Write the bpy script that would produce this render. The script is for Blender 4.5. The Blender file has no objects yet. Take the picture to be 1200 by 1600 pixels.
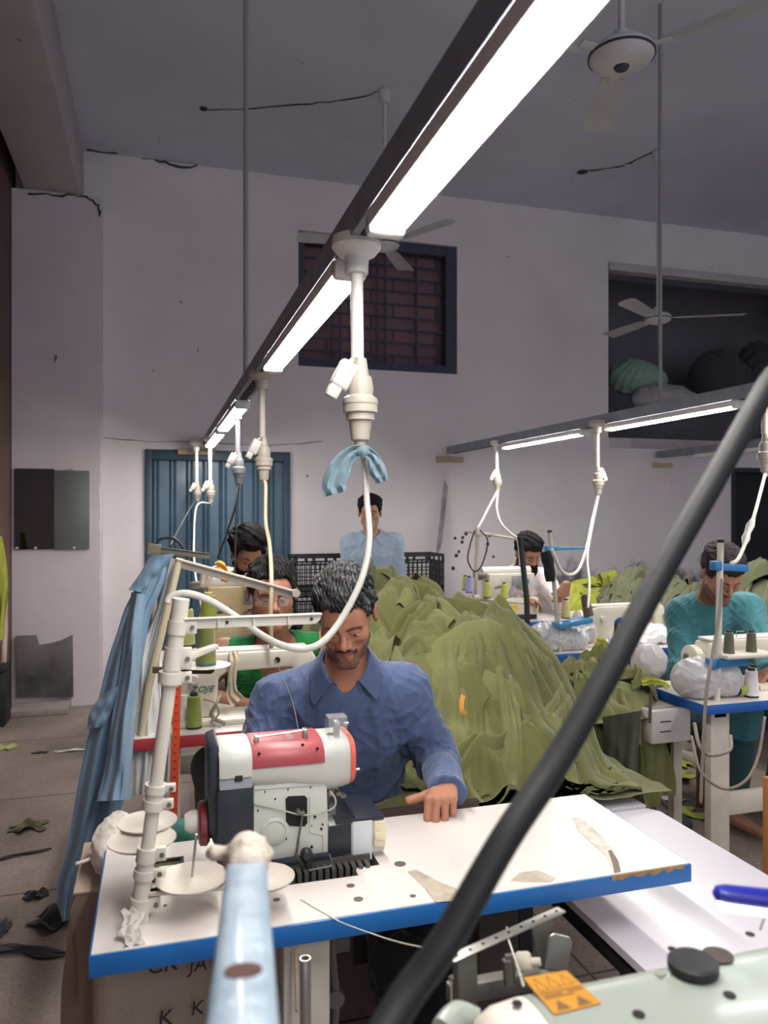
import bpy, bmesh, math, random
import numpy as np
from mathutils import Vector, Matrix, noise as mnoise

# ------------------------------------------------------------------ camera, world, exposure
SC = bpy.context.scene
COL = SC.collection
TH = math.radians(16.5)          # the camera is turned 16.5 degrees off the room's own axes
CT, ST = math.cos(TH), math.sin(TH)
CAMZ, F = 1.5, 1200.0
cd = bpy.data.cameras.new('camera'); cam = bpy.data.objects.new('camera', cd); COL.objects.link(cam)
cam.location = (0, 0, CAMZ); cam.rotation_euler = (math.pi / 2, 0, -TH)
cd.sensor_fit = 'VERTICAL'; cd.sensor_height = 36; cd.lens = 36 * F / 1600; cd.clip_start = .02; cd.clip_end = 60
cd.dof.use_dof = True; cd.dof.focus_distance = 2.3; cd.dof.aperture_fstop = 5.0
SC.camera = cam
SC.view_settings.view_transform = 'Standard'; SC.view_settings.look = 'None'
SC.view_settings.gamma = 1; SC.view_settings.use_curve_mapping = False
SC.view_settings.exposure = 0.95
WORLD_COL, WORLD_STR = (.70, .72, .82), .68
LAMP_STR = 40.0
w = bpy.data.worlds.new('world'); SC.world = w; w.use_nodes = True
bg = w.node_tree.nodes['Background']; bg.inputs[0].default_value = (*WORLD_COL, 1); bg.inputs[1].default_value = WORLD_STR

PI = math.pi
R = math.radians
def rnd(seed): return random.Random(seed)

# ------------------------------------------------------------------ measuring: where a line of sight meets a plane of the room
def WD(px, py, D):
    s = (px - 600) / F * D
    return Vector((s * CT + D * ST, -s * ST + D * CT, CAMZ - (py - 800) / F * D))
def WY(px, py, Y):
    k = (px - 600) / F
    return WD(px, py, Y / (CT - k * ST))
def WX(px, py, X):
    k = (px - 600) / F
    return WD(px, py, X / (k * CT + ST))
def WZ(px, py, z):
    return WD(px, py, (CAMZ - z) * F / (py - 800))
def depth(p): return p[0] * ST + p[1] * CT

# ------------------------------------------------------------------ materials
def lin(c):
    if isinstance(c, str):
        c = [int(c[i:i + 2], 16) / 255 for i in (0, 2, 4)]
    return tuple(((x + .055) / 1.055) ** 2.4 if x > .04045 else x / 12.92 for x in c)
_M = {}
def M(name, col, rough=.6, metal=0.0, var=.08, scale=6.0, bump=0.0, bscale=40.0, spec=.5, col2=None, c2at=.62, c2w=.1, c2scale=3.0,
      alpha=1.0, trans=0.0, sheen=0.0, emit=0.0, attr=None, coat=0.0, stretch=(1, 1, 1), world=True, sss=0.0):
    if name in _M: return _M[name]
    m = bpy.data.materials.new(name); m.use_nodes = True; nt = m.node_tree; N, L = nt.nodes, nt.links
    b = N['Principled BSDF']; c = lin(col)
    b.inputs['Roughness'].default_value = rough; b.inputs['Metallic'].default_value = metal
    b.inputs['Specular IOR Level'].default_value = spec
    if coat: b.inputs['Coat Weight'].default_value = coat; b.inputs['Coat Roughness'].default_value = .1
    if sheen: b.inputs['Sheen Weight'].default_value = sheen; b.inputs['Sheen Roughness'].default_value = .5
    if sss:
        b.inputs['Subsurface Weight'].default_value = sss; b.inputs['Subsurface Radius'].default_value = (.012, .005, .003); b.inputs['Subsurface Scale'].default_value = 1
    if trans: b.inputs['Transmission Weight'].default_value = trans; b.inputs['IOR'].default_value = 1.2
    b.inputs['Alpha'].default_value = alpha
    geo = N.new('ShaderNodeNewGeometry' if world else 'ShaderNodeTexCoord')
    mp = N.new('ShaderNodeMapping'); mp.inputs['Scale'].default_value = stretch
    L.new(geo.outputs['Position' if world else 'Object'], mp.inputs[0])
    n = N.new('ShaderNodeTexNoise'); n.inputs['Scale'].default_value = scale; n.inputs['Detail'].default_value = 5
    L.new(mp.outputs[0], n.inputs['Vector'])
    mr = N.new('ShaderNodeMapRange'); mr.inputs[1].default_value = .3; mr.inputs[2].default_value = .7
    mr.inputs[3].default_value = 1 - var; mr.inputs[4].default_value = 1 + var
    L.new(n.outputs['Fac'], mr.inputs[0])
    vm = N.new('ShaderNodeVectorMath'); vm.operation = 'SCALE'
    L.new(mr.outputs[0], vm.inputs['Scale'])
    src = None
    if attr:
        a = N.new('ShaderNodeAttribute'); a.attribute_name = attr; src = a.outputs['Color']
    if col2 is not None:
        n2 = N.new('ShaderNodeTexNoise'); n2.inputs['Scale'].default_value = c2scale; n2.inputs['Detail'].default_value = 8; n2.inputs['Roughness'].default_value = .62
        L.new(mp.outputs[0], n2.inputs['Vector'])
        m2 = N.new('ShaderNodeMapRange'); m2.inputs[1].default_value = c2at - c2w; m2.inputs[2].default_value = c2at + c2w
        L.new(n2.outputs['Fac'], m2.inputs[0])
        mx = N.new('ShaderNodeMix'); mx.data_type = 'RGBA'
        mx.inputs['A'].default_value = (*c, 1); mx.inputs['B'].default_value = (*lin(col2), 1)
        if src: L.new(src, mx.inputs['A'])
        L.new(m2.outputs[0], mx.inputs['Factor']); src = mx.outputs['Result']
    if src: L.new(src, vm.inputs[0])
    else: vm.inputs[0].default_value = c
    L.new(vm.outputs[0], b.inputs['Base Color'])
    if bump:
        n3 = N.new('ShaderNodeTexNoise'); n3.inputs['Scale'].default_value = bscale; n3.inputs['Detail'].default_value = 4
        L.new(mp.outputs[0], n3.inputs['Vector'])
        bp = N.new('ShaderNodeBump'); bp.inputs['Strength'].default_value = bump; bp.inputs['Distance'].default_value = .01
        L.new(n3.outputs['Fac'], bp.inputs['Height']); L.new(bp.outputs[0], b.inputs['Normal'])
    if emit:
        b.inputs['Emission Color'].default_value = (*c, 1); b.inputs['Emission Strength'].default_value = emit
    _M[name] = m
    return m

# ------------------------------------------------------------------ mesh builder
def catmull(pts, n=8):
    P = [Vector(p) for p in pts]
    if len(P) < 3: return P
    out = []
    for i in range(len(P) - 1):
        p0 = P[i - 1] if i else P[0] * 2 - P[1]
        p1, p2 = P[i], P[i + 1]
        p3 = P[i + 2] if i + 2 < len(P) else P[-1] * 2 - P[-2]
        for k in range(n):
            t = k / n
            out.append(.5 * ((2 * p1) + (p2 - p0) * t + (2 * p0 - 5 * p1 + 4 * p2 - p3) * t * t + (3 * p1 - p0 - 3 * p2 + p3) * t ** 3))
    out.append(P[-1])
    return out

class MB:
    def __init__(s): s.v = []; s.f = []; s.m = []; s.col = None
    def add(s, vs, fs, mi=0, T=None):
        o = len(s.v)
        for p in vs:
            p = Vector(p); s.v.append(T @ p if T is not None else p)
        for f in fs: s.f.append([i + o for i in f]); s.m.append(mi)
        return s
    def box(s, c, size, bev=0.0, T=None, mi=0, seg=2, rz=0, rx=0, ry=0):
        bm = bmesh.new(); bmesh.ops.create_cube(bm, size=1)
        for v in bm.verts: v.co = Vector((v.co.x * size[0], v.co.y * size[1], v.co.z * size[2]))
        if bev:
            bmesh.ops.bevel(bm, geom=list(bm.edges), offset=min(bev, min(size) * .49), segments=seg, profile=.5, affect='EDGES')
        X = Matrix.Translation(Vector(c)) @ Matrix.Rotation(rz, 4, 'Z') @ Matrix.Rotation(ry, 4, 'Y') @ Matrix.Rotation(rx, 4, 'X')
        if T is not None: X = T @ X
        bm.verts.index_update()
        s.add([v.co.copy() for v in bm.verts], [[v.index for v in f.verts] for f in bm.faces], mi, X)
        bm.free(); return s
    def b2(s, x0, x1, y0, y1, z0, z1, bev=0.0, mi=0, seg=2):
        return s.box(((x0 + x1) / 2, (y0 + y1) / 2, (z0 + z1) / 2), (abs(x1 - x0), abs(y1 - y0), abs(z1 - z0)), bev, None, mi, seg)
    def tube(s, pts, r, seg=10, cap=True, mi=0, smooth=0, flat=1.0, T=None):
        P = catmull(pts, smooth) if smooth else [Vector(p) for p in pts]
        n = len(P)
        if isinstance(r, (int, float)): rr = [r] * n
        else:
            k = len(r) - 1; rr = []
            for i in range(n):
                t = i / (n - 1) * k; j = min(int(t), k - 1); rr.append(r[j] + (r[j + 1] - r[j]) * (t - j))
        tan = [(P[min(i + 1, n - 1)] - P[max(i - 1, 0)]).normalized() for i in range(n)]
        up = Vector((0, 0, 1)) if abs(tan[0].z) < .9 else Vector((1, 0, 0))
        a = (up - tan[0] * up.dot(tan[0])).normalized()
        vs, fs = [], []
        for i in range(n):
            a = (a - tan[i] * a.dot(tan[i]))
            a = a.normalized() if a.length > 1e-6 else tan[i].orthogonal().normalized()
            b = tan[i].cross(a)
            for k in range(seg):
                t = 2 * PI * k / seg
                vs.append(P[i] + a * math.cos(t) * rr[i] * flat + b * math.sin(t) * rr[i])
        for i in range(n - 1):
            for k in range(seg):
                k2 = (k + 1) % seg
                fs.append([i * seg + k, i * seg + k2, (i + 1) * seg + k2, (i + 1) * seg + k])
        if cap:
            fs.append(list(range(seg))[::-1]); fs.append([(n - 1) * seg + k for k in range(seg)])
        return s.add(vs, fs, mi, T)
    def lathe(s, prof, seg=24, c=(0, 0, 0), T=None, mi=0, cap=True, axis='Z'):
        X = Matrix.Translation(Vector(c))
        if axis == 'X': X = X @ Matrix.Rotation(PI / 2, 4, 'Y')
        if axis == 'Y': X = X @ Matrix.Rotation(-PI / 2, 4, 'X')
        if T is not None: X = T @ X
        vs, fs = [], []
        for r, z in prof:
            for k in range(seg):
                t = 2 * PI * k / seg; vs.append((max(r, 1e-5) * math.cos(t), max(r, 1e-5) * math.sin(t), z))
        for i in range(len(prof) - 1):
            for k in range(seg):
                k2 = (k + 1) % seg
                fs.append([i * seg + k, i * seg + k2, (i + 1) * seg + k2, (i + 1) * seg + k])
        if cap:
            fs.append(list(range(seg))[::-1]); fs.append([(len(prof) - 1) * seg + k for k in range(seg)])
        return s.add(vs, fs, mi, X)
    def prism(s, poly, d0, d1, plane='XZ', bev=0.0, mi=0, T=None, seg=2):
        """extrude a 2D outline: plane XZ extrudes along Y, XY along Z, YZ along X"""
        def to3(a, b, d): return {'XZ': (a, d, b), 'XY': (a, b, d), 'YZ': (d, a, b)}[plane]
        bm = bmesh.new()
        v0 = [bm.verts.new(to3(a, b, d0)) for a, b in poly]; v1 = [bm.verts.new(to3(a, b, d1)) for a, b in poly]
        n = len(poly)
        bm.faces.new(v0); bm.faces.new(v1[::-1])
        for i in range(n): bm.faces.new([v0[(i + 1) % n], v0[i], v1[i], v1[(i + 1) % n]])
        bmesh.ops.recalc_face_normals(bm, faces=list(bm.faces))
        if bev: bmesh.ops.bevel(bm, geom=list(bm.edges), offset=bev, segments=seg, profile=.5, affect='EDGES', clamp_overlap=True)
        bm.verts.index_update()
        s.add([v.co.copy() for v in bm.verts], [[v.index for v in f.verts] for f in bm.faces], mi, T)
        bm.free(); return s
    def sheet(s, G, th=.002, mi=0, closed_u=False):
        """G: nu x nv grid of points, given a thickness"""
        A = np.array(G, dtype=float); nu, nv = A.shape[:2]
        du = np.gradient(A, axis=0); dv = np.gradient(A, axis=1)
        if closed_u: du = np.roll(A, -1, 0) - np.roll(A, 1, 0)
        N = np.cross(du, dv); N /= np.maximum(np.linalg.norm(N, axis=2, keepdims=True), 1e-9)
        T_ = A + N * th / 2; B_ = A - N * th / 2
        vs = [tuple(p) for p in T_.reshape(-1, 3)] + [tuple(p) for p in B_.reshape(-1, 3)]
        n = nu * nv; fs = []
        idx = lambda i, j: (i % nu) * nv + j
        for i in range(nu if closed_u else nu - 1):
            for j in range(nv - 1):
                q = [idx(i, j), idx(i + 1, j), idx(i + 1, j + 1), idx(i, j + 1)]
                fs.append(q); fs.append([k + n for k in q[::-1]])
        for i in range(nu if closed_u else nu - 1):
            fs.append([idx(i, 0), idx(i, 0) + n, idx(i + 1, 0) + n, idx(i + 1, 0)])
            fs.append([idx(i + 1, nv - 1), idx(i + 1, nv - 1) + n, idx(i, nv - 1) + n, idx(i, nv - 1)])
        if not closed_u:
            for j in range(nv - 1):
                fs.append([idx(0, j + 1), idx(0, j + 1) + n, idx(0, j) + n, idx(0, j)])
                fs.append([idx(nu - 1, j), idx(nu - 1, j) + n, idx(nu - 1, j + 1) + n, idx(nu - 1, j + 1)])
        return s.add(vs, fs, mi)
    def build(s, name, mat, parent=None, sharp=35, world_origin=True, loc=None):
        me = bpy.data.meshes.new(name)
        V = np.array([tuple(p) for p in s.v], dtype=float)
        if parent is not None: off = wloc(parent); l = (0, 0, 0)
        elif loc is not None: off = Vector(loc); l = off
        else:
            mn, mx = V.min(0), V.max(0); off = Vector(((mn[0] + mx[0]) / 2, (mn[1] + mx[1]) / 2, mn[2])); l = off
        V = V - np.array(off)
        me.from_pydata(V.tolist(), [], s.f)
        mats = mat if isinstance(mat, (list, tuple)) else [mat]
        for m_ in mats: me.materials.append(m_)
        if len(mats) > 1: me.polygons.foreach_set('material_index', s.m)
        me.polygons.foreach_set('use_smooth', [sharp > 0] * len(me.polygons))
        if 0 < sharp < 180: me.set_sharp_from_angle(angle=R(sharp))
        if s.col is not None:
            at = me.color_attributes.new('Col', 'FLOAT_COLOR', 'POINT')
            C = np.ones((len(me.vertices), 4), dtype=np.float32); C[:, :3] = s.col; at.data.foreach_set('color', C.ravel())
        me.update(); me.validate()
        o = bpy.data.objects.new(name, me); COL.objects.link(o); o.location = l
        if parent is not None: o.parent = parent
        return o

def wloc(o):
    v = Vector((0, 0, 0))
    while o is not None: v += o.location; o = o.parent
    return v
def tag(o, label=None, cat=None, group=None, kind=None):
    if label: o['label'] = label
    if cat: o['category'] = cat
    if group: o['group'] = group
    if kind: o['kind'] = kind
    return o
def thing(name, label, cat, loc=(0, 0, 0), group=None):
    o = bpy.data.objects.new(name, None); COL.objects.link(o); o.location = loc; o.empty_display_size = .05
    return tag(o, label, cat, group)
def struct(name, mb, mat, sharp=35, parent=None):
    o = mb.build(name, mat, parent, sharp)
    if parent is None: o['kind'] = 'structure'
    return o
def copy_tree(o, parent=None):
    c = o.copy(); COL.objects.link(c); c.parent = parent
    for ch in list(o.children): copy_tree(ch, c)
    return c
def dup(root, loc, rz=0, label=None, group=None, scale=None):
    c = copy_tree(root); c.location = loc; c.rotation_euler = (0, 0, rz)
    if label: c['label'] = label
    if group: c['group'] = group
    if scale: c.scale = (scale,) * 3
    return c
def lettering(text, size, T, mat, parent, name='lettering', ext=.0006, italic=0.0, sx=1.0):
    cu = bpy.data.curves.new(name, 'FONT'); cu.body = text; cu.size = size; cu.extrude = ext; cu.align_x = 'CENTER'; cu.align_y = 'CENTER'; cu.shear = italic
    o = bpy.data.objects.new(name, cu); COL.objects.link(o)
    me = bpy.data.meshes.new_from_object(o.evaluated_get(bpy.context.evaluated_depsgraph_get()))
    bpy.data.objects.remove(o); bpy.data.curves.remove(cu)
    off = wloc(parent) if parent is not None else Vector((0, 0, 0))
    me.transform(Matrix.Translation(-off) @ T @ Matrix.Diagonal((sx, 1, 1, 1))); me.materials.clear(); me.materials.append(mat)
    o = bpy.data.objects.new(name, me); COL.objects.link(o); o.parent = parent
    return o
def frame(o, x, z):
    """matrix with local X along x, local Z along z (text reads along x, faces z)"""
    x = Vector(x).normalized(); z = Vector(z).normalized(); y = z.cross(x).normalized(); x = y.cross(z)
    m = Matrix((x, y, z)).transposed().to_4x4(); m.translation = Vector(o); return m

# ------------------------------------------------------------------ distance fields -> one continuous mesh
def smin(a, b, k):
    h = np.maximum(k - np.abs(a - b), 0) / k
    return np.minimum(a, b) - h * h * k * .25
def smax(a, b, k): return -smin(-a, -b, k)
def rc(P, a, b, ra, rb=None):
    rb = ra if rb is None else rb
    a = np.asarray(a, dtype=np.float32); b = np.asarray(b, dtype=np.float32); ab = b - a
    t = np.clip(((P - a) @ ab) / max(float(ab @ ab), 1e-9), 0, 1)
    return np.linalg.norm(P - a - t[:, None] * ab, axis=1) - (ra + (rb - ra) * t)
def ell(P, c, r, Rm=None):
    q = P - np.asarray(c, dtype=np.float32)
    if Rm is not None: q = q @ np.asarray(Rm, dtype=np.float32)
    r = np.asarray(r, dtype=np.float32)
    k0 = np.linalg.norm(q / r, axis=1); k1 = np.linalg.norm(q / (r * r), axis=1)
    return k0 * (k0 - 1) / np.maximum(k1, 1e-6)
def wav(P, seed, freq, n=5, st=(1, 1, 1)):
    """smooth pseudo-noise, about -1..1"""
    g = np.random.default_rng(seed); out = np.zeros(len(P), dtype=np.float32)
    Q = P * np.asarray(st, dtype=np.float32)
    for i in range(n):
        k = g.normal(size=3); k = k / np.linalg.norm(k) * freq * g.uniform(.6, 1.5)
        out += np.sin(Q @ k.astype(np.float32) * 6.283 + g.uniform(0, 6.28))
    return out / n * 1.6
def folds(P, seed, freq, st=(1, 1, 1), warp=1.2):
    """ridged creases 0..1"""
    a = wav(P, seed, freq * .5, 4, st)
    g = np.random.default_rng(seed + 77); k = g.normal(size=3); k /= np.linalg.norm(k)
    Q = P * np.asarray(st, dtype=np.float32)
    s_ = np.sin(Q @ (k * freq * 6.283).astype(np.float32) + a * 3 * warp)
    s2 = wav(P, seed + 5, freq * 1.3, 4, st)
    return (1 - np.abs(s_)) ** 1.6 * .6 + (1 - np.abs(np.clip(s2 * 1.3, -1, 1))) ** 2 * .5
def surfnet(f, lo, hi, h, cs=4):
    lo = np.asarray(lo, dtype=np.float32); hi = np.asarray(hi, dtype=np.float32)
    n = (np.ceil((hi - lo) / (h * cs)).astype(int) + 1)
    ax = [lo[i] + np.arange(n[i] + 1) * h * cs for i in range(3)]
    C = np.stack(np.meshgrid(*ax, indexing='ij'), -1).reshape(-1, 3).astype(np.float32)
    Fc = np.concatenate([f(C[i:i + 400000]) for i in range(0, len(C), 400000)]).reshape([x + 1 for x in n])
    near = np.abs(Fc) < h * cs * 2.2
    blk = np.zeros(n, bool)
    for dx in (0, 1):
        for dy in (0, 1):
            for dz in (0, 1): blk |= near[dx:n[0] + dx, dy:n[1] + dy, dz:n[2] + dz]
    N = n * cs + 1
    mask = np.zeros(N, bool)
    b = np.kron(blk, np.ones((cs,) * 3, bool))
    mask[:-1, :-1, :-1] |= b; mask[1:, 1:, 1:] |= b; mask[1:, :-1, :-1] |= b; mask[:-1, 1:, :-1] |= b; mask[:-1, :-1, 1:] |= b
    mask[1:, 1:, :-1] |= b; mask[1:, :-1, 1:] |= b; mask[:-1, 1:, 1:] |= b
    idx = np.argwhere(mask)
    Pf = lo + idx.astype(np.float32) * h
    vals = np.concatenate([f(Pf[i:i + 400000]) for i in range(0, len(Pf), 400000)])
    G = np.kron(Fc[:-1, :-1, :-1], np.ones((cs,) * 3, np.float32)); G = np.pad(G, ((0, 1),) * 3, mode='edge')
    G[mask] = vals
    S = G < 0
    c8 = [S[dx:N[0] - 1 + dx, dy:N[1] - 1 + dy, dz:N[2] - 1 + dz] for dx in (0, 1) for dy in (0, 1) for dz in (0, 1)]
    cnt = sum(c.astype(np.int8) for c in c8)
    act = (cnt > 0) & (cnt < 8)
    ai = np.argwhere(act); vid = -np.ones(act.shape, dtype=np.int64); vid[act] = np.arange(len(ai))
    acc = np.zeros((len(ai), 3)); wn = np.zeros(len(ai))
    corners = [(dx, dy, dz) for dx in (0, 1) for dy in (0, 1) for dz in (0, 1)]
    for i, a in enumerate(corners):
        for bb in corners[i + 1:]:
            if sum(abs(p - q) for p, q in zip(a, bb)) != 1: continue
            fa = G[ai[:, 0] + a[0], ai[:, 1] + a[1], ai[:, 2] + a[2]]; fb = G[ai[:, 0] + bb[0], ai[:, 1] + bb[1], ai[:, 2] + bb[2]]
            m = (fa < 0) != (fb < 0)
            t = np.where(m, fa / np.where(m, fa - fb, 1), 0)
            acc[m] += (np.array(a) + (np.array(bb) - np.array(a)) * t[:, None])[m]; wn[m] += 1
    V = np.asarray(lo) + (ai + acc / np.maximum(wn, 1)[:, None]) * h
    quads = []
    for d in range(3):
        u, v_ = (d + 1) % 3, (d + 2) % 3
        sl0 = [slice(None)] * 3; sl1 = [slice(None)] * 3; sl0[d] = slice(0, -1); sl1[d] = slice(1, None)
        e = S[tuple(sl0)] != S[tuple(sl1)]
        ei = np.argwhere(e)
        ok = (ei[:, u] > 0) & (ei[:, v_] > 0) & (ei[:, u] < N[u] - 1) & (ei[:, v_] < N[v_] - 1)
        ei = ei[ok]
        def vv(du, dv):
            q = ei.copy(); q[:, u] -= du; q[:, v_] -= dv; return vid[q[:, 0], q[:, 1], q[:, 2]]
        Q = np.stack([vv(1, 1), vv(0, 1), vv(0, 0), vv(1, 0)], 1)
        flip = ~S[ei[:, 0], ei[:, 1], ei[:, 2]]
        Q[flip] = Q[flip][:, ::-1]
        quads.append(Q[(Q >= 0).all(1)])
    return V, np.concatenate(quads)
def field_obj(name, f, lo, hi, h, mat, parent=None, color=None, sharp=180):
    V, Q = surfnet(f, lo, hi, h)
    mb = MB(); mb.v = [Vector(p) for p in V]; mb.f = Q.tolist(); mb.m = [0] * len(Q)
    if color is not None: mb.col = color(V.astype(np.float32))
    return mb.build(name, mat, parent, sharp)
# ------------------------------------------------------------------ the room
YW, ZC = 6.6, 4.4                 # back wall, ceiling height
def plaster(name, base, dark, stain_z=None, blotch=.6, bump=.25):
    m = bpy.data.materials.new(name); m.use_nodes = True; nt = m.node_tree; N, L = nt.nodes, nt.links
    b = N['Principled BSDF']; b.inputs['Roughness'].default_value = .85
    g = N.new('ShaderNodeNewGeometry')
    n1 = N.new('ShaderNodeTexNoise'); n1.inputs['Scale'].default_value = .9; n1.inputs['Detail'].default_value = 7; n1.inputs['Roughness'].default_value = .6
    L.new(g.outputs['Position'], n1.inputs['Vector'])
    r1 = N.new('ShaderNodeMapRange'); r1.inputs[1].default_value = .35; r1.inputs[2].default_value = .75; r1.inputs[3].default_value = 0; r1.inputs[4].default_value = blotch
    L.new(n1.outputs['Fac'], r1.inputs[0])
    mx = N.new('ShaderNodeMix'); mx.data_type = 'RGBA'; mx.inputs['A'].default_value = (*lin(base), 1); mx.inputs['B'].default_value = (*lin(dark), 1)
    L.new(r1.outputs[0], mx.inputs['Factor'])
    n2 = N.new('ShaderNodeTexNoise'); n2.inputs['Scale'].default_value = 14; n2.inputs['Detail'].default_value = 6
    L.new(g.outputs['Position'], n2.inputs['Vector'])
    # small dark pits and scuffs
    r2 = N.new('ShaderNodeMapRange'); r2.inputs[1].default_value = .74; r2.inputs[2].default_value = .78
    L.new(n2.outputs['Fac'], r2.inputs[0])
    mx2 = N.new('ShaderNodeMix'); mx2.data_type = 'RGBA'; mx2.inputs['B'].default_value = (*lin('5b5654'), 1)
    L.new(r2.outputs[0], mx2.inputs['Factor']); L.new(mx.outputs['Result'], mx2.inputs['A'])
    out = mx2.outputs['Result']
    if stain_z:
        # damp stain along the foot of the wall, with an uneven upper edge, and only right of stain_x
        sx, zz = stain_z
        sp = N.new('ShaderNodeSeparateXYZ'); L.new(g.outputs['Position'], sp.inputs[0])
        n3 = N.new('ShaderNodeTexNoise'); n3.inputs['Scale'].default_value = 3.2; n3.inputs['Detail'].default_value = 8; n3.inputs['Roughness'].default_value = .7
        L.new(g.outputs['Position'], n3.inputs['Vector'])
        a = N.new('ShaderNodeMath'); a.operation = 'MULTIPLY_ADD'; a.inputs[1].default_value = .9; a.inputs[2].default_value = -.45
        L.new(n3.outputs['Fac'], a.inputs[0])
        s_ = N.new('ShaderNodeMath'); s_.operation = 'ADD'; L.new(sp.outputs[2], s_.inputs[0]); L.new(a.outputs[0], s_.inputs[1])
        r3 = N.new('ShaderNodeMapRange'); r3.inputs[1].default_value = zz; r3.inputs[2].default_value = zz - .12; L.new(s_.outputs[0], r3.inputs[0])
        r4 = N.new('ShaderNodeMapRange'); r4.inputs[1].default_value = sx; r4.inputs[2].default_value = sx + 1.0; L.new(sp.outputs[0], r4.inputs[0])
        n5 = N.new('ShaderNodeTexNoise'); n5.inputs['Scale'].default_value = 9; n5.inputs['Detail'].default_value = 8; L.new(g.outputs['Position'], n5.inputs['Vector'])
        r5 = N.new('ShaderNodeMapRange'); r5.inputs[1].default_value = .35; r5.inputs[2].default_value = .6; r5.inputs[3].default_value = .35; L.new(n5.outputs['Fac'], r5.inputs[0])
        mm = N.new('ShaderNodeMath'); mm.operation = 'MULTIPLY'; L.new(r3.outputs[0], mm.inputs[0]); L.new(r4.outputs[0], mm.inputs[1])
        mm2 = N.new('ShaderNodeMath'); mm2.operation = 'MULTIPLY'; L.new(mm.outputs[0], mm2.inputs[0]); L.new(r5.outputs[0], mm2.inputs[1])
        mx3 = N.new('ShaderNodeMix'); mx3.data_type = 'RGBA'; mx3.inputs['B'].default_value = (*lin('63636a'), 1)
        L.new(mm2.outputs[0], mx3.inputs['Factor']); L.new(out, mx3.inputs['A']); out = mx3.outputs['Result']
    L.new(out, b.inputs['Base Color'])
    bp = N.new('ShaderNodeBump'); bp.inputs['Strength'].default_value = bump; bp.inputs['Distance'].default_value = .02
    n4 = N.new('ShaderNodeTexNoise'); n4.inputs['Scale'].default_value = 6; n4.inputs['Detail'].default_value = 9; L.new(g.outputs['Position'], n4.inputs['Vector'])
    L.new(n4.outputs['Fac'], bp.inputs['Height']); L.new(bp.outputs[0], b.inputs['Normal'])
    return m
m_wall = plaster('wall plaster', 'ebe5e7', 'd0c8cb', (2.9, 1.0))
m_pil = plaster('column plaster', 'e0d8dc', 'b8b0b3')
m_left = plaster('brown wall', '765c58', '5a4644')
m_ceil = plaster('ceiling plaster', 'd3d6e6', 'b4b7c8', bump=.35)
m_beam = plaster('beam plaster', 'c6c0c4', '9d979c')
m_dark = M('dark void', '2c2a2e', .9)
m_crack = M('crack shadow', '3c383a', .95)

def floor_mat():
    m = bpy.data.materials.new('concrete floor'); m.use_nodes = True; nt = m.node_tree; N, L = nt.nodes, nt.links
    b = N['Principled BSDF']; b.inputs['Roughness'].default_value = .72
    g = N.new('ShaderNodeNewGeometry')
    n1 = N.new('ShaderNodeTexNoise'); n1.inputs['Scale'].default_value = 1.3; n1.inputs['Detail'].default_value = 8
    L.new(g.outputs['Position'], n1.inputs['Vector'])
    mx = N.new('ShaderNodeMix'); mx.data_type = 'RGBA'; mx.inputs['A'].default_value = (*lin('988a82'), 1); mx.inputs['B'].default_value = (*lin('665c56'), 1)
    r = N.new('ShaderNodeMapRange'); r.inputs[1].default_value = .35; r.inputs[2].default_value = .68; L.new(n1.outputs['Fac'], r.inputs[0]); L.new(r.outputs[0], mx.inputs['Factor'])
    n2 = N.new('ShaderNodeTexVoronoi'); n2.inputs['Scale'].default_value = 55; L.new(g.outputs['Position'], n2.inputs['Vector'])
    r2 = N.new('ShaderNodeMapRange'); r2.inputs[1].default_value = .0; r2.inputs[2].default_value = .5; r2.inputs[3].default_value = .78; r2.inputs[4].default_value = 1.12
    L.new(n2.outputs['Distance'], r2.inputs[0])
    vm = N.new('ShaderNodeVectorMath'); vm.operation = 'SCALE'; L.new(mx.outputs['Result'], vm.inputs[0]); L.new(r2.outputs[0], vm.inputs['Scale'])
    # slab joints
    br = N.new('ShaderNodeTexBrick'); br.offset = 0; br.inputs['Scale'].default_value = 1; br.inputs['Mortar Size'].default_value = .006
    br.inputs['Brick Width'].default_value = 1.35; br.inputs['Row Height'].default_value = 1.1; br.inputs['Mortar Smooth'].default_value = .3
    L.new(g.outputs['Position'], br.inputs['Vector'])
    mx2 = N.new('ShaderNodeMix'); mx2.data_type = 'RGBA'; mx2.inputs['B'].default_value = (*lin('4b423d'), 1)
    L.new(br.outputs['Fac'], mx2.inputs['Factor']); L.new(vm.outputs[0], mx2.inputs['A']); L.new(mx2.outputs['Result'], b.inputs['Base Color'])
    bp = N.new('ShaderNodeBump'); bp.inputs['Strength'].default_value = .3; bp.inputs['Distance'].default_value = .01
    n4 = N.new('ShaderNodeTexNoise'); n4.inputs['Scale'].default_value = 30; n4.inputs['Detail'].default_value = 6; L.new(g.outputs['Position'], n4.inputs['Vector'])
    L.new(n4.outputs['Fac'], bp.inputs['Height']); L.new(bp.outputs[0], b.inputs['Normal'])
    return m
struct('floor', MB().b2(-1.4, 8.2, -4, 8.6, -.1, 0), floor_mat())
struct('ceiling', MB().b2(-1.4, 8.2, -4, 8.6, ZC, ZC + .12), m_ceil)
struct('wall_left', MB().b2(-1.2, -1.06, -4, YW, 0, ZC), m_left)
struct('wall_right', MB().b2(7.9, 8.05, -4, 8.6, 0, ZC), m_wall)
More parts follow.
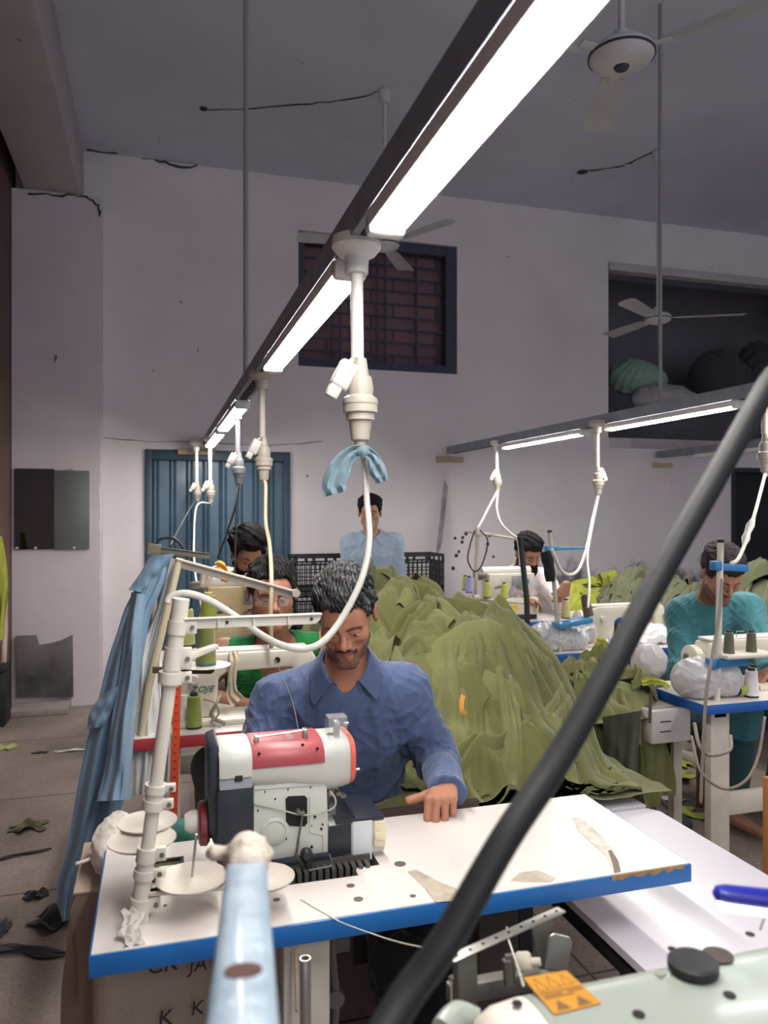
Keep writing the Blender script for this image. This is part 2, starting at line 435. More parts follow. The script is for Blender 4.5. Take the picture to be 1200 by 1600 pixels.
# back wall with its openings cut out: window 1.18-2.66 x 2.77-3.95, loft opening 4.25-7.5 x 2.23-3.92, doors
wb = MB()
def wallpiece(x0, x1, z0, z1): wb.b2(x0, x1, YW, YW + .22, z0, z1)
wallpiece(-1.2, -.09, 0, ZC); wallpiece(-.09, 1.105, 2.015, ZC); wallpiece(1.105, 1.18, 0, ZC)
wallpiece(1.18, 2.66, 0, 2.77); wallpiece(1.18, 2.66, 3.95, ZC); wallpiece(2.66, 4.25, 0, ZC)
wallpiece(4.25, 5.70, 0, 2.23); wallpiece(5.70, 6.9, 1.96, 2.23); wallpiece(6.9, 7.5, 0, 2.23)
wallpiece(4.25, 7.5, 3.92, ZC); wallpiece(7.5, 8.05, 0, ZC)
struct('wall_back', wb, m_wall)
# column and the ceiling beam it carries
cr = rnd(3)
col = MB()
zs = np.linspace(0, 3.96, 60)
jx = [-.415 + cr.uniform(-.006, .006) for _ in zs]
G = [[(-1.054, 6.6, z), (-1.054, 6.385, z), (-.9, 6.38, z), (-.6, 6.38, z), (jx[i] - .008, 6.38, z), (jx[i], 6.39, z), (-.415, 6.6, z)] for i, z in enumerate(zs)]
vs = [p for row in G for p in row]; fs = []
for i in range(len(G) - 1):
    for j in range(6): fs.append([i * 7 + j, i * 7 + j + 1, (i + 1) * 7 + j + 1, (i + 1) * 7 + j])
fs.append([(len(G) - 1) * 7 + j for j in range(7)])
col.add(vs, fs)
struct('trim_1', col, m_pil, 30)
struct('trim_2', MB().b2(-.97, -.56, -4, 6.6, 3.96, ZC, .02), m_beam)
struct('trim_3', MB().b2(-1.03, -.63, 6.12, 6.378, 0, .055, .01), M('kerb', 'a39a97', .85, var=.15, bump=.3))
# cracks: raised dark seams, thin irregular strips on the plaster
def crack(name, pts, wdt, lift, n=5, seed=1, label='thin dark crack running across the plaster'):
    g = rnd(seed); P = catmull(pts, n); mb = MB()
    for i in range(len(P)): P[i] = P[i] + Vector((g.uniform(-1, 1), 0, g.uniform(-1, 1))) * wdt * .9
    mb.tube(P, [wdt * g.uniform(.3, 1.0) for _ in range(14)], 5)
    return struct(name, mb, m_crack)
crack('trim_4', [WY(45, 301, 6.375), WY(90, 305, 6.375), WY(128, 307, 6.375), WY(150, 318, 6.375), WY(155, 338, 6.375)], .012, 0, seed=4)
crack('trim_5', [WZ(135, 232, ZC - .003) if False else WD(138, 236, 5.95), WY(190, 240, 6.59), WY(250, 252, 6.59), WY(285, 262, 6.59), WY(318, 255, 6.59)], .011, 0, seed=8)
def ceil_pt(px, py): return WD(px, py, (ZC - CAMZ - .004) * F / (800 - py))
crack('trim_6', [ceil_pt(318, 171), ceil_pt(380, 171), ceil_pt(470, 163), ceil_pt(540, 156), ceil_pt(600, 142)], .006, 0, seed=12)
crack('trim_7', [ceil_pt(908, 268), ceil_pt(960, 262), ceil_pt(990, 252), ceil_pt(1026, 234)], .008, 0, seed=14)
crack('trim_8', [WY(160, 683, 6.595), WY(230, 690, 6.595), WY(300, 690, 6.595), WY(420, 696, 6.595), WY(505, 690, 6.595)], .004, 0, seed=15)
struct('trim_9', MB().lathe([(.0, 0), (.03, .0), (.025, -.006), (0, -.006)], 9, ceil_pt(318, 170)), m_crack)
struct('trim_10', MB().lathe([(.0, 0), (.05, .0), (.03, -.006), (0, -.006)], 7, ceil_pt(910, 269)), m_crack)
struct('trim_11', MB().tube([WY(88, 556, 6.37), WY(86, 566, 6.37)], [.02, .012, .004], 7, flat=.3), m_crack)

# ---- window_1: dark brick jali behind iron bars
win = thing('window_1', None, None, (1.92, YW, 2.77)); win['kind'] = 'structure'
m_brick = bpy.data.materials.new('window brick'); m_brick.use_nodes = True
_nt = m_brick.node_tree; _b = _nt.nodes['Principled BSDF']; _b.inputs['Roughness'].default_value = .9
_t = _nt.nodes.new('ShaderNodeTexBrick'); _g = _nt.nodes.new('ShaderNodeNewGeometry'); _mp = _nt.nodes.new('ShaderNodeMapping'); _mp.inputs['Rotation'].default_value = (PI / 2, 0, 0)
_nt.links.new(_g.outputs['Position'], _mp.inputs[0]); _nt.links.new(_mp.outputs[0], _t.inputs['Vector'])
_t.inputs['Color1'].default_value = (*lin('8d6c72'), 1); _t.inputs['Color2'].default_value = (*lin('7f6872'), 1); _t.inputs['Mortar'].default_value = (*lin('5a5664'), 1)
_t.inputs['Scale'].default_value = 1; _t.inputs['Brick Width'].default_value = .42; _t.inputs['Row Height'].default_value = .118; _t.inputs['Mortar Size'].default_value = .012
_nt.links.new(_t.outputs['Color'], _b.inputs['Base Color'])
MB().b2(1.15, 2.70, YW + .2, YW + .25, 2.7, 4.0).build('brick_screen', m_brick, win)
fr = MB(); m_wf = M('window iron', '4d4d60', .7, .2)
for x0, x1, z0, z1 in ((1.18, 1.24, 2.77, 3.95), (2.56, 2.66, 2.77, 3.95), (1.24, 2.56, 3.86, 3.95), (1.24, 2.56, 2.77, 2.85)):
    fr.b2(x0, x1, YW + .03, YW + .12, z0, z1, .004)
fr.build('window_frame', m_wf, win)
br_ = MB()
for x in (1.50, 1.58, 1.92, 2.0, 2.30): br_.b2(x - .008, x + .008, YW + .1, YW + .115, 2.85, 3.86)
for k in range(8): br_.b2(1.24, 2.56, YW + .09, YW + .1, 2.92 + k * .118, 2.932 + k * .118)
br_.build('window_bars', m_wf, win)

# ---- loft opening with sacks behind
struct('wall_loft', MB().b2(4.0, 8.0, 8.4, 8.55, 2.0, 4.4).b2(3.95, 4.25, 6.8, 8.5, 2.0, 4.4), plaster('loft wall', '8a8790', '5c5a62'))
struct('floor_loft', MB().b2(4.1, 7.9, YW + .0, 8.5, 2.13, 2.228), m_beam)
struct('trim_12', MB().b2(4.25, 7.5, YW - .03, YW - .001, 3.87, 3.95, .006), m_beam)

# ---- door_1: blue corrugated steel door
dr = thing('door_1', None, None, (.5, YW, 0)); dr['kind'] = 'structure'
m_blue = M('blue door paint', '4a6478', .32, .0, var=.10, scale=3, col2='38505f', c2at=.6, bump=.12, bscale=5, coat=.3)
m_blue2 = M('blue door frame', '36495a', .5, var=.1)
fr = MB()
fr.b2(-.09, -.035, YW - .03, YW + .08, 0, 2.015, .004).b2(1.05, 1.105, YW - .03, YW + .08, 0, 2.015, .004).b2(-.035, 1.05, YW - .03, YW + .08, 1.93, 2.015, .004)
fr.build('door_frame', m_blue2, dr)
for a, b_, nm in ((-.035, .505, 'door_leaf'), (.515, 1.05, 'door_leaf')):
    mb = MB(); n = 4; wdt = (b_ - a) / n
    prof = []
    for k in range(n):
        x = a + k * wdt
        prof += [(x, YW + .03), (x + .012, YW + .012), (x + .024, YW + .03), (x + .036, YW + .03), (x + .048, YW + .012), (x + .06, YW + .03)]
    prof.append((b_, YW + .03))
    vs = []; fs = []
    for (x, y) in prof: vs += [(x, y, .01), (x, y, 1.93)]
    for k in range(len(prof) - 1): fs.append([2 * k, 2 * k + 2, 2 * k + 3, 2 * k + 1])
    mb.add(vs, fs).b2(a, b_, YW + .04, YW + .06, .01, 1.93)
    mb.build(nm, m_blue, dr, 20)
MB().b2(-.09, 1.105, YW + .09, YW + .13, 0, 2.01).build('light_stop_sheet', m_blue2, dr)  # sheet added to stop outside light showing between the leaves
# ---- door_2: dark doorway at the right
d2 = thing('door_2', None, None, (6.3, YW, 0)); d2['kind'] = 'structure'
MB().b2(5.70, 6.9, YW + .1, YW + .14, 0, 1.96).build('door_leaf', M('dark door', '1c2027', .6, var=.15), d2)
MB().b2(5.70, 5.75, YW - .02, YW + .1, 0, 1.96, .003).b2(5.75, 6.9, YW - .02, YW + .1, 1.91, 1.96, .003).build('door_frame', M('dark frame', '2b2c30', .6), d2)

# dark rubbed streak and pock marks on the wall
m_soot = M('soot streak', 'a6a2a7', .95, var=.3, scale=12)
struct('trim_13', MB().prism([(WY(694, 750, YW).x, WY(694, 750, YW).z), (WY(700, 760, YW).x, WY(700, 760, YW).z), (WY(690, 850, YW).x, WY(690, 850, YW).z), (WY(684, 868, YW).x, WY(684, 868, YW).z), (WY(681, 866, YW).x, WY(681, 866, YW).z)], YW - .002, YW, 'XZ'), m_soot)
pk = MB(); g = rnd(5)
for (x, y) in [(711, 841), (723, 840), (722, 847), (713, 868), (765, 837), (762, 850), (761, 861), (771, 870), (708, 888), (717, 862), (728, 834)]:
    p = WY(x, y, YW - .001); pk.lathe([(0, 0), (g.uniform(.008, .02), 0), (.006, -.002), (0, -.002)], 7, p, axis='Y')
struct('trim_14', pk, m_crack)
# ------------------------------------------------------------------ overhead power tracks, LED battens, drops, fans
m_track = M('galvanised track', '8b909c', .5, .35, var=.15, scale=12)
m_lampw = M('lamp housing white', 'e4e4e2', .4)
m_pipe = M('white conduit', 'e8e6e2', .4, var=.04)
m_pipe2 = M('dirty conduit', 'b9b0a4', .5, var=.1)
m_rodgrey = M('grey rod', '8f9095', .5)
m_led = bpy.data.materials.new('led diffuser'); m_led.use_nodes = True
_b = m_led.node_tree.nodes['Principled BSDF']; _b.inputs['Base Color'].default_value = (.9, .9, .9, 1)
_b.inputs['Emission Color'].default_value = (1, .955, .90, 1); _b.inputs['Emission Strength'].default_value = LAMP_STR

def along(a, b):
    a, b = Vector(a), Vector(b); d = (b - a); L_ = d.length; x = d.normalized(); z = Vector((0, 0, 1)); z = (z - x * z.dot(x)).normalized(); y = z.cross(x)
    m = Matrix((x, y, z)).transposed().to_4x4(); m.translation = a
    return m, L_
def track(a, b, label):
    T, L_ = along(a, b); t = thing('power_track', label, 'cable tray', (a[0], a[1], a[2]), 'overhead power tracks')
    mb = MB(); hh, ww = .062, .068
    # channel: top, two sides with lips, perforated underside web
    mb.box((L_ / 2, 0, hh), (L_, ww, .003), 0, T)
    for s in (-1, 1):
        mb.box((L_ / 2, s * ww / 2, hh / 2), (L_, .003, hh), 0, T)
        mb.box((L_ / 2, s * (ww / 2 - .008), 0), (L_, .016, .003), 0, T)
    mb.build('channel', m_track, t)
    ho = MB(); n = int(L_ / .08)
    for k in range(n):
        x = .04 + k * .08
        ho.box((x, 0, -.0), (.05, .03, .004), .0009, T)
    ho.build('slots', M('slot dark', '3a3b42', .8), t)['kind'] = 'stuff'
    return t
def batten(a, b, label, lit=True):
    T, L_ = along(a, b); t = thing('led_batten_lamp', label, 'lamp', a, 'LED battens under the power tracks')
    MB().box((L_ / 2, 0, .030), (L_, .06, .022), .004, T).box((L_ / 2, .0355, .024), (L_ - .03, .003, .030), .001, T).box((L_ / 2, -.0355, .024), (L_ - .03, .003, .030), .001, T).build('housing', m_lampw, t)
    mb = MB(); n = 10; prof = []
    for k in range(n + 1):
        an = PI * k / n; prof.append((math.cos(an) * .034, .022 - math.sin(an) * .024))
    vs, fs = [], []
    for x in (.03, L_ - .03):
        for (y, z) in prof: vs.append((x, y, z))
    for k in range(n): fs.append([k, k + 1, n + 1 + k + 1, n + 1 + k])
    fs.append(list(range(n + 1))); fs.append([n + 1 + k for k in range(n + 1)][::-1])
    mb.add(vs, fs, 0, T); mb.build('diffuser', m_led if lit else m_lampw, t, 60)
    for x in (.015, L_ - .015):
        MB().box((x, 0, .018), (.034, .074, .044), .010, T).build('end_cap', m_lampw, t)
    return t
ZT = 2.06
track((.41, -1.2, ZT), (.41, 6.55, ZT), 'grey perforated track running overhead above the man in the blue shirt, carrying the brightest lamps')
track((2.98, .5, ZT + .03), (2.57, 6.55, ZT - .03), 'grey overhead track over the right row of machines, with two thin glowing lamps')
track((4.82, 1.0, 2.04), (4.80, 6.55, 2.04), 'grey track furthest right in front of the dark doorway, carrying an unlit white tube')
def r1(y, z=ZT - .043): return (.41, y, z)
batten(r1(.18), r1(1.39), 'large glowing lamp at the top of the picture, nearest to the viewer')
batten(r1(1.64), r1(2.84), 'middle-sized glowing lamp on the left track, in front of the barred window')
batten(r1(3.86), r1(5.02), 'short-looking glowing lamp above the left part of the blue door, second from the wall')
batten(r1(5.18), r1(6.3), 'smallest glowing lamp on the left track, closest to the blue door')
def r2(y, dz=-.043):
    t = (y - .5) / 6.05; return (2.98 - .41 * t, y, ZT + .03 - .06 * t + dz)
batten(r2(4.47), r2(5.55), 'thin glowing lamp on the right track, the one nearer the wall')
batten(r2(3.17), r2(4.24), 'thin glowing lamp on the right track, under the loft opening with the sacks')
batten((4.81, 4.3, 1.997), (4.80, 6.0, 1.997), 'unlit white tube lamp under the furthest right track', lit=False)
# lamps of the same rows behind and beside the viewpoint (the tracks go on out of the frame)
batten(r1(-1.15), r1(-.35), 'lamp on the left track behind the viewer, out of the picture')
batten(r2(1.85), r2(3.0), 'lamp on the right track out of the picture to the right')
batten(r2(.6), r2(1.7), 'lamp on the right track out of the picture behind the viewer')

def timber(name, a, size, label):
    o = MB().box(a, size, .004).build(name, M('old wood block', 'b8a98f', .8, var=.2, scale=10), None)
    return tag(o, label, 'wood block')
p = WY(703, 716, YW - .02); timber('wood_block', (2.58, YW - .0175, p.z - .01), (.26, .033, .055), 'pale wooden block under the wall end of the right track')
p = WY(307, 706, YW - .045); timber('wood_block', (p.x, YW - .0475, p.z), (.30, .03, .05), 'pale wooden block above the blue door under the left track end')
p = WY(1035, 727, YW - .02); timber('wood_block', (p.x, YW - .0175, p.z), (.22, .033, .045), 'dark stained wooden block under the wall end of the furthest right track')

# rods that hold the tracks
def hanger(x, y, z, label, r=.011):
    o = MB().tube([(x, y, z), (x, y, ZC)], r, 10).build('hanging_rod', m_rodgrey)
    return tag(o, label, 'rod', 'rods holding the tracks')
hanger(.41, 3.72, ZT + .064, 'thin grey rod from the ceiling to the left track, left of the barred window')
hanger(2.76, 3.76, ZT + .06, 'thin grey rod from ceiling to right track, in front of the loft opening')

def plug_drop(px, top_py, D, tint, label, length=.20, plug=True, box=True, s=1.0, side=-1, ytop=None):
    """conduit hanging from the track, with the switch body and the plug connector at its foot"""
    a = WD(px, top_py, D); a.z = ZT - .01 if ytop is None else ytop
    t = thing('power_drop', label, 'power socket', a, 'power drops hanging from the tracks')
    if box: MB().lathe([(.0, .02), (.05, .02), (.052, .0), (.04, -.015), (.026, -.02), (.024, -.055), (.0, -.055)], 20, a).build('junction_box', tint, t)
    z0 = a.z - .03; z1 = z0 - length
    MB().tube([(a.x, a.y, z0), (a.x + .002, a.y, z1)], .0135 * s, 14).build('conduit', tint, t)
    c = (a.x + .008 * s, a.y, z1)
    prof = [(.0, .0), (.013, .0), (.018, -.04), (.024, -.045), (.028, -.07), (.026, -.088), (.03, -.092), (.036, -.096), (.036, -.13), (.030, -.133), (.030, -.148), (.024, -.15), (.019, -.195), (.012, -.2), (.011, -.218), (0, -.218)]
    MB().lathe([(r * s, z * s * .87) for r, z in prof], 24, c).lathe([(.0372 * s, -.088 * s), (.0378 * s, -.092 * s), (.0372 * s, -.096 * s)], 24, c, cap=False).build('plug_connector', M('connector beige', 'a59e92', .45, var=.08) if tint is not m_rodgrey else tint, t)
    T = Matrix.Translation((a.x + side * .032 * s, a.y - .008, z1 - .045 * s)) @ Matrix.Rotation(-side * R(28), 4, 'Y')
    mb = MB().box((0, 0, .008 * s), (.04 * s, .026 * s, .062 * s), .008 * s, T, seg=3).box((-.004 * s * side * -1, 0, -.032 * s), (.026 * s, .02 * s, .03 * s), .004 * s, T)
    mb.tube([(a.x, a.y, z1), (a.x + side * .012, a.y - .003, z1 - .006), (a.x + side * .024, a.y - .006, z1 - .02)], .005 * s, 8, smooth=4)
    mb.build('switch_plug', M('switch ivory', 'bfbbb3', .4), t)
    return t, Vector((c[0], c[1], z1 - .184 * s))
d1, e1 = plug_drop(557, 400, 1.60, m_pipe, 'largest and nearest hanging power socket, on a white pipe with a rag tied below', .20)
d2_, e2 = plug_drop(409, 590, 3.10, m_pipe2, 'hanging power socket on a white pipe above the man in the green vest', .22)
d3, e3 = plug_drop(371, 640, 4.10, m_rodgrey, 'dark dusty hanging power socket in front of the blue door', .20)
d4, e4 = plug_drop(328, 690, 5.8, m_pipe, 'small hanging power socket before the blue door, the right one of two close together', .28)
d5, e5 = plug_drop(307, 690, 6.2, m_pipe, 'hanging power socket at far left in front of the blue door, below the wood block', .28, s=.9)
d6, e6 = plug_drop(776, 705, 6.15, m_pipe, 'hanging power socket under the wall end of the right track, cable forking below it', .18, box=True, side=-1)
d7, e7 = plug_drop(933, 680, 4.80, m_pipe2, 'hanging power socket on the right track, right of the man in the white shirt', .24, side=1)
d8, e8 = plug_drop(1194, 640, 3.45, m_pipe2, 'hanging power socket at the right edge of the picture', .17, side=1)

# fans
m_fan = M('fan enamel', 'c9c8cc', .35, var=.06); m_fanb = M('fan blade', 'b9b9bf', .4, var=.08); m_fand = M('fan dark ring', '33343c', .5)
def fan(x, y, z, ang, label, r=.60, dome=.105):
    t = thing('ceiling_fan', label, 'fan', (x, y, z), 'white three-blade ceiling fans')
    MB().tube([(x, y, z + .09), (x, y, ZC - .10)], .012, 12).build('downrod', m_fan, t)
    MB().lathe([(0, 0), (.035, 0), (.045, -.02), (.032, -.1), (0, -.1)], 20, (x, y, ZC)).build('canopy', m_fan, t)
    MB().lathe([(0, .10), (.03, .10), (.034, .05), (dome * .8, .045), (dome, .02), (dome, .012), (0, .012)], 32, (x, y, z)).build('motor', m_fan, t)
    MB().lathe([(dome * .6, .012), (dome * 1.01, .012), (dome * 1.01, .004), (dome * .6, .004)], 32, (x, y, z)).build('ring', m_fand, t)
    MB().lathe([(0, .004), (dome * .97, .004), (dome * .9, -.010), (dome * .6, -.026), (dome * .26, -.032), (0, -.032)], 32, (x, y, z)).build('cover', m_fan, t)
    MB().lathe([(0, -.031), (dome * .24, -.031), (dome * .2, -.040), (0, -.040)], 20, (x, y, z)).build('cap', m_fand if dome > .11 else m_fan, t)
    for k in range(3):
        a = ang + k * 2 * PI / 3
        T = Matrix.Translation((x, y, z + .014)) @ Matrix.Rotation(a, 4, 'Z') @ Matrix.Rotation(R(9), 4, 'X')
        G = []
        for i in range(12):
            u = i / 11; rr = dome * .8 + .06 + u * (r - dome * .8 - .06); hw = .052 + .018 * u if u > .05 else .04
            if u > .95: hw *= .8
            G.append([tuple(T @ Vector((rr, v * hw, .006 * (1 - v * v)))) for v in (-1, -.5, 0, .5, 1)])
        b = MB().sheet(G, .003).build('blade', m_fanb, t)
        MB().box((dome * .8 + .03, 0, 0), (.12, .035, .005), .002, T).build('blade_bracket', m_fan, b)
    return t
f1 = WD(601, 385, 5.27); fan(f1.x, f1.y, f1.z, R(74) - TH, 'ceiling fan in front of the barred window, half hidden behind the lamps')
f2 = WD(1028, 500, 6.16); fan(f2.x, f2.y, f2.z, R(-10) - TH, 'ceiling fan on a long rod in front of the loft opening', .66)
f3 = WD(971, 92, 2.94); fan(f3.x, f3.y, f3.z, R(-36) - TH, 'nearest ceiling fan at the top right, seen from below with a round white cover', .60, .125)
# ------------------------------------------------------------------ sewing tables and benches
m_top = M('white laminate', 'e3dcd6', .28, var=.05, scale=3, col2='c4bbb3', c2at=.72, c2w=.08, c2scale=5, coat=.15)
m_topg = M('grey laminate', 'cfcbc6', .4, var=.07, scale=4)
m_edge = M('blue edge band', '1f6cb5', .35, var=.06)
m_edge2 = M('deep blue edge band', '1d57a8', .4, var=.06)
m_red = M('red edge band', 'b03a42', .45, var=.08)
m_leg = M('cream steel', 'c9c3b6', .5, var=.12, scale=9, col2='8f877c', c2at=.7)
m_legb = M('dark wood', '4a332b', .7, var=.2)
m_hole = M('hole black', '1d1c1c', .9)
m_steel = M('bright steel', 'b8b6b0', .3, .85)
m_steeld = M('dull steel', '77746f', .5, .6, var=.15)
m_white = M('white plastic', 'd9d6cf', .4, var=.05)
m_cream = M('cream enamel', 'd6cfbe', .35, var=.07, scale=7)
m_black = M('black plastic', '1d2026', .45, var=.1)
m_rub = M('black rubber', '17181b', .55, var=.1)

def table(X0, X1, Y0, Y1, z, edge, label, top=None, hole=None, th=.038, motor=True, front_leg=(.12, .12), leg_mat=None):
    t = thing('sewing_table', label, 'table', ((X0 + X1) / 2, (Y0 + Y1) / 2, 0))
    top = top or m_top; e = .004
    mb = MB()
    if hole:
        hx0, hx1, hy0, hy1, sx, sy = hole
        mb.b2(X0 + e, X1 - e, Y0 + e, hy0, z - th, z); mb.b2(X0 + e, hx0, hy0, hy1, z - th, z)
        mb.b2(hx1, X1 - e, hy0, hy1, z - th, z); mb.b2(X0 + e, X1 - e, hy1, Y1 - e, z - th, z); mb.b2(sx, hx1, hy0, sy, z - th, z)
    else: mb.b2(X0 + e, X1 - e, Y0 + e, Y1 - e, z - th, z)
    mb.build('tabletop', top, t)
    eb = MB()
    eb.b2(X0, X1, Y0, Y0 + e, z - th - .001, z - .0015, .0015).b2(X0, X1, Y1 - e, Y1, z - th - .001, z - .0015, .0015)
    eb.b2(X0, X0 + e, Y0 + e, Y1 - e, z - th - .001, z - .0015, .0015).b2(X1 - e, X1, Y0 + e, Y1 - e, z - th - .001, z - .0015, .0015)
    eb.build('edge_band', edge, t)
    for x in (X0 + front_leg[0], X1 - front_leg[1]):
        lg = MB(); yc = (Y0 + Y1) / 2
        lg.b2(x - .045, x + .045, Y0 + .06, Y0 + .10, .05, z - th - .005, .004)
        lg.b2(x - .03, x + .03, Y0 + .06, Y1 - .02, z - th - .035, z - th - .001, .003)
        lg.b2(x - .035, x + .035, Y0 + .02, Y1 - .0, .0, .05, .008)
        lg.b2(x - .022, x + .022, Y1 - .10, Y1 - .06, .05, z - th - .005, .004)
        lg.build('leg', leg_mat if x > X0 + front_leg[0] + .01 and leg_mat else m_leg, t)
    MB().b2(X0 + front_leg[0] + .046, X1 - front_leg[1] - .046, Y0 + .065, Y0 + .09, .28, .37, .003).build('crossbar', m_leg, t)
    return t
T1 = table(-.11, 1.095, 1.385, 1.81, .75, m_edge, 'white foreground sewing table with a bright blue edge, under the red and white machine', hole=(.20, .455, 1.535, 1.74, .40, 1.568), front_leg=(.385, .42), leg_mat=M('darkened leg', '2d2522', .7))  # right leg coloured dark to sink into the dark under the table
# chipped edge, holes and tape on the near table
ch = MB(); g = rnd(9)
xs = np.linspace(.90, 1.075, 15)
poly = [(x, .7498) for x in xs] + [(x, .7498 - g.uniform(.004, .014)) for x in xs[::-1]]
ch.prism(poly, 1.3835, 1.386, 'XZ'); ch.build('chipped_edge', M('raw chipboard', 'a7855c', .9, var=.2, scale=60), T1)
for k, (px, py, r_) in enumerate([(625, 1350, .012), (548, 1384, .008), (560, 1405, .009), (645, 1400, .006), (390, 1394, .008), (432, 1406, .007), (258, 1415, .004)]):
    p = WZ(px, py, .7502); MB().lathe([(0, 0), (r_, 0), (r_ * 1.05, .0006), (r_ * .9, .0008), (0, .0004)], 18, p).build('screw_hole', M('screw hole grey', '6e6a64', .6, .3), T1)
m_tape = M('old clear tape', 'cabfae', .25, var=.2, scale=30, alpha=.75)
def patch(pix, z, name, parent, mat, th=.0007):
    pts = [WZ(x, y, z) for x, y in pix]
    return MB().prism([(p.x, p.y) for p in pts], z, z + th, 'XY').build(name, mat, parent)
patch([(637, 1362), (650, 1359), (690, 1380), (712, 1388), (722, 1398), (716, 1407), (680, 1410), (664, 1388)], .7503, 'tape_scrap', T1, m_tape)
patch([(798, 1376), (812, 1364), (840, 1360), (868, 1372), (862, 1378), (820, 1378)], .7503, 'tape_scrap', T1, m_tape)
patch([(893, 1278), (905, 1276), (940, 1306), (962, 1330), (968, 1362), (958, 1362), (948, 1338), (925, 1318), (905, 1300)], .7503, 'peeled_patch', T1, M('peeled laminate', 'd9cfc4', .6, var=.2, scale=40))
patch([(950, 1330), (955, 1328), (966, 1345), (970, 1362), (960, 1364), (957, 1350)], .7505, 'peeled_patch', T1, M('chip dark', '7d7267', .8))
T2 = table(-.09, .72, 2.52, 2.95, .79, m_red, 'grey-topped sewing table with a red edge, behind the man in the blue shirt', top=m_topg)
T3 = table(-.10, .95, 3.62, 4.04, .80, m_edge2, 'sewing table in front of the blue door, used by the bearded man', top=m_topg)
T4 = table(2.04, 3.24, 2.50, 2.92, .75, m_edge2, 'blue-edged sewing table nearest in the right row, with the white bag at its corner')
T5 = table(2.01, 3.22, 3.63, 4.05, .75, m_edge2, 'blue-edged sewing table with clear plastic bag and lockstitch head, second in the right row')
T6 = table(2.03, 3.20, 4.76, 5.18, .75, m_edge2, 'blue-edged sewing table of the man in the white shirt, nearest the wall')

m_board = M('lilac white board', 'd9d5de', .3, var=.03, scale=2, coat=.2)
def bench(X0, X1, Y0, Y1, z, label, cham=0):
    t = thing('collecting_bench', label, 'bench', ((X0 + X1) / 2, (Y0 + Y1) / 2, 0), 'white boarded benches between the rows')
    poly = [(X0, Y0), (X1, Y0), (X1, Y1 - cham), (X1 - cham * .7, Y1), (X0, Y1)] if cham else [(X0, Y0), (X1, Y0), (X1, Y1), (X0, Y1)]
    MB().prism(poly, z - .018, z, 'XY').build('board', m_board, t)
    for x in (X0 + .03, X1 - .03):
        for y in (Y0 + .04, Y1 - .12):
            MB().b2(x - .02, x + .02, y - .02, y + .02, 0, z - .019, .002).build('leg', M('bench leg dark', '1f1e20', .7), t)
    MB().b2(X0 + .005, X0 + .03, Y0, Y1 - .1, z - .06, z - .019, .002).build('rail', M('bench leg dark', '1f1e20', .7), t)
    return t
bench(.90, 1.42, .88, 1.965, .62, 'white board bench beside the near blue-edged table, running to the lower right', .03)
bench(.88, 1.40, 1.975, 3.60, .625, 'white board bench carrying the olive heap of garments')

# ------------------------------------------------------------------ overlock machine on the near table
m_ow = M('overlock white', 'c3c4bd', .38, var=.04, scale=9)
m_ored = M('overlock red', 'a9474e', .4, var=.05)
m_ored2 = M('overlock orange red', 'e0644f', .35)
m_odk = M('overlock navy black', '232833', .4, var=.12)
m_ogr = M('overlock grey', '8d929b', .4, var=.08)
m_clear = M('clear acrylic', 'e8ecec', .08, alpha=.16, spec=.8)
m_obe = M('overlock beige', 'e0d4b4', .5)
m_fin = M('fin grey', '55544f', .6, .2, var=.15)
YB = 1.60
def q(px, py, Y=YB):
    p = WY(px, py, Y); return p.x, p.z
def qpoly(pts, Y): return [q(x, y, Y) for x, y in pts]
OV = thing('overlock_machine', 'white overlock sewing machine with red top cover on the foreground table', 'sewing machine', (.28, 1.68, .75))
# arm: rounded barrel lying along the table, ends in the needle head at the right
x0, _ = q(342, 1200); x1, _ = q(549, 1200)
def arm_ring(x, gy=0, s=1.0, zb=.905, zt=1.012):
    zc = (zb + zt) / 2; hz = (zt - zb) / 2 * s; yc = 1.665; hy = .075 * s; out = []
    for k in range(28):
        a = 2 * PI * k / 28; c, s_ = math.cos(a), math.sin(a); e = .55 if s_ > 0 else .8
        out.append(Vector((x, yc + hy * math.copysign(abs(c) ** e, c), zc + hz * math.copysign(abs(s_) ** e, s_))))
    return out
def loft(rings, name, mat, parent, sharp=40, mi=0):
    mb = MB(); n = len(rings[0]); vs = [p for r_ in rings for p in r_]; fs = []
    for i in range(len(rings) - 1):
        for k in range(n): fs.append([i * n + k, (i + 1) * n + k, (i + 1) * n + (k + 1) % n, i * n + (k + 1) % n])
    fs.append(list(range(n))); fs.append([(len(rings) - 1) * n + k for k in range(n)][::-1])
    return mb.add(vs, fs).build(name, mat, parent, sharp)
loft([arm_ring(x0, s=.97, zb=.922), arm_ring(x0 + .004, zb=.92), arm_ring(x0 + .14, zb=.915), arm_ring(x1 - .05, zb=.895), arm_ring(x1 - .012, zb=.90), arm_ring(x1, s=.95, zb=.90)], 'arm', m_ow, OV)
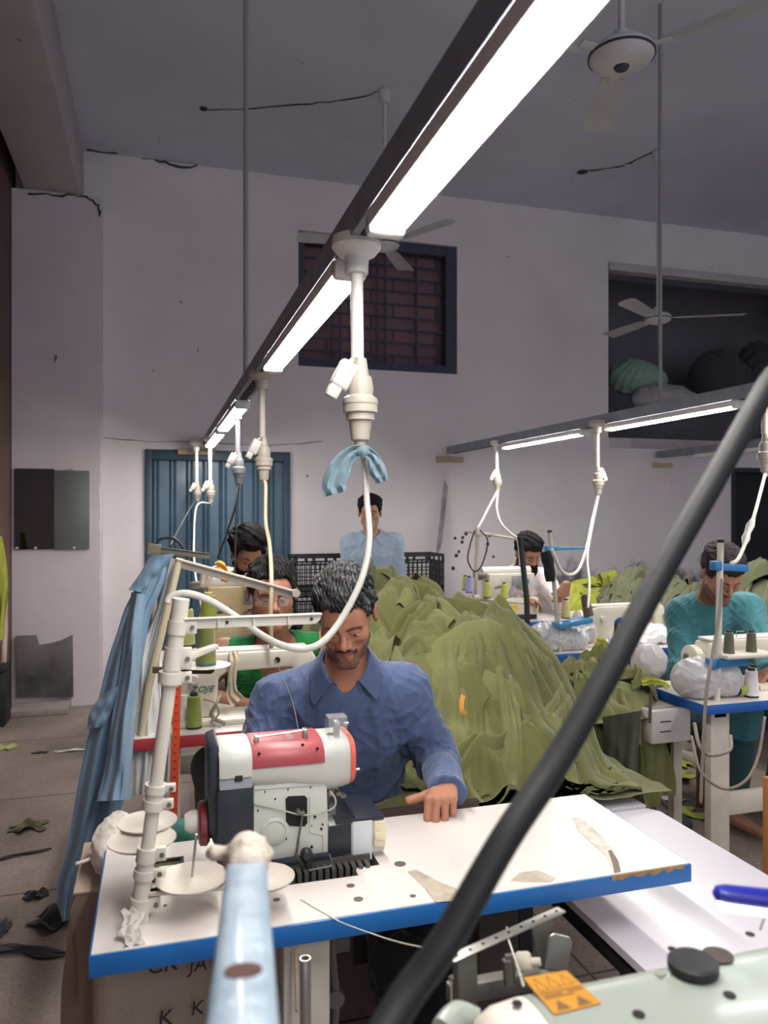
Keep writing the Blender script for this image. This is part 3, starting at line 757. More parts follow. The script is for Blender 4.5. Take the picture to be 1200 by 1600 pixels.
# red cover clipped over the top of the arm, at the front edge too
xa, _ = q(394, 1180); xb, _ = q(506, 1180)
def half_ring(x, s):
    full = arm_ring(x, s=s, zb=.905); full = [p for k, p in enumerate(full) if k <= 15 or k >= 27]
    return [p + Vector((0, 0, .0)) for p in (full[-1:] + full[:-1])]
def cover(xa, xb, mat, name, s=1.045, lo=.965):
    mb = MB(); rings = []
    for x in (xa, xa + .004, xb - .004, xb):
        sc = s if xa < x < xb else s - .02
        ring = [p for p in arm_ring(x, s=sc, zb=.905) if p.z > lo]
        # order by angle
        ring.sort(key=lambda p: math.atan2(p.z - .95, p.y - 1.665))
        rings.append([Vector((x, ring[0].y, lo))] + ring + [Vector((x, ring[-1].y, lo))])
    n = min(len(r_) for r_ in rings); rings = [r_[:n] for r_ in rings]
    vs = [p for r_ in rings for p in r_]; fs = []
    for i in range(3):
        for k in range(n - 1): fs.append([i * n + k, (i + 1) * n + k, (i + 1) * n + k + 1, i * n + k + 1])
    fs.append(list(range(n))); fs.append([3 * n + k for k in range(n)][::-1])
    return mb.add(vs, fs).build(name, mat, OV, 30)
rc_ = cover(xa, xb, m_ored, 'red_cover', lo=.972)
cover(x0, xa - .003, m_ow, 'side_cover', s=1.05, lo=.958)
for px, py in ((405, 1178), (496, 1170), (473, 1164)):
    x, z = q(px, py, 1.588); MB().lathe([(0, 0), (.0035, 0), (.003, -.001), (0, -.0005)], 10, (x, 1.5885, z), axis='Y').build('screw', m_hole, rc_)
# clear dome, slot, thread guide bar on top
x, z = q(450, 1160, 1.63); MB().lathe([(.011, 0), (.0115, .004), (.009, .012), (.003, .016), (0, .016)], 16, (x, 1.63, 1.013)).build('sight_glass', m_clear, OV)
a = WY(400, 1155, 1.64); b = WY(476, 1148, 1.64)
gb = MB().tube([(a.x, 1.64, 1.022), (b.x, 1.64, 1.028)], .0022, 8)
gb.b2(a.x - .004, a.x + .006, 1.63, 1.65, 1.008, 1.026, .001).b2(b.x - .004, b.x + .006, 1.63, 1.65, 1.010, 1.032, .001)
gb.build('thread_guide', m_steel, OV)
MB().lathe([(0, 0), (.008, 0), (.008, .001), (0, .001)], 16, (q(515, 1155, 1.66)[0], 1.65, 1.0125)).build('oil_plug', m_hole, OV)
# face plate: orange-red band around the right end
loft([arm_ring(x1 - .002, s=1.02, zb=.905), arm_ring(x1 + .008, s=1.0, zb=.908), arm_ring(x1 + .010, s=.9, zb=.91)], 'face_plate', m_ored2, OV)
MB().tube([(x1 - .01, 1.60, .945), (x1 + .018, 1.60, .947)], .0025, 8).build('tension_pin', m_steel, OV)
# clear finger guard standing on the head
xg0, _ = q(513, 1140, 1.63); xg1, _ = q(542, 1140, 1.63)
gd = MB().b2(xg0, xg1, 1.625, 1.627, 1.012, 1.055, .0005).b2(xg0, xg0 + .002, 1.625, 1.66, 1.012, 1.055, .0005).b2(xg0, xg1, 1.625, 1.66, 1.053, 1.055, .0005)
gd.build('thread_guard', m_clear, OV)
MB().b2(xg0 + .014, xg0 + .026, 1.63, 1.65, 1.01, 1.045, .002).tube([(xg1 - .004, 1.64, 1.036), (xg1 + .006, 1.64, 1.036)], .004, 10).build('guard_bracket', m_steel, OV)
# body under the arm
body = MB().prism(qpoly([(396, 1228), (396, 1364), (513, 1346), (513, 1300), (511, 1228), (505, 1219), (440, 1225)], YB), YB, 1.72, 'XZ', .003)
body.build('body', m_ow, OV)
pn = MB().prism(qpoly([(446, 1248), (451, 1244), (476, 1243), (480, 1247), (480, 1286), (476, 1291), (468, 1291), (452, 1290), (447, 1284)], YB), YB - .0015, YB + .004, 'XZ'); pn.build('looper_window', m_hole, OV)
x, z = q(429, 1299); MB().lathe([(.0, -.003), (.026, -.003), (.029, -.001), (.029, .003), (0, .003)], 32, (x, YB - .001, z), axis='Y').lathe([(.0225, -.0045), (.024, -.0045), (.024, -.002), (.0225, -.002)], 32, (x, YB - .001, z), axis='Y', cap=False).build('inspection_cover', m_ow, OV)
rib = MB()
rib.tube([(*q(484, 1244)[:1], YB - .001, q(484, 1244)[1]), (q(484, 1244)[0], YB - .001, q(484, 1300)[1]), (q(504, 1300)[0], YB - .001, q(504, 1304)[1]), (q(506, 1330)[0], YB - .001, q(506, 1330)[1])], .0012, 6)
rib.tube([(q(398, 1232)[0], YB - .001, q(398, 1233)[1]), (q(508, 1222)[0], YB - .001, q(508, 1225)[1])], .0012, 6)
rib.build('casting_rib', m_ow, OV)
hl = MB()
for px, py, r_ in [(414, 1237, 1.2), (450, 1233, 1.2), (485, 1230, 1.2), (430, 1248, 1.4), (403, 1266, 1.4), (429, 1281, 2), (492, 1276, 2), (503, 1270, 1.2), (487, 1290, 1), (504, 1288, 1.4), (502, 1295, 2), (487, 1323, 2.2), (447, 1310, 1.6)]:
    x, z = q(px, py); hl.lathe([(0, -.0012), (.00135 * r_, -.0012), (.00135 * r_, .001), (0, .001)], 12, (x, YB - .001, z), axis='Y')
tag(hl.build('bolt_holes', m_hole, OV))
# loopers, links and the black lever bar
lk = MB()
A = lambda px, py, dy=-.012: Vector((q(px, py)[0], YB + dy, q(px, py)[1]))
lk.tube([A(462, 1262), A(468, 1268), A(474, 1265)], .005, 8).tube([A(471, 1268), A(465, 1310), A(462, 1333)], .0022, 8).tube([A(460, 1330), A(470, 1345), A(480, 1362), A(484, 1372)], .0035, 8)
lk.build('looper_link', m_steeld, OV)
MB().prism(qpoly([(423, 1340), (460, 1334), (512, 1328), (514, 1337), (480, 1342), (445, 1351), (423, 1352)], YB), YB - .014, YB - .009, 'XZ', .001).build('lever_bar', m_odk, OV)
MB().lathe([(0, 0), (.012, 0), (.013, -.012), (.008, -.018), (0, -.018)], 20, A(476, 1328, -.014), axis='Y').box((A(480, 1350).x, YB - .02, A(480, 1350).z), (.014, .01, .05), .003).build('lever_hub', m_black, OV)
MB().tube([A(513, 1330), A(516, 1345), A(510, 1358), A(514, 1368)], .0012, 6, smooth=5).tube([A(508, 1362), A(511, 1366), A(514, 1362), A(512, 1358)], .001, 6, smooth=4).build('spring_hook', m_steel, OV)
MB().tube([(q(397, 1255)[0], YB - .003, q(397, 1255)[1]), A(430, 1262, -.004), A(470, 1270, -.012), A(500, 1268, -.008), A(520, 1258, -.012), A(522, 1245, -.01), A(516, 1236, .0)], .0018, 8, smooth=6).build('air_hose', M('hose grey', 'b4b2a8', .5), OV)
# left: belt guard and motor housing
mt = MB().prism(qpoly([(326, 1172), (342, 1165), (346, 1200), (396, 1214), (396, 1366), (348, 1372), (342, 1340), (326, 1300)], YB), YB + .005, 1.735, 'XZ', .004); mt.build('motor_housing', m_odk, OV)
mt = MB().prism([(1.583, q(340, 1232)[1]), (1.60, q(340, 1199)[1]), (1.63, q(340, 1196)[1]), (1.63, q(340, 1232)[1])], q(342, 1200)[0], q(393, 1200)[0], 'YZ', .002); mt.build('motor_cover', m_ogr, OV)
MB().b2(q(366, 0)[0], q(378, 0)[0], 1.584, 1.60, q(366, 1218)[1], q(366, 1209)[1], .001).build('switch', m_black, OV)
MB().b2(q(340, 0)[0] - .002, q(394, 0)[0], 1.586, 1.602, .758, q(340, 1233)[1], .004).build('motor_front', m_odk, OV)
MB().b2(q(353, 0, 1.585)[0], q(361, 0, 1.585)[0], 1.5845, 1.586, .762, .775).build('rating_label', m_white, OV)
hx, hz = q(322, 1309, 1.66)
MB().lathe([(0, .0), (.040, .0), (.045, .004), (.046, .016), (.038, .022), (.012, .022), (.012, .05), (0, .05)][::1], 36, (hx - .016, 1.66, .845), axis='X').build('handwheel', M('handwheel maroon', '7c2430', .3, coat=.4), OV)
MB().lathe([(0, -.03), (.016, -.03), (.022, -.02), (.024, .0), (0, .0)], 24, (hx - .014, 1.66, .85), axis='X').build('wheel_hub', m_white, OV)
# right: cloth plate block
xr0, xr1 = q(513, 0, 1.60)[0], q(602, 0, 1.60)[0]
MB().b2(xr0, xr1, 1.60, 1.715, .762, q(555, 1283)[1], .006).build('base_block', m_ow, OV)
zt = q(555, 1283)[1]
MB().prism([(q(524, 0)[0], 1.597), (q(600, 0)[0], 1.597), (q(600, 0)[0] - .006, 1.735), (q(532, 0)[0], 1.745)], zt - .003, zt + .007, 'XY', .003).build('cloth_plate', m_odk, OV)
MB().prism(qpoly([(514, 1292), (549, 1287), (549, 1334), (514, 1341)], 1.598), 1.5975, 1.601, 'XZ', .001).build('black_panel', m_odk, OV)
MB().prism(qpoly([(551, 1284), (581, 1281), (581, 1342), (551, 1346)], 1.598), 1.5965, 1.601, 'XZ', .001).build('side_door', M('door plate', 'cdd3d6', .35), OV)
MB().b2(q(583, 0)[0], q(602, 0)[0], 1.594, 1.612, .775, q(590, 1282)[1] - .0, .004).b2(q(584, 0)[0], q(601, 0)[0], 1.592, 1.60, .79, .808, .002).build('beige_block', m_obe, OV)
nd = MB()
for k, (px, py) in enumerate([(520, 1240), (526, 1236), (533, 1246), (540, 1250)]): nd.box(A(px, py, .03), (.012, .02, .008), .001)
nd.tube([A(518, 1236, .03), A(517, 1262, .03)], .003, 8).tube([A(524, 1234, .03), A(530, 1262, .03)], .0025, 8).b2(q(516, 0)[0], q(526, 0)[0], 1.61, 1.63, q(516, 1277)[1], q(516, 1262)[1], .001)
nd.build('needle_parts', m_steeld, OV)
fn = MB()
for k in range(16): fn.b2(.205 + k * .0145, .205 + k * .0145 + .009, 1.56, 1.566 + .03, .70, .757)
fn.b2(.20, .44, 1.59, 1.73, .66, .765); fn.b2(.20, .45, 1.572, 1.60, .69, .70)
fn.build('oil_pan', m_fin, OV)
MB().tube([(.30, 1.56, .762), (.35, 1.562, .764)], .002, 6).build('fin_rod', m_steeld, OV)

# ------------------------------------------------------------------ lockstitch heads and cover stitch machines (built at the origin, x to the right, wheel at the left)
def lockstitch(label, loc, L_=.49, H=.225, text=None, mat=None, num=None, dial=None):
    mat = mat or m_cream
    t = thing('lockstitch_machine', label, 'sewing machine', loc)
    o = Vector(loc); X, Y, Z = o
    MB().b2(X, X + L_, Y, Y + .17, Z, Z + .018, .004).build('bed', mat, t)
    poly = [(.07, .018), (.20, .018), (.215, .04), (.222, H - .085), (.25, H - .068), (L_ - .09, H - .062), (L_ - .075, H - .075), (L_ - .075, .075), (L_ - .06, .062), (L_ - .01, .062), (L_, .08), (L_, H - .04), (L_ - .02, H - .006), (L_ - .07, H), (.12, H), (.07, H - .012), (.058, H - .05), (.058, .10)]
    MB().prism([(X + a, Z + b) for a, b in poly], Y + .045, Y + .135, 'XZ', .010, seg=3).build('arm', mat, t)
    MB().b2(X + .08, X + L_ - .03, Y + .05, Y + .13, Z + H - .004, Z + H + .006, .004).build('top_cover', m_white, t)
    MB().lathe([(0, -.066), (.026, -.066), (.030, -.062), (.046, -.058), (.053, -.050), (.053, -.026), (.040, -.020), (.040, .01), (0, .01)], 32, (X + .06, Y + .09, Z + H - .075), axis='X').build('handwheel', mat, t)
    MB().lathe([(0, -.069), (.018, -.069), (.018, -.060), (0, -.060)], 20, (X + .06, Y + .09, Z + H - .075), axis='X').build('wheel_cap', M('wheel cap green grey', '66705f', .5), t)
    MB().tube([(X + L_ - .035, Y + .09, Z + .07), (X + L_ - .035, Y + .09, Z + .024)], .003, 8).tube([(X + L_ - .05, Y + .10, Z + .07), (X + L_ - .05, Y + .10, Z + .03)], .0035, 8).b2(X + L_ - .055, X + L_ - .025, Y + .075, Y + .105, Z + .019, Z + .023, .001).build('needle_bar', m_steel, t)
    MB().lathe([(0, -.004), (.010, -.004), (.010, .0), (0, .0)], 16, (X + L_ - .14, Y + .045, Z + H - .035), axis='Y').build('plug', m_hole, t)
    MB().tube([(X + L_ - .02, Y + .045, Z + H - .06), (X + L_ - .02, Y + .03, Z + H - .10), (X + L_ - .005, Y + .03, Z + H - .13)], .004, 8, smooth=4).build('knee_lever', m_steeld, t)
    MB().lathe([(0, -.015), (.014, -.015), (.016, -.010), (.016, .0), (0, .0)], 20, (X + .14, Y + .045, Z + .15), axis='Y').build('stitch_dial', dial or m_white, t)
    MB().tube([(X + .22, Y + .06, Z + H), (X + .22, Y + .06, Z + H + .03), (X + .26, Y + .06, Z + H + .03)], .002, 6).build('thread_guide', m_steel, t)
    if text: lettering(text, .027, frame((X + .165, Y + .0435, Z + .115), (1, 0, 0), (0, -1, 0)), M('green lettering', '2c5a48', .5), t, italic=.35, sx=1.25)
    if num: lettering(num, .030, frame((X + .28, Y + .0435, Z + H - .045), (1, 0, 0), (0, -1, 0)), m_black, t)
    return t
LS2 = lockstitch('cream lockstitch machine head with green lettering, on the red-edged table', (-.02, 2.60, .79), .56, .235, 'ZOJE')
# knee lever linkage hanging at its side, wrapped cloth strip over the arm
mb = MB()
mb.tube([WY(345, 1085, 2.62), WY(338, 1100, 2.60), WY(330, 1118, 2.60), WY(352, 1130, 2.60)], .006, 8, smooth=6)
mb.tube([WY(318, 1092, 2.59), WY(335, 1098, 2.58), WY(342, 1115, 2.58), WY(330, 1128, 2.58), WY(345, 1135, 2.58)], .0035, 8, smooth=6)
tag(mb.build('coiled_cable', M('grey cable', '8f8a80', .5)), 'grey coiled cable beside the cream machine on the red-edged table', 'cable')
LS4 = lockstitch('cream lockstitch machine marked 21 behind the white plastic bag', (2.13, 2.63, .75), .60, .215, num='21')
LS5 = lockstitch('cream lockstitch machine with a blue dial, behind the clear plastic bag', (2.26, 3.74, .75), .56, .22)
p = WY(950, 972 - 27, 3.78)
MB().lathe([(0, -.012), (.018, -.012), (.02, -.006), (.02, .0), (0, .0)], 16, (2.26 + .44, 3.785, .75 + .17), axis='Y').build('tension_dial', M('dial blue', '3a3fae', .4), LS5)

def coverstitch(label, loc, body, s=1.0, W=.42, H=.36):
    t = thing('coverstitch_machine', label, 'sewing machine', loc); X, Y, Z = loc
    MB().b2(X + .05, X + W, Y + .02, Y + .22, Z + .03, Z + .15, .012).build('base', body, t)
    MB().b2(X + .06, X + W - .05, Y + .015, Y + .02, Z, Z + .035, .002).b2(X + .05, X + W - .01, Y + .03, Y + .2, Z, Z + .03, .004).build('foot_plate', m_black, t)
    MB().prism([(X + .05, Z + .14), (X + .19, Z + .14), (X + .20, Z + .20), (X + .24, Z + .235), (X + W - .12, Z + .235), (X + W - .10, Z + .20), (X + W - .08, Z + .19), (X + W - .03, Z + .19), (X + W - .02, Z + H - .04), (X + .05, Z + H - .04)], Y + .04, Y + .18, 'XZ', .010).build('arm', body, t)
    MB().tube([(X + .02, Y + .11, Z + H - .025), (X + W - .03, Y + .11, Z + H - .025)], .032, 20).build('top_tube', m_white, t)
    MB().lathe([(0, -.03), (.03, -.03), (.034, -.02), (.036, .02), (0, .02)], 24, (X + .0, Y + .11, Z + H - .05), axis='X').build('handwheel', m_steeld, t)
    MB().b2(X + .22, X + .30, Y + .034, Y + .04, Z + H - .125, Z + H - .055, .001).build('cover_panel', M('panel grey', '9da0a2', .4, .3), t)
    MB().lathe([(0, -.02), (.022, -.02), (.024, -.01), (.024, .0), (0, .0)], 20, (X + .325, Y + .04, Z + H - .095), axis='Y').lathe([(0, -.022), (.008, -.022), (.008, -.02), (0, -.02)], 12, (X + .325, Y + .04, Z + H - .095), axis='Y').build('tension_dial', M('dial turquoise', '2f9fc4', .4), t)
    MB().lathe([(0, -.004), (.03, -.004), (.03, .0), (0, .0)], 20, (X + .23, Y + .02, Z + .08), axis='Y').build('round_sticker', M('yellow sticker', 'd2c65a', .6), t)
    MB().tube([(X + W - .055, Y + .1, Z + .20), (X + W - .055, Y + .1, Z + .155)], .004, 8).b2(X + W - .075, X + W - .035, Y + .08, Y + .12, Z + .15, Z + .158, .001).build('needle_bar', m_steeld, t)
    MB().tube([(X + .09, Y + .045, Z + .225), (X + .16, Y + .035, Z + .24)], .010, 8).build('lever', m_steeld, t)
    return t
CS6 = coverstitch('cream cover-stitch machine in front of the man in the white shirt', (2.155, 4.84, .75), m_cream)
CS3 = coverstitch('tan and white cover-stitch machine in front of the bearded man', (.18, 3.66, .80), M('tan enamel', 'd8bd92', .4, var=.1), H=.385, W=.43)
# ------------------------------------------------------------------ thread stands
m_stand = M('ivory plastic', 'd2cdc1', .4, var=.06)
m_disc = M('spool disc', 'c9c0b5', .45, var=.08)
m_bluetape = M('blue tape', '2f79b5', .4)
m_brownbar = M('rusty bar', '584740', .6, .2)
SM = thing('thread_stand', 'tall ivory thread stand with spool discs at the left end of the foreground table', 'thread stand', (-.033, 1.476, .75))
b0 = Vector((-.033, 1.476, .75)); lean = Vector((.078, -.01, .60))      # the pole leans a little to the right
def pl(t_, dx=0, dy=0): return b0 + lean * t_ + Vector((dx, dy, 0))
zt_ = lambda z: (z - .75) / .60
MB().tube([pl(zt_(.765)), pl(zt_(.86))], .0155, 18).tube([pl(zt_(.80)), pl(zt_(1.19))], .0125, 18).tube([pl(zt_(1.18)), pl(zt_(1.34))], .0155, 18).build('pole', m_stand, SM)
for z0, z1, r_ in ((.768, .795, .020), (.83, .845, .019), (.86, .885, .0185), (.955, .972, .0195), (.985, 1.0, .0195), (1.185, 1.205, .022), (1.21, 1.25, .0175), (1.275, 1.30, .0185)):
    mb = MB().tube([pl(zt_(z0)), pl(zt_(z1))], r_, 20)
    p = pl(zt_((z0 + z1) / 2)); mb.box(p + Vector((r_ + .006, -.004, 0)), (.02, .012, (z1 - z0)), .002)
    c = mb.build('clamp', m_stand, SM)
    MB().lathe([(0, 0), (.0045, 0), (.0045, .004), (0, .004)], 6, p + Vector((r_ + .008, -.014, 0)), axis='Y').build('bolt', m_steeld, c)
MB().tube([pl(zt_(.955)) + Vector((0, 0, 0)), pl(zt_(1.0))], .0165, 18).build('sleeve', m_stand, SM)
# base lugs taped to the table top
MB().prism([(b0.x - .02, .75), (b0.x + .022, .75), (b0.x + .014, .78), (b0.x - .014, .78)], 1.462, 1.49, 'XZ', .002).build('base', m_stand, SM)
tp = []
for i in range(9):
    u = i / 8; tp.append([(b0.x - .012 + .006 * math.sin(u * 9) + v * (.017 + .003 * math.sin(u * 14)) + u * .004, 1.455 - u * .062 - .0, .752 + .034 * (1 - u) ** 1.5 + .004 * math.sin(v * 7 + u * 12)) for v in np.linspace(-1, 1, 6)])
MB().sheet(tp, .0012).build('tape', M('crinkled clear tape', 'd8d2c8', .15, alpha=.8, bump=.5, bscale=90, spec=.9), SM)
# thin thread leading to its discs, top arm and small arm
zz = 1.307
def arm_bar(p, L_, h, w_, name, mat, taper=.6, rz=0):
    T = Matrix.Translation(p) @ Matrix.Rotation(rz, 4, 'Z')
    poly = [(0, 0), (L_ - .012, 0), (L_ - .003, h * .35), (L_, h * .8), (L_, h), (0, h)]
    mb = MB().prism(poly, -.0012, .0012, 'XZ', 0, T=T).box((L_ / 2, 0, h - .001), (L_, w_, .0025), .0008, T)
    for k in range(1, 4): mb.box((L_ * k / 4, 0, h / 2 + .001), (.002, w_ * .8, h * .85), 0, T)
    return mb.build(name, mat, SM)
arm_bar(pl(zt_(1.284)) + Vector((.008, -.006, .0)), .262, .020, .016, 'top_arm', m_stand)
for dx in (.09, .25):
    MB().lathe([(0, 0), (.003, 0), (.003, .002), (0, .002)], 10, pl(zt_(1.284)) + Vector((dx, -.010, .010)), axis='Y').build('eyelet', m_hole, SM)
T_ = Matrix.Translation(pl(zt_(1.235)) + Vector((.01, 0, 0))) @ Matrix.Rotation(R(25), 4, 'Z')
MB().prism([(0, -.016), (.075, .004), (.078, .012), (0, .0)], -.010, .010, 'XZ', .002, T=T_).build('short_arm', m_stand, SM)
def disc(cx, cy, z, r_, frm, pin=False):
    c = Vector((cx, cy, z))
    d_ = MB().lathe([(0, -.004), (.012, -.004), (.02, -.002), (r_ * .9, -.001), (r_, .004), (r_, .006), (r_ * .9, .003), (.02, .001), (.008, .006), (0, .006)], 36, c).build('spool_disc', m_disc, SM)
    MB().prism([(frm[0], frm[1] - .009), (frm[0], frm[1] + .009), (cx, cy + .007), (cx, cy - .007)], z - .012, z - .005, 'XY', .001).build('disc_arm', m_disc, d_)
    if pin: MB().tube([c + Vector((0, 0, .005)), c + Vector((.008, 0, .085))], .0025, 8).build('spool_pin', m_steel, d_)
    return d_
lo = pl(zt_(.81)); hi_ = pl(zt_(.865))
for px, py, z, r_, f_, pin in ((300, 1375, .81, .066, lo, True), (412, 1374, .81, .058, lo, False), (222, 1315, .865, .064, hi_, False), (230, 1287, .868, .059, hi_, False)):
    p = WZ(px, py, z); disc(p.x, p.y, z, r_, (f_.x, f_.y), pin)

def cone(px, py, Y, h, col, label, name='thread_cone', cap='24262a', tilt=0, r_=None, z=None, lie=False):
    p = WY(px, py, Y) if z is None else WZ(px, py, z)
    r_ = r_ or h * .235
    t = thing(name, label, 'thread cone', p)
    X = Matrix.Translation(p) @ Matrix.Rotation(tilt, 4, 'Y')
    if lie: X = X @ Matrix.Rotation(PI / 2, 4, 'Y')
    prof = [(0, .06 * h), (r_ * .98, .06 * h)]
    for i in range(14): prof += [(r_ * (1 - .22 * i / 13), h * (.06 + .84 * (i + .0) / 13.5)), (r_ * (1 - .22 * i / 13) * .985, h * (.06 + .84 * (i + .5) / 13.5))]
    prof += [(r_ * .70, h * .915), (0, h * .92)]
    MB().lathe(prof, 22, T=X).build('thread', M('thread ' + col, col, .7, var=.08, scale=60, sheen=.3), t, 60)
    MB().lathe([(0, 0), (r_ * .96, 0), (r_ * .94, .06 * h), (0, .06 * h)], 22, T=X).lathe([(0, .9 * h), (r_ * .5, .9 * h), (r_ * .45, h), (r_ * .3, h), (0, .97 * h)], 18, T=X).build('core', M('core ' + cap, cap, .5), t)
    return t
# second station: pole, arm with garments, spool arms
S2 = thing('thread_stand', 'thread stand of the red-edged table, its long top arm reaching right with an orange rag', 'thread stand', (-.12, 2.56, .79))
a = WY(232, 1075, 2.56); b = WY(283, 872, 2.60)
MB().tube([(a.x - .02, 2.56, .79), (a.x, 2.56, a.z), (b.x - .005, 2.60, b.z)], .0125, 14).build('pole', M('yellowed tube', 'c2b898', .5, var=.1), S2)
c = WY(458, 930, 2.60)
T_, L_ = along((b.x - .02, 2.60, b.z - .015), (c.x, 2.60, c.z))
mb = MB().box((L_ / 2, 0, 0), (L_, .004, .024), .001, T_).box((L_ / 2, -.008, .012), (L_, .016, .002), 0, T_).tube([T_ @ Vector((0, -.012, .014)), T_ @ Vector((L_, -.012, .014))], .005, 8)
mb.lathe([(0, -.01), (.014, -.01), (.014, .01), (0, .01)], 12, T_ @ Vector((L_ + .005, -.01, .01)), axis='Y')
mb.build('top_arm', m_pipe2, S2)
p = WY(238, 1047, 2.50); p2 = WY(335, 1048, 2.50)
MB().prism([(p.x, p.z - .010), (p2.x - .01, p2.z - .010), (p2.x, p2.z - .002), (p2.x, p2.z + .008), (p.x, p.z + .010)], 2.50, 2.504, 'XZ', .0008).build('lower_bar', m_brownbar, S2)
mb = MB()
for px, py in ((322, 1040),):
    p = WY(px, py, 2.46); mb = MB().lathe([(0, -.012), (.006, -.012), (.02, -.004), (.075, .0), (.076, .002), (0, .002)], 28, p); mb.build('spool_disc', m_disc, S2)
cone(322, 1039, 2.46, .138, '6a6f34', 'olive green thread cone standing on the disc right of the tall ivory pole', cap='3c6a70')
cone(303, 1137, 2.60, .115, '84903a', 'green thread cone standing on the red-edged table, in front of the coiled cable')
cone(287, 1134, 2.66, .118, 'e2e0dc', 'white thread cone on the red-edged table, behind the red measuring tape', cap='55504c')
cone(290, 1010, 2.72, .14, '8a8c4c', 'dull olive thread cone left of the green one, half hidden by the short arm')
cone(326, 985, 3.52, .17, '98a63a', 'lime thread cone behind the ivory arm, in front of the tan machine', cap='c4b56a')
cone(206 + 5, 985, 3.4, .12, '5d4438', 'brown thread cone behind the tall ivory pole', cap='5d4438') if False else None
tag(MB().prism([(WY(272, 1040, 2.44).x, WY(272, 1040, 2.44).z), (WY(284, 1040, 2.44).x, WY(284, 1040, 2.44).z), (WY(281, 1150, 2.44).x, WY(281, 1150, 2.44).z), (WY(277, 1277, 2.44).x, WY(277, 1277, 2.44).z), (WY(265, 1277, 2.44).x, WY(265, 1277, 2.44).z), (WY(269, 1150, 2.44).x, WY(269, 1150, 2.44).z)], 2.44, 2.4412, 'XZ').build('measuring_tape', M('tape orange', 'e2532f', .5)), 'orange-red measuring tape hanging beside the tall ivory pole', 'measuring tape')
mt_ = bpy.data.objects['measuring_tape']
mb = MB()
for k in range(18):
    p = WY(276 - k * .35, 1052 + k * 12.5, 2.4385); mb.b2(p.x - .002, p.x + .005, 2.4390, 2.4396, p.z - .002, p.z + .002)
mb.build('printed_marks', M('print dark red', '7c2418', .6), mt_)
mb = MB().prism([(WY(264, 1150, 2.45).x, WY(264, 1150, 2.45).z), (WY(270, 1150, 2.45).x, WY(270, 1150, 2.45).z), (WY(266, 1275, 2.45).x, WY(266, 1275, 2.45).z), (WY(260, 1275, 2.45).x, WY(260, 1275, 2.45).z)], 2.45, 2.4512, 'XZ'); mb.build('tape_back', m_white, mt_)
# red oil tray / box left behind the pole
tag(MB().b2(WY(250, 1130, 2.62).x, WY(271, 1130, 2.62).x, 2.6, 2.68, .79, .84, .006).build('maroon_box', M('maroon', '5e1f33', .5)), 'dark maroon box on the red-edged table behind the tall pole', 'box')
tag(MB().b2(WY(248, 1100, 2.75).x, WY(278, 1100, 2.75).x, 2.72, 2.80, .79, .97, .01).build('plastic_jar', M('jar clear', 'c9c4bc', .3, var=.1)), 'translucent jar behind the red measuring tape', 'jar')
# third station: dirty arm and cable loop
S3 = thing('thread_stand', 'dusty thread stand arm in front of the blue door, highest at the left', 'thread stand', (-.28, 3.62, .80))
a = WY(241, 868, 3.62)
MB().tube([(a.x, 3.62, .80), (a.x, 3.62, a.z + .045)], .013, 12).build('pole', m_pipe2, S3)
b = WY(328, 868, 3.62)
T_, L_ = along((a.x - .02, 3.62, a.z + .03), (b.x, 3.62, b.z - .004))
MB().box((L_ / 2, 0, 0), (L_, .004, .026), .001, T_).box((L_ / 2, -.008, .013), (L_, .018, .002), 0, T_).build('top_arm', M('dusty bar', '8d8777', .6, var=.15), S3)
MB().box((.02, 0, 0), (.06, .03, .05), .004, T_).build('clamp', M('dusty bar', '8d8777', .6, var=.15), S3)
# right row stands
def stand_r(label, base, top, r_=.011, mat=m_pipe2):
    t = thing('thread_stand', label, 'thread stand', base); MB().tube([base, top], r_, 12).build('pole', mat, t); return t
a = WY(1120, 1096, 2.56); b = WY(1126, 848, 2.56)
S4 = stand_r('thread stand with a short blue arm in front of the man in the teal shirt', (a.x, 2.56, .75), (b.x, 2.56, b.z), .0125, m_stand)
MB().lathe([(0, 0), (.012, 0), (.012, .014), (0, .016)], 14, (b.x, 2.56, b.z)).build('pole_cap', m_black, S4)
p = WY(1121, 884, 2.55); p2 = WY(1170, 890, 2.55)
MB().b2(p.x - .016, p.x + .016, 2.54, 2.58, p.z - .018, p.z + .018, .003).box(((p.x + p2.x) / 2, 2.555, (p.z + p2.z) / 2), (p2.x - p.x, .012, .028), .002, ry=R(4)).build('top_arm', m_bluetape, S4)
p = WY(1116, 1037, 2.55); p2 = WY(1185, 1037, 2.55)
MB().b2(p.x - .02, p.x + .018, 2.54, 2.58, p.z - .02, p.z + .02, .003).b2(p.x, p2.x - .06, 2.54, 2.562, p.z - .016, p.z + .016, .003).build('lower_arm', m_bluetape, S4)
p = WY(1118, 1024, 2.55); p2 = WY(1200, 1026, 2.55)
MB().b2(p.x + .015, p2.x, 2.50, 2.60, p.z - .012, p.z + .006, .008).build('spool_tray', m_stand, S4)
cone(1139, 1023, 2.55, .098, '565a44', 'dark olive thread cone on the tray, the left one of two', r_=.022)
cone(1174, 1023, 2.55, .098, '565a44', 'dark olive thread cone on the tray, the right one of two', r_=.022)
cone(1174, 1088, 2.60, .115, 'ded6dc', 'white thread cone standing on the right table corner by the hand', z=.752, r_=.030)
cone(1150, 1078, 2.80, .11, '96a348', 'green thread cone lying behind the white one on the right table', lie=True, z=.78)
a = WY(872, 1020, 3.70); b = WY(856, 832, 3.70)
S5 = stand_r('thread stand wrapped in black cloth with a long light blue arm', (a.x, 3.68, .75), (b.x, 3.68, b.z), .0115)
MB().lathe([(0, 0), (.012, 0), (.012, .014), (0, .016)], 14, (b.x, 3.68, b.z)).build('pole_cap', m_black, S5)
p = WY(853, 857, 3.68); p2 = WY(912, 857, 3.68)
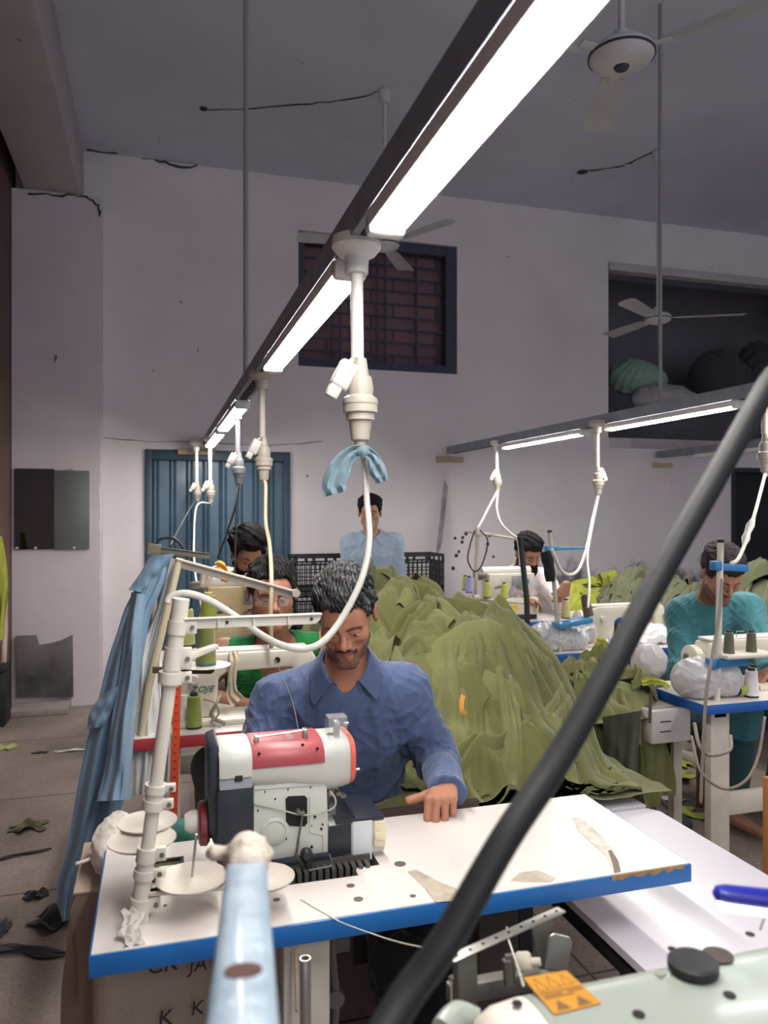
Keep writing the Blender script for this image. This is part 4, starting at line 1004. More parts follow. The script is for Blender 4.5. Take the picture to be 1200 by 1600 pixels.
MB().prism([(p.x, p.z - .012), (p2.x, p2.z - .004), (p2.x, p2.z + .006), (p.x, p.z + .014)], 3.66, 3.70, 'XZ', .002).build('top_arm', M('light blue bar', '3f86b4', .4), S5)
w0 = WY(853, 862, 3.68); w1 = WY(860, 908, 3.68)
MB().tube([w0, (w0 + w1) / 2 + Vector((.004, 0, 0)), w1], [.030, .034, .028, .030, .024], 14, smooth=6).build('cloth_wrap', M('black cloth', '15161a', .85, bump=.4), S5)
p = WY(868, 977, 3.66); p2 = WY(920, 968, 3.66)
MB().box(((p.x + p2.x) / 2, 3.66, (p.z + p2.z) / 2), (p2.x - p.x, .09, .028), .003, ry=-R(7)).build('spool_shelf', M('light blue bar', '3f86b4', .4), S5)
cone(884, 966, 3.66, .105, 'cdbf86', 'cream thread cone with black ends on the blue shelf')
cone(920, 962, 3.67, .12, '5f4a41', 'brown thread cone leaning left at the end of the blue shelf', tilt=-R(14), cap='5f4a41')
cone(915, 1008, 3.70, .115, '202226', 'black thread cone on the second right table, against the cream one', z=.752)
cone(926, 1009, 3.68, .115, 'c9b7a6', 'beige thread cone on the second right table, next to the black one', z=.752)
cone(952, 1000, 3.80, .10, 'e6e2e8', 'white thread cone on the second right table near the needle', z=.752)
cone(943, 994, 3.9, .10, 'b9c04a', 'lime thread cone behind the white one on the second right table', z=.752)
a = WY(742, 965, 4.80); b = WY(746, 822, 4.80)
S6 = stand_r('rusty white thread stand left of the man in the white shirt', (a.x, 4.80, .75), (b.x, 4.80, b.z), .013)
p = WY(728, 830, 4.79); p2 = WY(808, 842, 4.79)
T_, L_ = along(p, p2)
MB().tube([p, p2], .0085, 10).box((.09, 0, 0), (.04, .03, .04), .004, T_).build('top_arm', m_pipe2, S6)
p = WY(735, 935, 4.72); p2 = WY(818, 943, 4.72)
MB().tube([p, p2], [.012, .012, .007], 10).lathe([(0, -.02), (.022, -.02), (.022, .02), (0, .02)], 14, p + Vector((.04, 0, 0)), axis='X').build('spool_arm', m_pipe2, S6)
cone(761, 934, 4.70, .115, 'b6bf62', 'lime thread cone left of two standing before the cream cover-stitch machine')
cone(788, 935, 4.70, .108, 'bcc652', 'lime thread cone right of two standing before the cream cover-stitch machine')
cone(733, 926, 4.74, .11, '9a9fd6', 'lilac thread cone on the rusty stand')
cone(727, 922, 4.80, .10, 'b3b764', 'lime thread cone behind the lilac one on the rusty stand')
cone(729, 962, 4.84, .105, 'e8e6ea', 'white thread cone at the left end of the wall-side table', z=.752)
cone(756, 966, 4.80, .105, '20242c', 'black thread cone on the wall-side table, below the lime ones', z=.752)

# ------------------------------------------------------------------ cables
def cable(name, pts, r_, mat, label, cat='cable', seg=10, sm=10, group=None):
    o = MB().tube(pts, r_, seg, smooth=sm).build(name, mat, None, 180); return tag(o, label, cat, group)
m_cabw = M('white cable', 'ddd9cc', .45); m_cabg = M('grey cable thick', 'c9c7bf', .45); m_caby = M('yellowed cable', 'cbb998', .5); m_cabd = M('dark cable', '3b3b38', .5)
top = pl(zt_(1.338)); A_ = lambda px, py, D: WD(px, py, D)
cable('power_cable', [e1 + Vector((0, 0, .01)), A_(569, 715, 1.60), A_(573, 780, 1.60), A_(577, 845, 1.58), A_(565, 905, 1.56), A_(535, 965, 1.54), A_(505, 1002, 1.52), A_(475, 1014, 1.51), A_(440, 1008, 1.50), A_(405, 990, 1.50), A_(360, 958, 1.49), A_(322, 936, 1.49), A_(290, 927, 1.485), A_(268, 932, 1.48), A_(260, 942, 1.475)], .0068, m_cabg, 'thick pale cable looping in front of the face of the man in the blue shirt')
cable('power_cable', [e2 + Vector((0, 0, .01)), A_(415, 760, 3.05), A_(415, 815, 3.0), A_(421, 850, 2.85), A_(424, 900, 2.62), A_(423, 960, 2.58), A_(424, 1012, 2.60)], .0075, m_caby, 'yellowed cable hanging down past the glasses of the man in the green vest')
cable('power_cable', [e4 + Vector((0, 0, .01)), A_(308, 790, 5.4), A_(303, 845, 4.8), A_(305, 895, 4.2), A_(312, 935, 3.9), A_(318, 965, 3.8), A_(326, 985, 3.75)], .006, m_cabw, 'white cable hanging in front of the blue door towards the tan machine')
cable('power_cable', [e3 + Vector((0, 0, .01)), A_(370, 770, 4.0), A_(368, 840, 3.9), A_(367, 900, 3.8), A_(368, 965, 3.75), A_(363, 990, 3.74)], .0045, m_cabd, 'dark cable hanging straight down in front of the bearded man')
cable('power_cable', [e3 + Vector((0, 0, .015)), A_(368, 790, 4.6), A_(352, 840, 5.0), A_(340, 872, 5.2)], .006, m_cabd, 'dark cable slanting left from the dusty socket')
cable('power_cable', [e5 + Vector((0, 0, .01)), A_(300, 790, 5.8), A_(275, 835, 5.2), A_(266, 852, 5.0)], .006, m_cabd, 'dark cable slanting down left across the blue door')
cable('power_cable', [A_(242, 852, 3.62), A_(252, 842, 3.62), A_(272, 842, 3.62), A_(285, 855, 3.6), A_(293, 872, 3.6)], .006, m_cabd, 'dark cable loop on top of the dusty stand arm')
cable('power_cable', [e6 + Vector((0, 0, .012)), A_(765, 790, 5.8), A_(752, 815, 5.3), A_(746, 825, 4.85)], .009, m_cabw, 'white cable running from the wall-side socket to the rusty stand pole')
cable('power_cable', [e6 + Vector((.004, 0, .012)), A_(776, 795, 5.6), A_(783, 818, 5.2), A_(798, 834, 4.85), A_(808, 842, 4.8), A_(812, 862, 4.75), A_(813, 885, 4.7)], .009, m_cabw, 'white cable running from the wall-side socket past the man in white')
cable('power_cable', [e7 + Vector((0, 0, .012)), A_(925, 815, 4.7), A_(918, 850, 4.4), A_(905, 888, 4.1), A_(890, 898, 3.9), A_(876, 890, 3.8), A_(866, 868, 3.72), A_(862, 858, 3.7)], .0085, m_cabw, 'pale cable looping from the middle right socket to the light blue arm')
cable('power_cable', [e7 + Vector((.004, 0, .012)), A_(924, 830, 4.7), A_(918, 870, 4.5), A_(921, 910, 4.2), A_(919, 950, 4.0)], .0065, m_cabw, 'thin pale cable hanging straight from the middle right socket')
cable('power_cable', [e8 + Vector((0, 0, .012)), A_(1180, 800, 3.2), A_(1170, 830, 3.0), A_(1162, 855, 2.9), A_(1152, 875, 2.8), A_(1143, 880, 2.7)], .007, m_cabw, 'pale cable from the right-edge socket to the short blue arm')
cable('power_cable', [A_(742, 828, 4.75), A_(735, 850, 4.75), A_(731, 875, 4.75), A_(742, 893, 4.75), A_(754, 880, 4.75), A_(762, 845, 4.75), A_(750, 828, 4.75)], .005, m_cabd, 'black cable loop hanging on the rusty stand')
cable('hanging_rope', [A_(812, 838, 4.70), A_(815, 860, 4.70), A_(819, 900, 4.66), A_(823, 940, 4.62), A_(824, 992, 4.58)], .017, M('black rope', '17181c', .7), 'thick black cloth cord hanging in front of the man in the white shirt', 'rope')
cable('power_cable', [A_(1128, 905, 2.62), A_(1124, 960, 2.58), A_(1112, 1030, 2.5), A_(1103, 1090, 2.48), A_(1098, 1180, 2.48), A_(1095, 1255, 2.48)], .0055, M('taupe cable', '8b8378', .5), 'taupe cable running down the pole and past the white bag to the floor')
cable('power_cable', [A_(1085, 1130, 2.56), A_(1093, 1165, 2.5), A_(1110, 1180, 2.5), A_(1140, 1172, 2.52), A_(1142, 1150, 2.6)], .006, M('taupe cable', '8b8378', .5), 'taupe cable loop beside the white leg of the right table')
cable('power_cable', [A_(1080, 1150, 2.56), A_(1095, 1205, 2.48), A_(1130, 1232, 2.5), A_(1165, 1220, 2.5), A_(1185, 1180, 2.55), A_(1195, 1120, 2.6)], .005, M('taupe cable', '8b8378', .5), 'thin taupe cable sagging low beside the white leg of the right table')
# white connector near the right edge
p = A_(1170, 828, 3.0); tag(MB().tube([A_(1163, 850, 2.95), A_(1168, 832, 3.0), A_(1178, 808, 3.05)], [.009, .016, .012, .016, .006], 10, smooth=4).build('cable_joint', m_pipe), 'white taped cable joint near the right edge of the picture', 'cable joint')
# thick black cable close to the viewer
cable('black_hose', [(-.16, .36, .756), A_(400, 2000, .40), A_(520, 1770, .465), A_(620, 1580, .53), A_(700, 1465, .56), A_(790, 1310, .60), A_(868, 1193, .64), A_(950, 1050, .68), A_(1030, 900, .72), A_(1110, 760, .75), A_(1200, 600, .78), A_(1290, 450, .81), (.80, .82, 2.2), (.86, .86, 3.2), (.86, .86, 4.398)], [.0114, .0117, .0120, .0120, .0119, .0117, .0116, .0115, .0115, .0115, .0115], M('black hose', '17191c', .55, var=.1, bump=.05, bscale=120, spec=.3), 'thick black hose crossing the picture diagonally, close to the viewer', 'hose', seg=20)
# tied rag under the nearest socket
RG = thing('tied_rag', 'grey-blue rag tied around the pale cable over the seated man', 'rag', e1)
m_rag = M('rag blue grey', '6a828d', .85, var=.12, scale=25, sheen=.3, bump=.3)
def ribbon(pts, wds, name, mat, parent, th=.0015, seed=1, twist=0, amp=.004, nv=9):
    P = catmull(pts, 6); n = len(P); g = rnd(seed); G = []; ph = g.uniform(0, 6)
    for i, p in enumerate(P):
        t = i / (n - 1); k = t * (len(wds) - 1); j = min(int(k), len(wds) - 2); wv = wds[j] + (wds[j + 1] - wds[j]) * (k - j)
        d_ = (P[min(i + 1, n - 1)] - P[max(i - 1, 0)]).normalized(); side = d_.cross(Vector((-ST, -CT, 0)) * 1.0)
        side = side.normalized() if side.length > 1e-4 else Vector((CT, -ST, 0))
        nn = side.cross(d_)
        side = (Matrix.Rotation(twist * t, 3, d_) @ side)
        G.append([tuple(p + side * wv * v + nn * amp * math.sin(v * 6 + ph + t * 5)) for v in np.linspace(-1, 1, nv)])
    return MB().sheet(G, th).build(name, mat, parent, 60)
ribbon([A_(566, 703, 1.575), A_(545, 712, 1.57), A_(530, 735, 1.565), A_(521, 757, 1.565), A_(524, 772, 1.565)][:5], [.010, .016, .024, .024, .024], 'rag_tail', m_rag, RG, seed=3, amp=.006)
ribbon([A_(569, 703, 1.575), A_(582, 715, 1.57), A_(590, 735, 1.57), A_(597, 753, 1.57)], [.008, .012, .018, .012], 'rag_tail', m_rag, RG, seed=4, amp=.005)
MB().tube([A_(561, 703, 1.585), A_(567, 706, 1.575), A_(574, 703, 1.585)], [.010, .014, .010], 10, smooth=4).tube([A_(566, 698, 1.58), A_(568, 716, 1.575)], [.008, .011, .007], 10).build('rag_knot', m_rag, RG)
# ------------------------------------------------------------------ people
def culled(P, c, r, fn):
    d = np.linalg.norm(P - np.asarray(c, dtype=np.float32), axis=1) - r
    out = np.maximum(d, .02) ; m = d < .03
    if m.any(): out[m] = fn(P[m])
    return out
def rotm(yaw, pitch, roll=0):
    return np.array((Matrix.Rotation(yaw, 3, 'Z') @ Matrix.Rotation(pitch, 3, 'X') @ Matrix.Rotation(roll, 3, 'Y')), dtype=np.float32)
def head_sdf(q, o):
    """q in head space: x to the viewer's right, face towards -y, z up, origin between the ears"""
    ax = np.abs(q[:, 0]); m = q.copy(); m[:, 0] = ax          # mirrored half
    jw, fw = o.get('jaw', 1.0), o.get('wide', 1.0)
    d = ell(q, (0, .012, .036), (.0745 * fw, .098, .082))
    d = smin(d, ell(q, (0, -.035, -.028), (.0645 * fw, .058, .076)), .03)
    d = smin(d, ell(q, (0, -.070, .040), (.050, .026, .036)), .03)                    # forehead
    d = smin(d, rc(m, (.050 * fw * jw, -.010, -.062), (.014, -.078, -.096), .016, .017), .03)      # jaw line
    d = smin(d, rc(m, (.0, -.084, -.100), (.010, -.084, -.100), .016), .02)            # chin
    d = smin(d, ell(m, (.042 * fw, -.066, -.018), (.020, .018, .017)), .022)            # cheek bone
    d = smin(d, rc(m, (.012, -.092, .021), (.044, -.078, .022), .009, .008), .014)     # brow ridge
    d = smax(d, -ell(m, (.031, -.104, .001), (.0195, .017, .0125)), .014)              # eye socket
    d = smax(d, -ell(m, (.040 * fw, -.088, -.056), (.014, .010, .022)), .022) if o.get('gaunt') else d
    d = smin(d, rc(q, (0, -.090, .016), (0, -.116, -.024), .0072, .0098), .009)        # nose bridge
    d = smin(d, rc(q, (0, -.112, -.022), (0, -.108, -.032), .0105, .0095), .006)
    d = smin(d, ell(m, (.0125, -.100, -.031), (.0080, .011, .0072)), .006)             # wings
    d = smax(d, -ell(m, (.0065, -.106, -.040), (.0036, .005, .004)), .003)
    d = smin(d, ell(q, (0, -.083, -.060), (.026, .017, .022)), .014)                   # muzzle
    d = smin(d, rc(m, (0, -.0985, -.0555), (.018, -.0895, -.0575), .0048, .0026), .004)  # upper lip
    d = smin(d, rc(m, (0, -.0970, -.0680), (.016, -.0895, -.0655), .0058, .0030), .004)  # lower lip
    d = smax(d, -rc(m, (0, -.1045, -.0612), (.021, -.0930, -.0642), .0016), .003)
    # eyeball, lids
    e = ell(m, (.0305, -.0800, .0015), (.0122, .0125, .0122))
    d = np.minimum(d, e)
    lid = rc(m, (.0200, -.0905, .0050), (.0405, -.0860, .0045), .0036, .0034); d = smin(d, lid, .005)
    lid = rc(m, (.0200, -.0890, -.0070), (.0400, -.0850, -.0060), .0028, .0026); d = smin(d, lid, .004)
    # ear
    er = np.maximum(ell(m, (.082 * fw, .008, .002), (.0085, .018, .0285), np.array(Matrix.Rotation(.22, 3, 'Z'))), -ell(m, (.090 * fw, .000, .006), (.006, .009, .015)))
    d = smin(d, er, .008)
    return d
def paint_head(q, c, o):
    """colour of the head: skin, brows, beard, lips, eyes"""
    ax = np.abs(q[:, 0]); sk = np.array(lin(o['skin']), dtype=np.float32); C = np.tile(sk, (len(q), 1))
    def blend(w_, col):
        nonlocal C
        w_ = np.clip(w_, 0, 1)[:, None]; C = C * (1 - w_) + np.array(lin(col), dtype=np.float32) * w_
    n = wav(q, 3, 60, 5); n2 = wav(q, 9, 230, 5, (1, 1, .4))
    blend((1 - np.linalg.norm((np.stack([ax, q[:, 1], q[:, 2]], 1) - np.array([.042, -.075, -.025])) / .035, axis=1)) * .35, o.get('flush', 'a8604a'))
    front = np.clip((-q[:, 1] - .03) / .03, 0, 1)
    # beard
    b = o.get('beard')
    if b:
        z, y = q[:, 2], q[:, 1]
        line = np.interp(ax, [0, .02, .045, .07, .09], [-.076, -.068, -.052, -.030, .0])      # upper edge of the beard, rising to the sideburn
        w_ = np.clip((line - z) / .012 + n * .25, 0, 1) * (y < .03)
        mus = np.clip(1.3 - np.abs(z + .0475 + np.maximum(ax - .008, 0) * .75) / .0085, 0, 1) * (ax < .032) * (y < -.07)
        goat = np.clip(1 - np.linalg.norm(np.stack([ax / .012, (z + .082) / .012], 1), axis=1), 0, 1) * (y < -.08)
        w_ = np.maximum(w_ * b.get('body', 1), np.maximum(mus * 1.6 * b.get('mus', 1), goat * .9))
        w_ = np.where((z < -.125) & (b.get('body', 1) < .9), 0, w_)
        blend(w_ * (b.get('den', .8) + n2 * .12), b['col'])
    lips = np.clip(1.3 - np.linalg.norm(np.stack([ax / .021, (q[:, 2] + .0622) / .0085], 1), axis=1), 0, .3) / .3 * (q[:, 1] < -.086)
    blend(lips * .8, o.get('lips', '8a4f46'))
    br = 1 - np.abs(q[:, 2] - (.0205 + .004 * np.sin(np.clip((ax - .014) / .034, 0, 1) * 3.1))) / (.0052 + .002 * (ax < .03))
    blend(np.clip(br * 2, 0, 1) * (ax > .011) * (ax < .050) * (q[:, 1] < -.06) * (.85 + .15 * n2), o.get('brow', '1c1512'))
    m3 = np.stack([ax, q[:, 1], q[:, 2]], 1)
    de = np.linalg.norm(m3 - np.array([.0305, -.0800, .0015]), axis=1)
    eye = (de < .0131) & (q[:, 1] < -.086) & (np.abs(q[:, 2] + .0008) < .0050)
    C[eye] = lin('cfc8c0')
    look = np.stack([q[:, 0] - np.sign(q[:, 0]) * .0305 - o.get('gx', 0), q[:, 2] - .0 - o.get('gz', -.002)], 1)
    C[eye & (np.linalg.norm(look, axis=1) < .0062)] = lin('20140f')
    blend(np.clip(1 - np.abs(q[:, 2] - .0052) / .0022, 0, 1) * (ax > .018) * (ax < .043) * (q[:, 1] < -.082), '2a1a15')
    blend(np.clip(1.2 - np.linalg.norm((m3 - np.array([.030, -.086, -.012])) / np.array([.018, .02, .007]), axis=1), 0, 1) * .35, '5d3a2e')
    if o.get('stub'): pass
    return C * (1 + .05 * n[:, None])
def hand_field(P, h):
    w, f, b, s = [np.array(Vector(h[k]).normalized() if k != 'w' else h[k], dtype=np.float32) for k in ('w', 'f', 'b', 's')]
    sc = h.get('sc', 1.0); cu = h.get('curl', (25, 35, 20)); sp = h.get('spread', .05)
    kn = [(.030, .084), (.010, .089), (-.010, .085), (-.028, .076)]
    ln = [(.043, .026, .021), (.048, .030, .022), (.044, .028, .021), (.034, .021, .019)]
    base = None; fing = None
    for i, ((a, l), L3) in enumerate(zip(kn, ln)):
        k = w + (f * l + s * a) * sc
        d = rc(P, w + s * a * .45 * sc, k, .017 * sc, .0112 * sc); base = d if base is None else smin(base, d, .012)
        ang = 0; p = k; fd = f + s * sp * (1.2 - i)
        for j, L_ in enumerate(L3):
            ang += R(cu[j] * (1 + .06 * i)); dv = (fd * math.cos(ang) - b * math.sin(ang)); dv = dv / np.linalg.norm(dv)
            p2 = p + dv * L_ * sc; r0, r1 = (.0102, .0094, .0084, .0070)[j], (.0102, .0094, .0084, .0070)[j + 1]
            if i == 3: r0 *= .88; r1 *= .88
            d = rc(P, p, p2, r0 * sc, r1 * sc); fing = d if fing is None else (np.minimum(fing, d) if j == 0 else smin(fing, d, .002)); p = p2
    d = smin(base, fing, .007)
    t0 = w + (f * .022 + s * .020 - b * .006) * sc; td = np.array(Vector(h.get('thumb', tuple(f * .55 + s * .8 - b * .2))).normalized(), dtype=np.float32)
    t1 = t0 + (td * .6 + f * .4) / np.linalg.norm(td * .6 + f * .4) * .040 * sc; t2 = t1 + td * .024 * sc; t3 = t2 + td * .018 * sc
    th_ = smin(rc(P, t0, t1, .0150 * sc, .0115 * sc), smin(rc(P, t1, t2, .0118 * sc, .0108 * sc), rc(P, t2, t3, .0108 * sc, .0098 * sc), .003), .006)
    return smin(d, th_, .008)
def torso_field(P, pel, neck, rgt, ts, ws, ds, ex=2.3):
    up = neck - pel; L_ = np.linalg.norm(up); up = up / L_
    r = rgt - up * (rgt @ up); r = r / np.linalg.norm(r); f = np.cross(up, r)
    q = P - pel; t = q @ up / L_; x = q @ r; y = q @ f
    w = np.interp(t, ts, ws).astype(np.float32); d = np.interp(t, ts, ds).astype(np.float32)
    k = (np.abs(x / w) ** ex + np.abs(y / d) ** ex) ** (1 / ex)
    s = (k - 1) * np.minimum(w, d)
    return smax(s, (np.abs(t - .5) - .5) * L_, .04)

m_skin = M('skin', 'ffffff', .5, var=.05, scale=40, bump=.12, bscale=300, attr='Col', sss=.06, spec=.4)
def hair_mat(name, sheen=.4): return M(name, 'ffffff', .75, var=.15, scale=200, bump=.5, bscale=450, attr='Col', spec=.2, stretch=(1, .5, 1))
m_hair = hair_mat('hair')
TS = [-.1, 0, .25, .5, .75, .9, 1.0, 1.05]
def person(label, o):
    """o: pixel-free description of one seated or standing figure; every joint is a point of the room"""
    A = lambda k: np.array(o[k], dtype=np.float32)
    C = A('C'); Rm = rotm(o['yaw'], o['pitch'], o.get('roll', 0)); hs = o.get('hs', 1.0)
    H = lambda P: ((P - C) @ Rm) / hs
    neckb = A('neck'); pel = A('pel'); shL, shR = A('shL'), A('shR'); rgt = shR - shL
    bw = o.get('bw', 1.0); hgt = o.get('h', .005)
    wsB = [.14 * bw, .150 * bw, .130 * bw, .145 * bw, .165 * bw, .150 * bw, .075, .06]; dsB = [.1 * bw, .105 * bw, .095 * bw, .10 * bw, .105 * bw, .085 * bw, .06, .055]
    arms = [(A('shL'), A('elL'), A('wrL')), (A('shR'), A('elR'), A('wrR'))]
    nk0 = C + Rm @ np.array([0, .025, -.055], dtype=np.float32) * hs
    def legs(P, e=0.0):
        d = None
        for s in 'LR':
            hp = pel + (rgt / np.linalg.norm(rgt)) * (.09 if s == 'R' else -.09)
            a = smin(rc(P, hp, A('kn' + s), .082 * bw + e, .056 + e), rc(P, A('kn' + s), A('an' + s), .056 + e, .038 + e * 1.2), .03)
            d = a if d is None else smin(d, a, .02)
        return d
    def upper(P, e, ea):
        d = torso_field(P, pel, neckb, rgt, TS, [x + e for x in wsB], [x + e for x in dsB])
        for sh, el_, wr in arms:
            d = smin(d, rc(P, neckb - (neckb - pel) / np.linalg.norm(neckb - pel) * .01, sh, .050 + e * .5, .058 + e * .6), .05)
            d = smin(d, rc(P, sh, el_, .054 * bw + ea, .043 + ea), .035)
            d = smin(d, rc(P, el_, wr + ((wr - el_) * (o['shirt'].get('cuffx', 0) / .28) if ea > .005 else 0), .042 + ea, .027 + ea), .02)
        return d
    hands = [h for h in (o.get('handL'), o.get('handR')) if h]
    def body(P):
        d = upper(P, -.004, -.002)
        d = smin(d, legs(P), .04)
        for s in 'LR':
            an = A('an' + s); ft = an + np.array(o.get('toe', (0, -.17, -.03)), dtype=np.float32)
            d = smin(d, rc(P, an + np.array([0, .02, -.03]), ft, .036, .026), .02)
        nk = rc(P, nk0, neckb - np.array([0, 0, .02]), .054 * hs, .060); d = smin(d, nk, .03)
        d = smin(d, culled(P, C, .19, lambda p: head_sdf(H(p), o) * hs), .012)
        for h in hands: d = smin(d, culled(P, np.array(h['w']) + np.array(Vector(h['f']).normalized()) * .07, .15, lambda p: hand_field(p, h)), .010)
        return d
    lo = np.min([C - .2, pel - .25, A('knL') - .12, A('knR') - .12, A('anL') - .12, A('anR') - .12, arms[0][1] - .1, arms[1][1] - .1, arms[0][2] - .2, arms[1][2] - .2, arms[0][0] - .12], axis=0)
    hi = np.max([C + .2, pel + .25, A('knL') + .12, A('knR') + .12, A('anL') + .12, A('anR') + .12, arms[0][1] + .1, arms[1][1] + .1, arms[0][2] + .2, arms[1][2] + .2, arms[1][0] + .12], axis=0)
    lo[2] = max(lo[2], .0)
    def paint(V):
        q_ = H(V); Cc = np.tile(np.array(lin(o['skin']), dtype=np.float32) * .96, (len(V), 1))
        m = np.linalg.norm(q_, axis=1) < .17; Cc[m] = paint_head(q_[m], C, o); return Cc
    pr = field_obj('person', body, lo, hi, hgt, m_skin, None, paint)
    tag(pr, label, 'person')
    # hair
    hf = o['hair']; fw_ = o.get('wide', 1.0)
    def hair(P):
        q_ = H(P); ax = np.abs(q_[:, 0])
        th_ = hf.get('th', .010); top = hf.get('top', .008)
        up_ = np.clip((q_[:, 2] - .005) / .07, 0, 1)
        base = ell(q_, (0, .014, .038), (.0765 * fw_, .1005, .085)) - (.003 + (th_ - .002) * up_ + top * np.clip((q_[:, 2] - .05) / .06, 0, 1) ** 1.5)
        zl = np.interp(q_[:, 1], hf['ly'], hf['lz']) + .012 * np.exp(-((ax - .044) / .014) ** 2) * (q_[:, 1] < -.055) + wav(q_, 31, 70, 4) * hf.get('rag', .004)
        st = folds(q_, 5, hf.get('sf', 55), (1, .35, .6), 1.0)
        d = base - st * hf.get('sd', .005) - wav(q_, 8, 22, 4) * hf.get('lump', .003)
        d = smax(d, (zl - q_[:, 2]), .006)
        if hf.get('part'): d = d - .004 * np.exp(-((q_[:, 0] - .02) / .02) ** 2)
        return d * hs
    def hcol(V):
        q_ = H(V); s_ = np.clip(wav(q_, 15, 190, 6, (1, .3, .45)) * .9 + .1 + wav(q_, 4, 20, 3) * .35, 0, 1)[:, None]
        return np.array(lin(hf.get('c0', '131012'))) * (1 - s_ * hf.get('gr', .2)) + np.array(lin(hf.get('c1', '7a7a78'))) * s_ * hf.get('gr', .2)
    field_obj('hair', hair, C - .17, C + .17, min(hgt, .004), m_hair, pr, hcol)
    if o.get('bigbeard'):
        bf = o['bigbeard']
        def bb(P):
            q_ = H(P); ax = np.abs(q_[:, 0]); m = q_.copy(); m[:, 0] = ax
            d = smin(rc(m, (.066, -.015, -.035), (.030, -.075, -.085), .017, .026), ell(q_, (0, -.082, -.105 - bf.get('drop', 0)), (.046, .034, .050 + bf.get('drop', 0))), .03)
            d = smin(d, rc(m, (0, -.106, -.047), (.030, -.094, -.058), .008, .007), .01)
            d = smax(d, -ell(q_, (0, -.118, -.062), (.018, .014, .005)), .006)
            return (d - folds(q_, 7, 50, (1, 1, .35)) * .005) * hs
        field_obj('beard', bb, C - .23, C + .2, min(hgt, .004), m_hair, pr, lambda V: np.tile(np.array(lin(bf.get('col', '17130f'))), (len(V), 1)))
    # shirt
    s = o['shirt']; e = s.get('ease', .018); ea = s.get('sleeve', .016)
    msh = s['mat']; fa = s.get('fold', .008)
    upv = (neckb - pel) / np.linalg.norm(neckb - pel); fwd = np.cross(upv, rgt / np.linalg.norm(rgt))
    cv = np.array([-ST, -CT, 0], dtype=np.float32)
    if fwd @ cv < 0: fwd = -fwd
    ncen = neckb + fwd * .015
    def shirt(P):
        if s.get('vest'):
            d = torso_field(P, pel, neckb, rgt, TS, [x + e for x in wsB], [x + e for x in dsB])
            for sh, el_, wr in arms: d = smin(d, rc(P, neckb - upv * .01, sh - (sh - neckb) * .25, .052 + e, .056 + e), .05)
            for sh, el_, wr in arms:
                a = sh + (sh - neckb) * .06; d = smax(d, -rc(P, a, a + (el_ - sh) * .5, .080, .07), .012)
        else:
            d = upper(P, e, ea)
            for sh, el_, wr in arms:
                dr = (wr - el_) / np.linalg.norm(wr - el_)
                cut = (P - (wr + dr * s.get('cuffx', .0))) @ dr
                loc = np.linalg.norm(P - wr, axis=1) - .12
                d = np.where(loc < 0, smax(d, cut, .004), d)
                if s.get('cuff', True):
                    d = smin(d, smax(rc(P, wr - dr * .055, wr + dr * .05, .037 + ea * .5), np.abs((P - (wr + dr * (s.get('cuffx', 0) - .028))) @ dr) - .027, .004), .005)
        tl = s.get('tail')
        if tl: d = smin(d, smax(legs(P, .028), -((P - pel) @ np.array([0, 0, 1.])) - tl, .03), .07) if s.get('seated', True) else smin(d, torso_field(P, pel - np.array([0, 0, tl]), pel + np.array([0, 0, .2]), rgt, [0, 1], [.21, .165], [.13, .115]), .06)
        # creases: across the body, stronger near armpits and elbows
        fo = folds(P, s.get('seed', 3), s.get('ff', 5.0), s.get('st', (1, 1, .45)), 1.0) - .35
        joint = sum(np.exp(-np.sum((P - j) ** 2, axis=1) / .010) for a in arms for j in (a[1], a[0] - np.array([0, 0, .06]))) if not s.get('vest') else 0
        fo2 = folds(P, s.get('seed', 3) + 9, 14, (.8, .8, 1.2), 1.3) - .3
        d = d - fa * fo - joint * .0055 * fo2 - s.get('fine', .0035) * fo2
        # neck opening
        op = rc(P, ncen - upv * s.get('nd', .0), ncen + upv * .25, s.get('nr', .062), .062)
        d = smax(d, -op, .006)
        if s.get('vee'):
            vee = rc(P, ncen + fwd * .11 - upv * s['vee'], ncen + fwd * .06 + upv * .02, .004, s.get('vw', .040)); d = smax(d, -vee, .004)
        return d
    lo2 = lo.copy(); hi2 = hi.copy(); hi2[2] = neckb[2] + .12
    if s.get('lowz') is not None: lo2[2] = s['lowz']
    def shirt_hollow(P):
        d = shirt(P); return d
    sh_o = field_obj('shirt' if not s.get('vest') else 'vest', shirt_hollow, lo2, hi2, max(hgt, .004), msh, pr)
    # trousers
    tm = o.get('trousers')
    if tm:
        def tr(P):
            d = smin(legs(P, .016), torso_field(P, pel - upv * .08, pel + upv * .10, rgt, [0, 1], [.165 * bw, .155 * bw], [.125 * bw, .11 * bw]), .05)
            for s_ in 'LR': d = np.where(np.linalg.norm(P - A('an' + s_), axis=1) < .14, smax(d, -(P[:, 2] - A('an' + s_)[2] - .02), .006), d)
            return d - .006 * (folds(P, 21, 5, (1, 1, .5)) - .3)
        lo3 = lo.copy(); hi3 = hi.copy(); hi3[2] = pel[2] + .2
        field_obj('trousers', tr, lo3, hi3, max(hgt, .006), tm, pr)
    def snap(p, dr, start=.25, off=.001):
        """slide a point onto the shirt's surface along -dr"""
        dr = np.array(dr, dtype=np.float32); dr /= np.linalg.norm(dr); x = np.array(p, dtype=np.float32) + dr * start
        for _ in range(60):
            v = float(shirt(x[None])[0])
            if v < .0006: break
            x = x - dr * max(v * .6, .0004)
        return Vector(x + dr * off)
